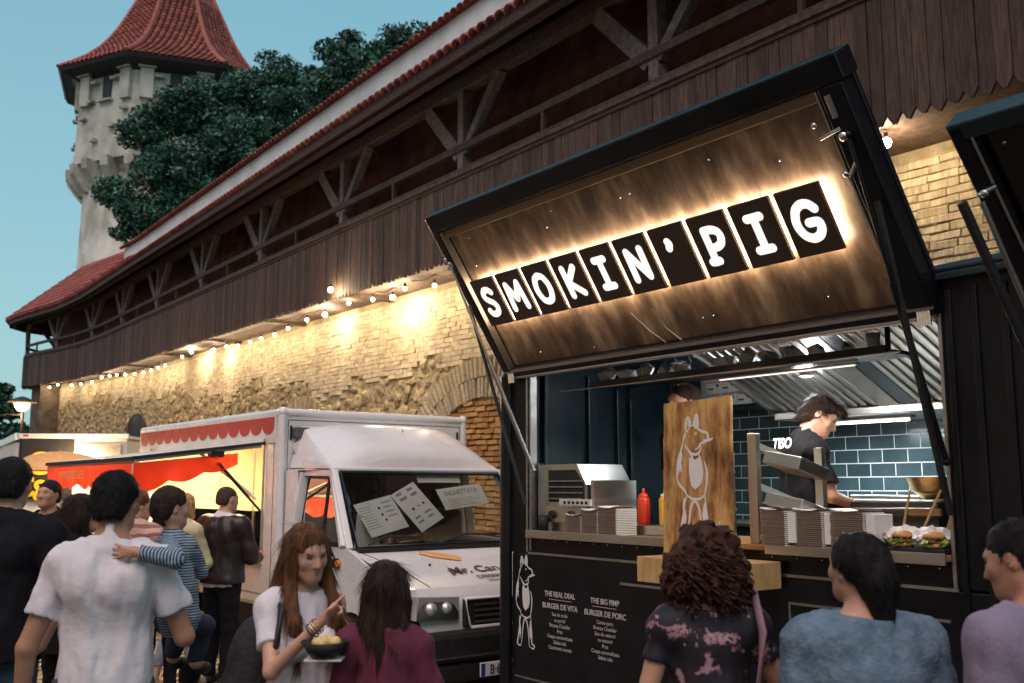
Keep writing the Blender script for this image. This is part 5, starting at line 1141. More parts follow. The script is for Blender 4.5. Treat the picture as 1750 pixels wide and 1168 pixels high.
for k, (x, z, o_, b_) in enumerate(allb): bulb(x, z, o_, b_, '%s glowing string bulb, %s counted leftwards from the raised hatch' % ('large' if b_ else 'small', ORD[k]), 20 if b_ else 6.2)
bulb(-14.47, 4.55, -.16, 1, 'large bright bulb hanging in front of the gallery planks', 12)
bulb(-4.70, 4.44, .35, 1, 'single bright bulb between the two raised black hatches', 9)
q = MB(); pts = []
for (x, z, o_, b_), (x2, z2, o2, b2) in zip(allb, allb[1:]):
    for t in (0, .25, .5, .75): pts.append(WM @ WL(x+(x2-x)*t, o_+(o2-o_)*t, z+(z2-z)*t+.10-.06*math.sin(math.pi*t)))
q.tube(pts, .009, 5); q.tube([WM @ WL(-11.4, .5, 4.44), WM @ WL(-9, .3, 4.45), WM @ WL(-4.85, .35, 4.54), WM @ WL(-3.2, .1, 4.72), WM @ WL(-1, -.3, 4.8)], .009, 5)
tag(q.build('light_cable', m_blackmatt), 'long dark cable carrying the string bulbs under the gallery', 'cable')
# ---------------- people: smooth-union distance fields meshed with surface nets ----------------
def surfnet(V, org, h):
    s = V < 0
    c = np.zeros(tuple(n-1 for n in V.shape), np.int8); acc = np.zeros(c.shape+(3,), np.float32); cnt = np.zeros(c.shape, np.float32)
    sl = lambda a, b, d: (slice(a, a+c.shape[0]), slice(b, b+c.shape[1]), slice(d, d+c.shape[2]))
    cor = [(a, b, d) for a in (0, 1) for b in (0, 1) for d in (0, 1)]
    for q in cor: c += s[sl(*q)]
    act = (c > 0) & (c < 8); I = np.argwhere(act)
    if len(I) == 0: return np.zeros((0, 3)), np.zeros((0, 4), int)
    vals = {q: V[I[:, 0]+q[0], I[:, 1]+q[1], I[:, 2]+q[2]] for q in cor}
    P = np.zeros((len(I), 3)); n = np.zeros(len(I))
    for q in cor:
        for ax in range(3):
            if q[ax] == 0:
                r = list(q); r[ax] = 1; r = tuple(r); a, b = vals[q], vals[r]; m = (a < 0) != (b < 0)
                t = np.where(m, a/(a-b+1e-12), 0); pt = np.tile(np.array(q, float), (len(I), 1)); pt[:, ax] += t
                P += pt*m[:, None]; n += m
    P = (P/n[:, None]+I)*h+np.array(org)
    idx = -np.ones(c.shape, np.int64); idx[act] = np.arange(len(I)); F = []
    for ax in range(3):
        o = [(1, 2), (2, 0), (0, 1)][ax]
        A = s[tuple(slice(0, -1) if k == ax else slice(1, -1) for k in range(3))]; B = s[tuple(slice(1, None) if k == ax else slice(1, -1) for k in range(3))]
        for flip, M_ in ((False, A & ~B), (True, ~A & B)):
            E = np.argwhere(M_)
            if len(E) == 0: continue
            E = E+np.array([0 if k == ax else 1 for k in range(3)])
            def at(d1, d2):
                q = E.copy(); q[:, o[0]] -= d1; q[:, o[1]] -= d2; return idx[q[:, 0], q[:, 1], q[:, 2]]
            f = np.stack([at(1, 1), at(0, 1), at(0, 0), at(1, 0)], 1)
            if flip: f = f[:, ::-1]
            F.append(f[(f >= 0).all(1)])
    return P, np.concatenate(F)
def lattice(shape, org, h, scale, seed):
    """smooth noise on the grid; scale = feature size per axis"""
    rg = np.random.default_rng(seed); ax = []
    dims = []
    for k in range(3):
        c = (org[k]+np.arange(shape[k])*h)/scale[k]; c0 = math.floor(c[0]); dims.append(int(c[-1]-c0)+3); f = c-c0; i = f.astype(int); t = f-i; ax.append((i, t*t*(3-2*t)))
    L_ = rg.uniform(-1, 1, dims)
    for k in range(3):
        i, t = ax[k]; a = np.take(L_, i, axis=k); b = np.take(L_, i+1, axis=k); sh = [1, 1, 1]; sh[k] = -1; L_ = a+(b-a)*t.reshape(sh)
    return L_
class SD:
    def __init__(s): s.p = []
    def rc(s, a, b, ra, rb, k=.02, sc=(1, 1, 1), op='+', cut=None): s.p.append(('rc', np.array(a, float), np.array(b, float), ra, rb, k, np.array(sc, float), op, cut)); return s
    def el(s, c, r, k=.02, op='+', rot=None): s.p.append(('el', np.array(c, float), np.array(r, float), None, None, k, rot, op, None)); return s
    def pl(s, pt, n): s.p.append(('pl', np.array(pt, float), np.array(n, float)/np.linalg.norm(n), 0, 0, 0, None, 'cut', None)); return s
    def cat(s, o, infl=0):
        for q in o.p:
            q = list(q)
            if q[0] == 'rc': q[3] += infl; q[4] += infl
            elif q[0] == 'el': q[2] = q[2]+infl
            s.p.append(tuple(q))
        return s
    def xf(s, M4):
        """move all primitives by a rigid matrix"""
        R3 = np.array(M4.to_3x3()); t = np.array(M4.translation); o = []
        for q in s.p:
            q = list(q); q[1] = R3 @ q[1]+t
            if q[0] == 'rc': q[2] = R3 @ q[2]+t
            elif q[0] == 'el': q[6] = R3 if q[6] is None else R3 @ q[6]
            elif q[0] == 'pl': q[2] = R3 @ q[2]
            o.append(tuple(q))
        s.p = o; return s
    def mesh(s, name, m, h=.009, noise=None, seed=0):
        lo = np.full(3, 9e9); hi = -lo
        for q in s.p:
            if q[7] != '+': continue
            if q[0] == 'rc': r = max(q[3], q[4])/min(q[6]); 
            if q[0] == 'rc': lo = np.minimum(lo, np.minimum(q[1], q[2])-r); hi = np.maximum(hi, np.maximum(q[1], q[2])+r)
            elif q[0] == 'el': r = q[2].max(); lo = np.minimum(lo, q[1]-r); hi = np.maximum(hi, q[1]+r)
        lo -= 3*h+.01; hi += 3*h+.01; n = np.ceil((hi-lo)/h).astype(int)+1
        X = lo[0]+np.arange(n[0])*h; Y = lo[1]+np.arange(n[1])*h; Z = lo[2]+np.arange(n[2])*h
        D = np.full(tuple(n), .08, np.float32)
        for q in s.p:
            k = q[5]
            if q[7] == 'cut':
                d = (X[:, None, None]-q[1][0])*q[2][0]+(Y[None, :, None]-q[1][1])*q[2][1]+(Z[None, None, :]-q[1][2])*q[2][2]; D = np.maximum(D, d); continue
            if q[0] == 'rc': r = max(q[3], q[4])/min(q[6])+k+.04; a = np.minimum(q[1], q[2])-r; b = np.maximum(q[1], q[2])+r
            else: r = q[2].max()+k+.04; a = q[1]-r; b = q[1]+r
            i0 = np.clip(((a-lo)/h).astype(int), 0, n); i1 = np.clip(((b-lo)/h).astype(int)+2, 0, n)
            if (i1 <= i0).any(): continue
            S_ = tuple(slice(int(u), int(w)) for u, w in zip(i0, i1)); x, y, z = X[S_[0]][:, None, None], Y[S_[1]][None, :, None], Z[S_[2]][None, None, :]
            if q[0] == 'rc':
                sc = q[6]; A = q[1]*sc; B = q[2]*sc; d_ = B-A; L2 = float(d_ @ d_)+1e-12; px, py, pz = x*sc[0]-A[0], y*sc[1]-A[1], z*sc[2]-A[2]
                t = np.clip((px*d_[0]+py*d_[1]+pz*d_[2])/L2, 0, 1); d = (np.sqrt((px-t*d_[0])**2+(py-t*d_[1])**2+(pz-t*d_[2])**2)-(q[3]+(q[4]-q[3])*t))/max(1e-6, max(sc))
                if q[8] is not None:
                    e = q[2]; dn = (q[2]-q[1])/np.linalg.norm(q[2]-q[1]); d = np.maximum(d, (x-e[0])*dn[0]+(y-e[1])*dn[1]+(z-e[2])*dn[2])
            else:
                px, py, pz = x-q[1][0], y-q[1][1], z-q[1][2]
                if q[6] is not None:
                    R3 = q[6]; px, py, pz = (R3[0, 0]*px+R3[1, 0]*py+R3[2, 0]*pz), (R3[0, 1]*px+R3[1, 1]*py+R3[2, 1]*pz), (R3[0, 2]*px+R3[1, 2]*py+R3[2, 2]*pz)
                rr = q[2]; k0 = np.sqrt((px/rr[0])**2+(py/rr[1])**2+(pz/rr[2])**2)+1e-9; k1 = np.sqrt((px/rr[0]**2)**2+(py/rr[1]**2)**2+(pz/rr[2]**2)**2)+1e-9; d = k0*(k0-1)/k1
            d = np.clip(d, -.3, .08).astype(np.float32); o = D[S_]
            if q[7] == '+':
                if k > 0: hh = np.clip(.5+.5*(o-d)/k, 0, 1); D[S_] = o*(1-hh)+d*hh-k*hh*(1-hh)
                else: D[S_] = np.minimum(o, d)
            else:
                d = -d
                if k > 0: hh = np.clip(.5-.5*(o-d)/k, 0, 1); D[S_] = o*(1-hh)+d*hh+k*hh*(1-hh)
                else: D[S_] = np.maximum(o, d)
        if noise:
            for j, (amp, sc) in enumerate(noise): D += (amp*lattice(D.shape, lo, h, sc, seed*7+j)).astype(np.float32)
        D[0] = D[-1] = .05; D[:, 0] = D[:, -1] = .05; D[:, :, 0] = D[:, :, -1] = .05
        P_, F_ = surfnet(D, lo, h); return npmesh(name, P_, F_, m, True)
def hand(sd, w, d, n, side, curl=.5, sc=1.0, point=False, spread=.0):
    """palm and five bent fingers; w wrist, d pointing direction, n palm normal, side +1 when the thumb leaves along n x d"""
    w, d, n = np.array(w, float), np.array(d, float), np.array(n, float); d /= np.linalg.norm(d); n -= d*(n @ d); n /= np.linalg.norm(n); t = np.cross(n, d)*side
    s = sc; k = .006*s
    sd.rc(w+d*.015*s+t*.016*s, w+d*.078*s+t*.024*s, .017*s, .014*s, .016*s).rc(w+d*.015*s-t*.014*s, w+d*.074*s-t*.024*s, .016*s, .013*s, .016*s).rc(w+d*.02*s, w+d*.078*s, .017*s, .014*s, .012*s)
    for i, (o, L) in enumerate(((.030, .072), (.010, .080), (-.011, .074), (-.031, .058))):
        c = curl if not (point and i == 0) else .05
        p = w+d*.078*s+t*o*s; dirn = d+t*o*spread*8; dirn /= np.linalg.norm(dirn); r = .0088*s
        for j, f in enumerate((.42, .33, .25)):
            a = c*(.9 if j == 0 else 1.25); dirn2 = dirn*math.cos(a)+n*math.sin(a); nn = n*math.cos(a)-dirn*math.sin(a)
            e = p+dirn2*L*f*s; sd.rc(p, e, r, r*.92, k if j else .009*s); p, dirn, r = e, dirn2, r*.92
            n_ = nn; n_save = n if j == 0 else n_save
            n = nn
        n = n_save
    p = w+d*.020*s+t*.026*s; e = p+(d*.55+t*.75+n*.35)*.042*s; sd.rc(p, e, .014*s, .0105*s, .012*s); sd.rc(e, e+(d*.85+t*.3+n*.35)*.034*s, .0105*s, .0085*s, k)
def headprims(sex='m', sc=1.0, nose=1.0):
    """skin of a head with face to +y, chin near z=-.115, crown at z=+.115 about the head centre"""
    s = SD(); f = .94 if sex == 'f' else 1
    s.el((0, -.012, .030), (.076*f, .096, .088), .02).el((0, .025, -.01), (.064*f, .076, .085), .03).el((0, .052, -.072), (.040*f, .040, .038), .03)
    s.rc((-.040*f, .0, -.055), (-.012, .070, -.088), .026, .018, .03).rc((.040*f, .0, -.055), (.012, .070, -.088), .026, .018, .03)
    s.el((-.042*f, .066, -.020), (.022, .018, .022), .02).el((.042*f, .066, -.020), (.022, .018, .022), .02)
    s.rc((-.030, .084, .028), (.030, .084, .028), .011, .011, .018)
    s.el((-.031*f, .096, .008), (.017, .013, .011), .010, '-').el((.031*f, .096, .008), (.017, .013, .011), .010, '-')
    s.rc((0, .092, .015), (0, .112*nose, -.026), .008, .0115, .012).el((-.012, .098, -.030), (.009, .010, .007), .008).el((.012, .098, -.030), (.009, .010, .007), .008)
    s.rc((-.018, .089, -.054), (.018, .089, -.054), .0065, .0065, .007).rc((-.015, .088, -.065), (.015, .088, -.065), .0075, .0075, .007)
    for x in (-1, 1): s.el((x*.077*f, -.008, -.005), (.009, .020, .031), .006, rot=np.array(Euler((R(-12), 0, R(x*-22))).to_matrix())); s.el((x*.084*f, -.004, -.002), (.005, .010, .017), .004, '-')
    if sc != 1:
        o = []
        for q in s.p:
            q = list(q); q[1] = q[1]*sc
            if q[0] == 'rc': q[2] = q[2]*sc; q[3] *= sc; q[4] *= sc
            else: q[2] = q[2]*sc
            q[5] *= sc; o.append(tuple(q))
        s.p = o
    return s
HAIRN = [(.006, (.016, .016, .05)), (.004, (.007, .007, .04))]
def scale_sd(s, sc):
    o = []
    for q in s.p:
        q = list(q); q[1] = q[1]*sc
        if q[0] == 'rc': q[2] = q[2]*sc; q[3] *= sc; q[4] *= sc
        elif q[0] == 'el': q[2] = q[2]*sc
        q[5] *= sc; o.append(tuple(q))
    s.p = o; return s
m_skin = {}
def skin(key, a, b):
    m = pm('skin_'+key, a, b, rough=.5, scale=6, bump=.06, bscale=60); m.node_tree.nodes['Principled BSDF'].inputs['Subsurface Weight'].default_value = .12
    m.node_tree.nodes['Principled BSDF'].inputs['Subsurface Radius'].default_value = (.02, .008, .004); m_skin[key] = m; return m
skin('fair', (.55, .30, .21), (.66, .39, .28)); skin('tan', (.40, .20, .12), (.48, .26, .17)); skin('warm', (.48, .25, .16), (.58, .33, .22))
def hairmat(name, a, b, rough=.55):
    return pm(name, a, b, rough=rough, scale=5, stretch=(9, 9, .8), bump=.6, bscale=40, bdist=.01, spec=.22)
h_black = hairmat('black_hair', (.006, .005, .006), (.016, .013, .013)); h_brown = hairmat('dark_brown_hair', (.014, .008, .006), (.05, .028, .018)); h_chest = hairmat('long_brown_hair', (.045, .018, .009), (.20, .085, .035))
h_aub = hairmat('curly_auburn_hair', (.020, .008, .006), (.085, .030, .018), .5); h_blond = hairmat('blond_hair', (.35, .18, .06), (.65, .42, .18)); h_short = hairmat('cropped_hair', (.04, .025, .02), (.09, .06, .045), .7)
m_eye = pm('eye_white', (.42, .38, .35), rough=.1, coat=1); m_iris = pm('eye_iris', (.03, .02, .012), rough=.1, coat=1); m_lip = pm('lips', (.42, .12, .10), (.50, .17, .14), rough=.4, scale=30); m_brow = h_brown
def cloth(name, a, b=None, rough=.85, bs=19, bump=.55, **k): return pm(name, a, b or tuple(min(1, c*1.15) for c in a), rough=rough, scale=3, bump=bump, bscale=bs, bdist=.012, **k)
FOLD = [(.008, (.20, .12, .07)), (.006, (.045, .06, .13)), (.0045, (.022, .03, .07))]
TIGHT = [(.005, (.08, .08, .06)), (.002, (.03, .03, .04))]
LOOSE = [(.010, (.16, .12, .10)), (.009, (.045, .06, .22)), (.006, (.022, .03, .09))]

def strands(me, crown, n, L, w, out, m, seed=0, seg=3, face=None):
    """thin hair blades growing on a hair mesh, combed away from the crown and down"""
    rg = np.random.default_rng(seed); nv = len(me.vertices); co = np.empty(nv*3, np.float32); me.vertices.foreach_get('co', co); co = co.reshape(-1, 3)
    no = np.empty(nv*3, np.float32); me.vertices.foreach_get('normal', no); no = no.reshape(-1, 3)
    ok = np.arange(nv)
    if face is not None:
        l = (co-face[0]) @ face[1]; ok = ok[~((l[:, 1] > .030) & (l[:, 2] < .085*face[2]) & (l[:, 2] > -.19*face[2]) & (np.abs(l[:, 0]) < .085*face[2]))]
    i = rg.choice(ok, n); p = co[i].astype(float)-no[i]*.003; N = no[i].astype(float)
    d = p-crown; d[:, 2] -= .10; d += rg.normal(size=d.shape)*.02; d -= N*np.sum(d*N, 1)[:, None]; d /= np.linalg.norm(d, axis=1)[:, None]+1e-9; d = d+N*out*rg.uniform(.3, 1.3, n)[:, None]; d /= np.linalg.norm(d, axis=1)[:, None]
    sd = np.cross(d, N); sd /= np.linalg.norm(sd, axis=1)[:, None]+1e-9; ln = (L*rg.uniform(.5, 1.3, n))[:, None]; rows = []
    for j in range(seg+1):
        ww = w*(1-j/(seg+.3)); rows += [p-sd*ww/2, p+sd*ww/2]; p = p+d*ln/seg; d = d+np.array([0, 0, -.12]); d /= np.linalg.norm(d, axis=1)[:, None]
    V = np.stack(rows, 1).reshape(-1, 3); k = 2*(seg+1); b = (np.arange(n)*k)[:, None]
    F = np.concatenate([b+np.array([[2*j, 2*j+1, 2*j+3, 2*j+2]]) for j in range(seg)], 0)
    return npmesh('hair_strands', V, F, m, True)
class Person:
    def __init__(s, label, X, Y, yaw, H=1.75, sex='m', sk='fair', build=1.0, h=.010, base=0.0, lean=0.0, group=None, cat='person'):
        s.t = thing('person', label, cat, (X, Y, base), yaw, group); s.k = H/1.75; s.sex = sex; s.sk = m_skin[sk]; s.h = h; s.body = SD(); s.b = build; s.lean = lean
        s.sw = (.185 if sex == 'm' else .165)*build; s.hd = SD(); s.J = {}
        s.head_at = None
    def L(s, p):  # lean forward about the hips
        p = np.array(p, float); a = s.lean
        if p[2] > .95 and a: z = p[2]-.95; return np.array([p[0], p[1]*math.cos(a)+z*math.sin(a), .95+z*math.cos(a)-p[1]*math.sin(a)])
        return p
    def torso(s, infl=0, k=.05, o=None):
        b = s.b; f = s.sex == 'f'; q = o or SD(); i = infl
        q.el(s.L((0, .0, 1.30)), ((.158 if not f else .140)*b+i, (.108)*b+i, .175+i), k).el(s.L((0, .0, 1.12)), ((.142 if not f else .118)*b+i, .098*b+i, .17+i), k)
        q.el(s.L((0, -.005, .955)), ((.165 if not f else .172)*b+i, .120*b+i, .135+i), k)
        q.rc(s.L((-s.sw*.92, -.005, 1.405)), s.L((s.sw*.92, -.005, 1.405)), .060+i, .060+i, k).rc(s.L((-s.sw*.5, -.012, 1.43)), s.L((0, -.015, 1.475)), .050+i, .050+i, k).rc(s.L((s.sw*.5, -.012, 1.43)), s.L((0, -.015, 1.475)), .050+i, .050+i, k)
        if f and True: q.el(s.L((-.075, .085, 1.255)), (.062+i, .055+i, .06+i), .03).el(s.L((.075, .085, 1.255)), (.062+i, .055+i, .06+i), .03)
        else: q.el(s.L((-.07, -.075, 1.33)), (.07+i, .05+i, .09+i), .04).el(s.L((.07, -.075, 1.33)), (.07+i, .05+i, .09+i), .04)
        return q
    def pose(s, armL=None, armR=None, head=(0, 0, 0), legs=None, neck=(0, .012)):
        """arms: (elbow, wrist, hand direction, palm normal, curl, point); the person's own left is -x when seen from behind"""
        b = s.body; s.torso(o=b); sh = s.sw
        b.rc(s.L((0, -.015, 1.42)), s.L((0, neck[1]-.005, 1.54)), .062 if s.sex == 'm' else .052, .056 if s.sex == 'm' else .047, .035)
        s.arms = {}
        for key, sg, arm in (('L', -1, armL), ('R', 1, armR)):
            S0 = s.L((sg*sh, -.005, 1.40))
            if arm is None: arm = ((sg*(sh+.055), -.03, 1.11), (sg*(sh+.06), .03, .86), (0, .15, -1), (-sg, 0, 0), .35, False)
            E, Wr = np.array(arm[0], float), np.array(arm[1], float); s.arms[key] = (S0, E, Wr)
            r = (1 if s.sex == 'm' else .84)*s.b**.5
            b.el(S0, (.060*r, .056*r, .062*r), .03).rc(S0, E, .052*r, .040*r, .03).rc(E, Wr, .040*r, .026*r, .015)
            hand(b, Wr, arm[2], arm[3], sg*(1 if key == 'R' else -1)*-1 if len(arm) < 7 else arm[6], arm[4], .95 if s.sex == 'm' else .86, arm[5])
        legs = legs or {}
        s.legs = {}
        for key, sg in (('L', -1), ('R', 1)):
            hip, kn, an = legs.get(key, ((sg*.088, 0, .93), (sg*.10, .02, .50), (sg*.11, -.01, .085))); s.legs[key] = (hip, kn, an)
            b.rc(hip, kn, .082, .052, .04).rc(kn, an, .054, .034, .02).rc(an, (an[0]*1.08, an[1]+.13, .03), .036, .026, .02)
        # head
        rx, ry, rz = head; hc = s.L((0, neck[1], 1.545)); M4 = Matrix.Translation(hc) @ Euler((R(rx), R(ry), R(rz)), 'ZXY').to_matrix().to_4x4() @ Matrix.Translation((0, .012, .090)); s.HM = M4
        b.p += headprims(s.sex).xf(M4).p
        scale_sd(b, s.k)
        link(bpy.data.objects.new('body', b.mesh('body', s.sk, s.h)), s.t)
        return s
    def face(s, eyes=True):
        # eyes, brows, lips placed on the head
        def at(p): return Vector((s.HM @ Vector(p))*s.k)
        R3 = s.HM.to_3x3()
        for x in (-.030, .030):
            q = MB(); q.ball((0, 0, 0), .0125*s.k, 10); o = q.build('eye', m_eye, s.t); o.location = at((x*.95, .0765, .007)); 
            q = MB(); q.ball((0, 0, 0), .0060*s.k, 8); i_ = q.build('iris', m_iris, o); i_.location = R3 @ Vector((0, .0080*s.k, -.001))
            q = MB(); q.tube([at((x+sgn*.017-(0 if True else 0), .0925-abs(sgn)*.005, .0275-.002*sgn*sgn)) for sgn in (-1, -.4, .4, 1)], [.0012, .0024, .0024, .0012], 5); q.build('eyebrow', m_brow, s.t)
            q = MB(); q.tube([at((x-.014, .084, .008)), at((x-.005, .0905, .0145)), at((x+.005, .0905, .0145)), at((x+.014, .084, .008))], .0016, 5); q.build('eyelid', h_brown, s.t)
        q = MB(); q.tube([at((-.021, .0905, -.0595)), at((-.008, .0965, -.0555)), at((.008, .0965, -.0555)), at((.021, .0905, -.0595))], [.002, .004, .004, .002], 6); q.tube([at((-.018, .0905, -.0615)), at((0, .0965, -.065)), at((.018, .0905, -.0615))], [.002, .005, .002], 6); q.build('lips', m_lip, s.t)
    def hair(s, kind, m, name='hair', seed=3, extra=None):
        q = SD()
        if kind == 'short':
            q.el((0, -.018, .040), (.085, .103, .090), .01).el((0, -.06, -.02), (.070, .060, .062), .03); q.el((0, .085, -.06), (.075, .075, .10), .02, '-').el((0, .10, .0), (.060, .05, .050), .01, '-'); q.pl((0, -.02, -.070), (0, -.2, -1)); nz = [(.0035, (.012, .012, .012)), (.002, (.006, .006, .006))]
            for x in (-1, 1): q.el((x*.082, .006, -.018), (.016, .030, .036), .004, '-')
        elif kind == 'mop':
            q.el((0, -.014, .046), (.083, .102, .088), .01).el((0, -.06, -.02), (.072, .062, .062), .03).el((0, .075, .092), (.055, .040, .035), .02); q.el((0, .095, -.05), (.080, .065, .085), .012, '-'); q.pl((0, -.02, -.074), (0, -.2, -1)); nz = [(.008, (.025, .025, .025)), (.005, (.010, .010, .010))]
            for x in (-1, 1): q.el((x*.084, .012, -.020), (.016, .026, .034), .004, '-')
        elif kind == 'crop':
            q.el((0, -.016, .036), (.0795, .099, .086), .01).el((0, -.06, -.02), (.066, .052, .055), .03); q.el((0, .085, -.05), (.08, .07, .11), .012, '-'); q.pl((0, -.02, -.060), (0, -.2, -1)); nz = [(.001, (.01, .01, .01))]
            for x in (-1, 1): q.el((x*.080, .004, -.015), (.016, .032, .038), .004, '-')
        elif kind == 'long':
            q.el((0, -.018, .038), (.087, .104, .090), .01)
            q.rc((-.055, -.045, .0), (-.085, -.055, -.22), .045, .050, .03).rc((.055, -.045, .0), (.085, -.055, -.22), .045, .050, .03).rc((0, -.07, .0), (0, -.10, -.30), .065, .075, .03)
            for x in (-1, 1): q.rc((x*.070, .02, .04), (x*.088, .035, -.12), .026, .026, .02).rc((x*.088, .035, -.12), (x*.100, .125, -.24), .026, .028, .02).rc((x*.100, .125, -.24), (x*.085, .160, -.40), .028, .016, .02)
            q.rc((0, -.10, -.30), (0, -.115, -.44), .072, .035, .03, sc=(.8, 1, 1))
            q.el((0, .105, -.03), (.066, .070, .090), .012, '-'); nz = HAIRN
        elif kind == 'longback':
            q.el((0, -.018, .038), (.089, .106, .092), .01); q.rc((-.045, -.05, .0), (-.06, -.07, -.26), .056, .055, .03).rc((.045, -.05, .0), (.06, -.07, -.26), .056, .055, .03).rc((0, -.06, 0), (0, -.09, -.32), .06, .06, .03)
            q.el((0, .12, -.03), (.07, .075, .10), .012, '-'); nz = HAIRN
        elif kind == 'bob':
            q.el((0, -.016, .038), (.092, .106, .092), .01).el((0, -.035, -.04), (.102, .088, .10), .04).rc((-.075, .0, .02), (-.085, .02, -.10), .030, .022, .02).rc((.075, .0, .02), (.085, .02, -.10), .030, .022, .02)
            q.el((0, .115, -.03), (.064, .080, .10), .012, '-'); q.pl((0, 0, -.115), (0, 0, -1)); nz = HAIRN
        elif kind == 'bun':
            q.el((0, -.018, .040), (.086, .104, .090), .01).el((.01, -.085, -.01), (.062, .075, .085), .03).rc((.01, -.10, -.03), (.02, -.10, -.155), .055, .038, .03); q.el((0, .085, -.055), (.078, .075, .10), .015, '-'); nz = [(.004, (.012, .012, .03)), (.003, (.006, .006, .02))]
            for x in (-1, 1): q.el((x*.086, .02, -.02), (.02, .03, .05), .006, '-')
        elif kind == 'up':
            q.el((0, -.018, .040), (.084, .102, .090), .01).el((0, -.095, .045), (.05, .05, .05), .02); q.el((0, .085, -.055), (.078, .075, .10), .015, '-'); q.pl((0, 0, -.06), (0, -.2, -1)); nz = [(.004, (.012, .012, .03))]
        if extra: extra(q)
        q.xf(s.HM); scale_sd(q, s.k)
        o = inst(name, q.mesh(name, m, .007 if kind != 'crop' else .008, nz, seed), s.t)
        if kind != 'crop' and s.h < .0111:
            L_, w_, out = {'short': (.022, .0022, .55), 'mop': (.045, .003, .45), 'bun': (.035, .0025, .16), 'up': (.03, .0025, .2)}.get(kind, (.10, .0030, .05))
            link(bpy.data.objects.new('hair_strands', strands(o.data, np.array((s.HM @ Vector((0, -.01, .05)))*s.k), 6500 if s.h < .0095 else 3000, L_*s.k, w_, out, m, seed, face=(np.array(s.HM.translation)*s.k, np.array(s.HM.to_3x3()), s.k))), s.t)['kind'] = 'stuff'
        return o
    def shirt(s, name, m, sleeve=.5, hem=.90, infl=.014, noise=FOLD, neck=.085, seed=1, sl_r=.012, collar=False, keep=None, flare=0, label=None, top=None):
        """sleeve: 0..1 upper arm only, 1..2 reaches down the forearm"""
        q = SD(); s.torso(infl, .05, q)
        if flare: q.rc(s.L((0, 0, 1.1)), (0, 0, hem-.04), .13*s.b+infl, .16*s.b+infl+flare, .05, sc=(.92, 1.25, 1))
        else: q.rc(s.L((-.05, 0, 1.2)), (-.06, 0, hem-.1), .10*s.b+infl, .115*s.b+infl, .04).rc(s.L((.05, 0, 1.2)), (.06, 0, hem-.1), .10*s.b+infl, .115*s.b+infl, .04)
        r = (1 if s.sex == 'm' else .86)*s.b**.5
        for k_ in 'LR':
            S0, E, Wr = s.arms[k_]; q.el(S0, (.060*r+infl*.7, .058*r+infl*.7, .060*r+infl*.6), .03)
            if sleeve <= 1:
                e = S0+(E-S0)*max(sleeve, .05); rr = .052*r+(.040-.052)*r*sleeve; q.rc(S0, e, .050*r+sl_r*.6, rr+sl_r, .02, cut=1)
            else:
                e = E+(Wr-E)*(sleeve-1); q.rc(S0, E, .054*r+sl_r, .044*r+sl_r, .03).rc(E, e, .044*r+sl_r, .030*r+sl_r, .015, cut=1)
        nc = s.L((0, .02, 1.515))
        if not collar: q.el(nc, (neck, neck*.9, .055), .01, '-')
        q.pl((0, 0, hem), (0, 0, -1))
        if collar: q.pl(s.L((0, 0, 1.50)), (0, -.15, 1))
        if top: q.pl((0, 0, top), (0, 0, 1))
        scale_sd(q, s.k)
        for i, p_ in enumerate(q.p):
            if p_[0] == 'pl': pass
        o = inst(name, q.mesh(name, m, s.h*.95, noise, seed), s.t); tag(o, label); return o
    def trousers(s, m, name='trousers', infl=.014, bottom=.10, top=1.0, noise=None, seed=2):
        q = SD(); f = s.sex == 'f'
        q.el((0, -.005, .955), ((.165 if not f else .172)*s.b+infl, .120*s.b+infl, .135+infl), .04)
        for k_ in 'LR':
            hip, kn, an = s.legs[k_]; q.rc(hip, kn, .086+infl, .056+infl, .04).rc(kn, an, .056+infl, .040+infl, .02)
        q.pl((0, 0, bottom), (0, 0, -1)).pl((0, 0, top), (0, 0, 1)); scale_sd(q, s.k)
        return inst(name, q.mesh(name, m, s.h*1.1, noise or [(.006, (.06, .06, .05)), (.003, (.03, .03, .03))], seed), s.t)
    def shoes(s, m, name='shoe'):
        for k_ in 'LR':
            an = s.legs[k_][2]; q = SD(); q.rc((an[0], an[1]-.02, .045), (an[0]*1.08, an[1]+.15, .035), .045, .040, .02, sc=(1, 1, 1.0)).rc((an[0], an[1], .06), (an[0], an[1], .11), .044, .042, .02); q.pl((0, 0, .0), (0, 0, -1)).pl((0, 0, .12), (0, 0, 1)); scale_sd(q, s.k); inst(name, q.mesh(name, m, .012), s.t)
def scl(p, k): return tuple(c*k for c in p)

# --- man in white T-shirt carrying the child ---
m_tee = cloth('white_cotton', (.66, .63, .66), (.74, .71, .74))
pw = Person('man in a white T-shirt seen from behind carrying a child', -1.60, 4.05, R(10), 1.80, 'm', 'tan', .90, .009)
pw.pose(armL=((-.275, -.03, 1.10), (-.30, .02, .84), (0, .1, -1), (1, 0, 0), .3, False), armR=((.285, .02, 1.12), (.24, .27, 1.10), (-.8, .5, .0), (0, 0, 1), .5, False), head=(-4, 0, -14))
pw.shirt('t_shirt', m_tee, .62, .80, .020, LOOSE, .10, 11, .024); pw.hair('short', h_black, seed=4); pw.trousers(cloth('grey_jeans', (.05, .055, .07))); pw.shoes(m_white)
q = MB(); q.tube([tuple(c*pw.k for c in pw.L((.062*math.cos(t), -.005+.060*math.sin(t), 1.485+.012*math.sin(t)))) for t in np.linspace(3.5, 5.9, 14)], .0022, 5); q.build('necklace', m_chrome, pw.t)
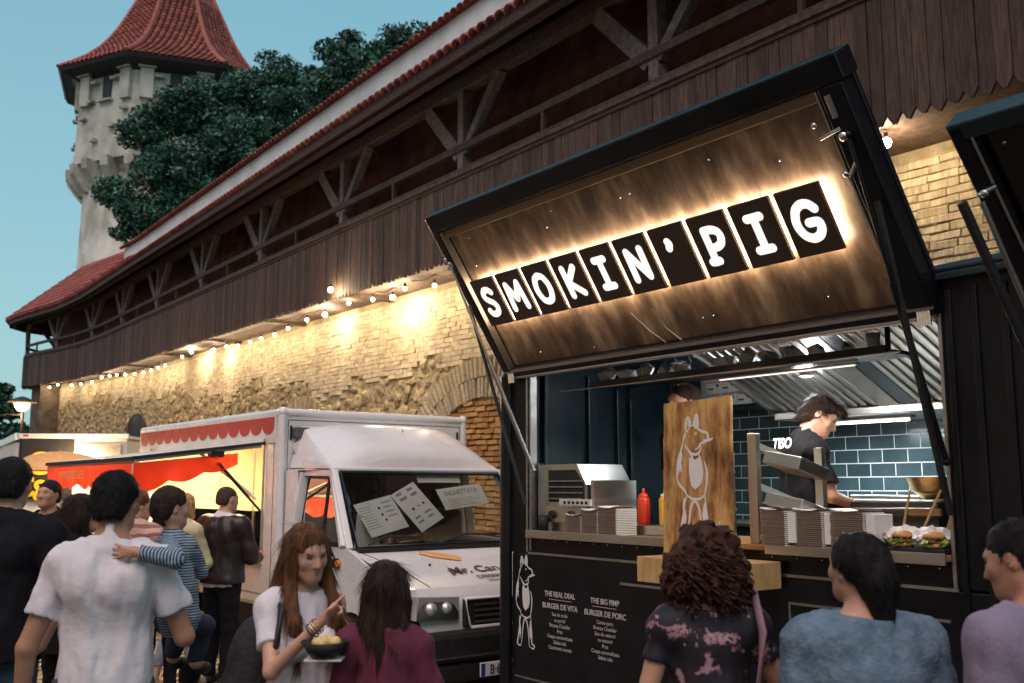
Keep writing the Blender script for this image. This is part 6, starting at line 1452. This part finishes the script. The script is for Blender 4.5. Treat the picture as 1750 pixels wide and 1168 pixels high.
# --- child (on the man's arm) ---
m_str = stripes('blue_white_stripes', (.34, .44, .50), (.035, .05, .08), 78, 'Z', .5, wob=.01); m_strx = stripes('blue_white_sleeve_stripes', (.30, .42, .50), (.03, .045, .08), 78, 'X', .5, wob=.012)
ch = thing('person', 'small child in blue striped top with an arm round the man in white', 'person', (-1.43, 4.27, .20), R(-8)); ch.scale = (.88, .88, .88)
def cz(p): return np.array(p, float)
q = SD(); q.el((.0, .0, 1.43), (.078, .075, .12), .04).el((.02, .02, 1.27), (.084, .08, .13), .04).el((.03, .04, 1.14), (.09, .09, .09), .04).rc((0, 0, 1.52), (0, .0, 1.59), .036, .034, .02)
q.rc((.0, -.04, 1.49), (.17, -.31, 1.44), .034, .030, .02).rc((.17, -.31, 1.44), (.015, -.385, 1.475), .030, .024, .01); q.rc((.07, .03, 1.48), (.08, .14, 1.35), .032, .03, .02).rc((.08, .14, 1.35), (.02, .2, 1.36), .03, .022, .01)
hand(q, (.015, -.385, 1.475), (-1, -.05, .0), (0, 1, 0), -1, .12, .72, spread=1.0); hand(q, (.02, .2, 1.36), (-1, .5, 0), (0, 0, -1), 1, .3, .6)
q.rc((-.02, .04, 1.12), (-.06, .26, 1.09), .058, .045, .02).rc((-.06, .26, 1.09), (-.10, .26, .92), .042, .03, .02).rc((.04, .04, 1.12), (.05, .26, 1.07), .058, .045, .02).rc((.05, .26, 1.07), (.03, .24, .90), .042, .03, .02).rc((-.10, .26, .92), (-.10, .32, .89), .028, .022, .01).rc((.03, .24, .90), (.03, .31, .87), .028, .022, .01)
cM = Matrix.Translation((-.015, .0, 1.655)) @ Euler((R(-4), 0, R(-38)), 'ZXY').to_matrix().to_4x4(); q.p += headprims('m', .80, .98).xf(cM).p
link(bpy.data.objects.new('body', q.mesh('body', m_skin['warm'], .007)), ch)
q = SD(); q.el((.0, .0, 1.43), (.090, .086, .13), .04).el((.02, .02, 1.27), (.096, .092, .14), .04).el((.03, .04, 1.14), (.10, .10, .11), .04).rc((0, 0, 1.5), (0, 0, 1.55), .048, .044, .02).rc((.07, .03, 1.48), (.08, .14, 1.35), .042, .040, .02).rc((.08, .14, 1.35), (.04, .18, 1.36), .040, .034, .01).pl((0, 0, 1.06), (0, 0, -1)).pl((0, 0, 1.56), (0, 0, 1))
inst('striped_top', q.mesh('striped_top', m_str, .007, [(.006, (.06, .06, .03)), (.003, (.03, .03, .02))], 5), ch)
q = SD(); q.el((.0, -.03, 1.485), (.048, .050, .050), .02).rc((.0, -.04, 1.49), (.17, -.31, 1.44), .044, .042, .02).rc((.17, -.31, 1.44), (.035, -.378, 1.472), .042, .036, .02, cut=1)
inst('striped_sleeve', q.mesh('striped_sleeve', m_strx, .006, [(.005, (.03, .03, .03))], 6), ch)
q = SD(); q.el((0, -.016, .034), (.071, .085, .076), .01).el((0, -.05, -.016), (.058, .05, .052), .03).el((0, .085, -.045), (.062, .062, .08), .02, '-').pl((0, -.02, -.062), (0, -.2, -1))
for x in (-1, 1): q.el((x*.068, .006, -.014), (.012, .024, .030), .004, '-')
q.xf(cM); inst('hair', q.mesh('hair', h_brown, .006, [(.003, (.012, .012, .012)), (.002, (.006, .006, .006))], 9), ch)
q = SD(); q.rc((-.02, .04, 1.12), (-.06, .26, 1.09), .068, .056, .02).rc((-.06, .26, 1.09), (-.10, .26, .95), .054, .044, .02).rc((.04, .04, 1.12), (.05, .26, 1.07), .068, .056, .02).rc((.05, .26, 1.07), (.03, .245, .93), .054, .044, .02); inst('trousers', q.mesh('trousers', cloth('navy_cotton', (.02, .03, .06)), .008, TIGHT, 3), ch)
for p_ in ((-.10, .30, .885), (.03, .29, .865)): q = SD(); q.rc(p_, (p_[0], p_[1]+.07, p_[2]-.01), .034, .028, .01); inst('shoe', q.mesh('shoe', m_blackmatt, .008), ch)

# --- man in black T-shirt, far left ---
m_blk = cloth('black_cotton', (.008, .008, .011), (.014, .014, .018)); m_blk.node_tree.nodes['Principled BSDF'].inputs['Specular IOR Level'].default_value = .15
p = Person('man in a black T-shirt and jeans seen from behind at the left edge', -2.50, 5.0, R(-2), 1.88, 'm', 'warm', 1.12, .010)
p.pose(armR=((.30, -.06, 1.12), (.215, -.04, .92), (-.5, -.35, -.6), (-.4, 0, .2), .7, False), head=(-3, 0, 8)); p.shirt('t_shirt', m_blk, .62, .86, .018, FOLD, .09, 12, .02); p.hair('short', h_black, seed=5); p.trousers(cloth('dark_jeans', (.012, .030, .055), (.03, .07, .11))); p.shoes(m_blackmatt)
# --- dark haired woman in black with strap ---
p = Person('woman with brown bob hair in black turning right with a thin strap across her back', -2.66, 6.2, R(-14), 1.69, 'f', 'fair', 1.05, .011)
p.pose(head=(0, 0, -52)); p.face(); p.shirt('black_jacket', m_blk, 1.9, .80, .025, FOLD, .07, 13, .02, flare=.02); p.hair('bob', h_brown, seed=6); p.trousers(m_blk, 'leggings'); p.shoes(m_blackmatt)
q = MB(); q.tube([(.16, -.02, 1.42), (.10, -.15, 1.30), (-.02, -.165, 1.15), (-.15, -.15, .98), (-.19, -.06, .90)], .009, 6); q.build('bag_strap', m_blackmatt, p.t); bg = MB().box((-.21, -.05, .84), (.08, .22, .17), bev=.03).build('shoulder_bag', m_blackmatt); bg.parent = None; bg.location = (-2.66, 6.2, 0); bg.rotation_euler = (0, 0, R(-14)); tag(bg, 'small black shoulder bag on the hip of the bob haired woman', 'bag')
# --- pink striped top ---
p = Person('woman with reddish pinned up hair in a pink striped top behind the man in white', -2.80, 7.5, R(0), 1.72, 'f', 'fair', 1.0, .012)
p.pose(head=(0, 0, -40)); p.face(); p.shirt('striped_top', stripes('pink_stripes', (.62, .38, .30), (.30, .14, .11), 16, 'Z', .6, wob=.06), 1.7, .85, .025, FOLD, .08, 14, .022); p.hair('up', hairmat('reddish_hair', (.10, .03, .015), (.24, .09, .04)), seed=7); p.trousers(cloth('cream_trousers', (.5, .42, .33))); p.shoes(m_white)
# --- blond woman, light jeans ---
p = Person('blond woman in a yellow green top and ripped light jeans at the van counter', -2.95, 9.05, R(-20), 1.68, 'f', 'fair', .88, .012)
p.pose(armR=((.22, .08, 1.12), (.12, .28, 1.15), (-.3, 1, .1), (0, 0, 1), .5, False), head=(0, 0, -10), legs={'L': ((-.088, 0, .93), (-.12, .03, .50), (-.14, -.12, .085)), 'R': ((.088, 0, .93), (.11, .04, .50), (.12, .08, .085))}); p.shirt('yellow_top', cloth('pale_yellow_knit', (.55, .50, .28), (.66, .60, .38)), 1.8, .86, .028, FOLD, .08, 15, .026); p.hair('bob', h_blond, seed=8)
p.trousers(pm('washed_jeans', (.10, .14, .20), (.42, .46, .50), rough=.9, scale=9, bump=.3, contrast=(.3, .7)), bottom=.20); p.shoes(pm('beige_shoe', (.55, .36, .24), rough=.6))
# --- man in dark jacket ---
p = Person('man with cropped hair in a dark leather jacket and black trousers standing at the van', -2.62, 9.2, R(-22), 1.74, 'm', 'fair', 1.06, .011)
p.pose(armR=((.27, .06, 1.13), (.20, .26, 1.10), (-.4, 1, .1), (0, 0, 1), .5, False), armL=((-.25, .02, 1.12), (-.16, .22, 1.05), (.3, 1, .1), (0, 0, 1), .5, False), head=(-5, 0, -18), legs={'L': ((-.088, 0, .93), (-.10, .03, .50), (-.12, .02, .085)), 'R': ((.088, 0, .93), (.10, .0, .50), (.10, -.04, .085))})
p.shirt('white_undershirt', m_tee, .3, .865, .016, FOLD, .08, 16); p.shirt('leather_jacket', pm('dark_leather', (.014, .009, .010), (.03, .018, .017), rough=.42, scale=8, bump=.3, bscale=60, bdist=.003), 1.92, .895, .034, FOLD, .07, 17, .026, collar=True); p.hair('crop', h_short); p.trousers(m_blk, bottom=.07, infl=.018); p.shoes(pm('dark_sneaker', (.03, .03, .035), rough=.6))
# --- distant man facing the camera ---
p = Person('dark haired man facing the camera far behind the man in black', -3.95, 8.6, R(170), 1.79, 'm', 'warm', 1.0, .013)
p.pose(head=(6, 0, 0)); p.face(); p.shirt('dark_shirt', m_blk, .6, .88, .02, FOLD, .09, 18, .02); p.hair('short', h_black, seed=12); p.trousers(m_blk); p.shoes(m_blackmatt)
p = Person('dark haired figure in brown half hidden between the child and the pink striped woman', -2.92, 8.5, R(25), 1.62, 'f', 'fair', 1.0, .014)
p.pose(); p.shirt('brown_top', cloth('brown_knit', (.12, .06, .03)), 1.8, .88, .02, FOLD, .09, 19, .02); p.hair('bob', h_brown, seed=13); p.trousers(m_blk); p.shoes(m_blackmatt)

# --- girl with long hair and backpack ---
g_ = Person('young woman with long brown hair in a white T-shirt pointing with raised hand', -.82, 4.0, R(-150), 1.60, 'f', 'fair', .84, .0075)
g_.pose(armR=((.17, .14, 1.17), (.02, .32, 1.385), (-.75, -.05, .65), (-.3, .6, -.5), 1.1, True, 1), armL=((-.21, .02, 1.09), (-.12, .26, 1.06), (-.2, .9, -.1), (0, 0, 1), .5, False), head=(-14, 2, 8)); g_.face()
m_gtee = pm('white_tee_with_pink_hem', (.70, .68, .72), (.78, .76, .79), rough=.85, scale=3, bump=.5, bscale=19, bdist=.012)
g_.shirt('t_shirt', m_gtee, .60, 1.0, .010, LOOSE, .095, 21, .020); 
g_.shirt('patterned_shirt_hem', pm('pink_floral_print', (.66, .30, .26), (.80, .66, .60), rough=.8, scale=14, contrast=(.4, .6)), .1, .88, .016, FOLD, .09, 22, .01, top=1.03)
g_.hair('long', h_chest, seed=23); g_.trousers(cloth('blue_denim', (.02, .07, .11), (.05, .13, .18)), top=.98); g_.shoes(m_white)
k_ = g_.k; S0, E_, W_ = g_.arms['R']
for i, t in enumerate((.80, .86, .90)):
    c = Vector(E_+(W_-E_)*t)*k_; a = Vector(W_-E_).normalized(); u = a.orthogonal().normalized(); v = a.cross(u); q = MB(); q.tube([c+(u*math.cos(w)+v*math.sin(w))*.031*k_ for w in np.linspace(0, 6.28, 15)[:-1]], .0028, 5, closed=True); q.build('bracelet', [m_blackmatt, m_chrome, m_brass][i], g_.t)
q = MB()
for sg in (-1, 1): q.tube([scl((sg*.10, -.14, 1.40), k_), scl((sg*.115, -.02, 1.478), k_), scl((sg*.12, .09, 1.41), k_), scl((sg*.145, .125, 1.28), k_), scl((sg*.17, .06, 1.14), k_), scl((sg*.15, -.10, 1.05), k_)], .012, 8)
bp_ = thing('backpack', 'black backpack worn by the long haired young woman', 'backpack', g_.t.location[:], R(-150)); q.build('strap', m_blackmatt, bp_)
q = SD(); q.el((.07, -.26, 1.03), (.15, .12, .21), .03).el((.08, -.28, .92), (.17, .14, .15), .03).el((.08, -.38, .92), (.12, .06, .11), .02); inst('pack', q.mesh('pack', pm('black_canvas', (.012, .012, .014), (.025, .024, .028), rough=.8, scale=20, bump=.3), .010, TIGHT, 4), bp_)
fb = thing('food_bowl', 'small black bowl with food held by the young woman with long hair', 'bowl', (-.66, 3.62, 1.16), 0)
MB().lathe([(0.001, 0), (.05, 0), (.085, .05), (.08, .05), (.048, .008), (0.001, .008)], n=20).build('bowl', m_blackmatt, fb); q = MB()
for k in range(14): a = random.uniform(0, 6.28); q.ball((math.cos(a)*random.uniform(0, .05), math.sin(a)*random.uniform(0, .05), .045), random.uniform(.014, .022), 6)
q.build('food', m_fries, fb); MB().box((.0, .02, -.012), (.13, .11, .006)).build('napkin', m_paper, fb)
# --- woman in maroon ---
p = Person('woman with straight dark hair in a maroon top seen from behind', -.46, 3.72, R(-8), 1.47, 'f', 'fair', .88, .009)
p.pose(head=(2, 0, 6), armR=((.24, -.03, 1.13), (.20, .16, .98), (-.2, 1, 0), (0, 0, 1), .5, False)); p.shirt('maroon_top', cloth('maroon_knit', (.085, .010, .030), (.13, .018, .045)), 1.9, .80, .022, FOLD, .075, 24, .018, collar=True); p.hair('longback', h_brown, seed=25); p.trousers(m_blk); p.shoes(m_blackmatt)
# --- curly haired woman ---
p = Person('woman with curly auburn hair in a dark floral dress seen from behind', .635, 3.32, R(2), 1.615, 'f', 'warm', .93, .009)
flor = pm('dark_floral_fabric', (.010, .008, .016), (.010, .008, .016), rough=.7, scale=15, bump=.1); fr = [n for n in flor.node_tree.nodes if n.type == 'VALTORGB'][0].color_ramp
fr.elements[0].position = .0; fr.elements[1].position = .57; e = fr.elements.new(.60); e.color = (.34, .17, .20, 1); e = fr.elements.new(.66); e.color = (.42, .28, .32, 1); e = fr.elements.new(.70); e.color = (.02, .015, .03, 1)
p.pose(armL=((-.24, -.02, 1.14), (-.19, .20, 1.02), (.2, 1, 0), (0, 0, 1), .5, False), armR=((.27, .02, 1.16), (.25, .24, 1.06), (-.2, 1, .1), (0, 0, 1), .5, False), head=(0, 0, -6)); p.shirt('floral_dress', flor, .42, .45, .018, FOLD, .165, 26, .016, flare=.03); p.shoes(m_blackmatt)
q = SD(); q.el((0, -.02, .02), (.115, .12, .115), .02).el((0, -.05, -.07), (.135, .10, .085), .04).rc((-.10, -.02, -.03), (-.12, -.02, -.09), .05, .04, .03).rc((.10, -.02, -.03), (.12, -.02, -.09), .05, .04, .03).el((0, .125, -.03), (.07, .07, .1), .01, '-').xf(p.HM); scale_sd(q, p.k)
hr_ = inst('hair', q.mesh('hair', h_aub, .008, [(.020, (.035, .035, .035)), (.012, (.015, .015, .015))], 27), p.t)
q = MB(); rg = np.random.default_rng(3)
for i in range(420):
    d = rg.normal(size=3); d[1] -= .5; d /= np.linalg.norm(d); base = np.array([d[0]*.128, -.03+d[1]*.115, -.02+d[2]*.125-(.03 if abs(d[0]) > .3 else 0)])
    if base[1] > .06 and base[2] < .05: continue
    ph = rg.uniform(0, 6.28); pts = [tuple((p.HM @ Vector(tuple(base+d*j*.006+np.array([.012*math.cos(ph+j*1.1), .012*math.sin(ph+j*1.1), -.007*j]))))*p.k) for j in range(6)]
    q.tube(pts, .0035, 4)
q.build('curls', h_aub, p.t, kind='stuff')
tb = thing('tote_bag', 'pink and pale blue tote bag hanging on the right shoulder of the curly haired woman', 'bag', (.635, 3.32, 0), R(2))
q = MB(); q.tube([(.13, -.11, 1.12), (.14, -.135, 1.30), (.145, -.02, 1.42), (.20, .08, 1.28), (.20, .09, 1.12)], .013, 8); q.build('strap', pm('mauve_strap', (.22, .13, .16), rough=.7), tb)
MB().prism([(.06, .72), (.34, .72), (.30, 1.11), (.10, 1.13)], -.16, -.10).build('pink_panel', pm('pink_canvas', (.42, .24, .27), (.48, .30, .33), rough=.8, scale=6), tb); MB().prism([(.13, .72), (.335, .72), (.295, 1.105), (.17, 1.11)], -.168, -.1605).build('blue_panel', pm('pale_blue_canvas', (.25, .38, .42), (.32, .45, .5), rough=.8, scale=6), tb)
# --- woman with dark bun in blue sweater ---
knit = pm('blue_grey_knit', (.08, .14, .20), (.15, .22, .29), rough=.9, scale=22, bump=.9, bscale=70, bdist=.006)
p = Person('dark haired woman with a low ponytail in a blue grey knitted sweater', 1.06, 3.1, R(4), 1.60, 'f', 'warm', 1.2, .009)
p.pose(head=(4, 0, 16)); p.shirt('sweater', knit, 1.9, .75, .028, FOLD+[(.003, (.012, .012, .02))], .075, 28, .022, collar=True, flare=.02); p.hair('bun', h_black, seed=29); p.trousers(m_blk); p.shoes(m_blackmatt)
# --- man at the right edge ---
shirtm = pm('mauve_grey_shirt', (.19, .16, .23), (.26, .22, .30), rough=.85, scale=5, bump=.2, bscale=90)
p = Person('dark haired man looking down in a mauve grey shirt at the right edge', 1.49, 2.9, R(20), 1.65, 'm', 'tan', 1.0, .009)
p.pose(head=(-16, 0, 22)); p.face(); p.shirt('shirt', shirtm, 1.9, .80, .022, LOOSE, .08, 30, .022, collar=True); p.hair('short', h_black, seed=31); p.trousers(m_blk); p.shoes(m_blackmatt)
# --- cook ---
cw = TL(2.18, .60, 0)
p = Person('young cook with short tousled brown hair in a black T-shirt bent over the griddle', cw.x, cw.y, TR+R(-31.5), 1.76, 'm', 'fair', .94, .008, base=.545, lean=.12)
p.pose(armR=((.235, .10, 1.14), (.10, .34, 1.07), (-.2, 1, -.15), (0, 0, -1), .5, False), armL=((-.22, .12, 1.12), (-.06, .36, 1.06), (.2, 1, -.1), (0, 0, -1), .5, False), head=(-34, 0, -22)); p.face(); p.shirt('t_shirt', m_blk, .75, .88, .022, FOLD, .085, 32, .024); p.hair('mop', h_brown, seed=33); p.trousers(m_blk); p.shoes(m_blackmatt)
for kk in 'LR':
    S0, E_, W_ = p.arms[kk]; q = SD(); hand(q, W_, (-.2 if kk == 'R' else .2, 1, -.15), (0, 0, -1), -1 if kk == 'R' else 1, .5, 1.02); q.rc(W_-(W_-E_)*.15, W_, .036, .032, .01)
    scale_sd(q, p.k); inst('black_glove', q.mesh('black_glove', pm('glove_nitrile', (.01, .01, .012), rough=.3), .007), p.t)
text('TISO', .085, m_ink, p.t, (.06, -.118, 1.43), (R(78), 0, R(28)), 'shirt_lettering', 'CENTER', .001, .8, .003)
# --- second cook behind the board ---
cw = TL(1.36, .52, 0)
p = Person('second cook behind the pig board with only the top of the head showing', cw.x, cw.y, TR+R(170), 1.87, 'm', 'fair', 1.0, .011, base=.545)
p.pose(); p.shirt('t_shirt', m_blk, .6, .88, .016, FOLD, .09, 34, .02); p.hair('short', h_short, seed=35); p.trousers(m_blk); p.shoes(m_blackmatt)
# --- low dark head at the bottom edge ---
p = Person('small dark haired child whose head just shows at the bottom edge', -1.42, 4.55, R(0), .98, 'm', 'warm', 1.0, .012)
p.pose(); p.shirt('t_shirt', m_blk, .6, .86, .02, FOLD, .09, 36, .02); p.hair('short', h_black, seed=37); p.trousers(m_blk); p.shoes(m_blackmatt)
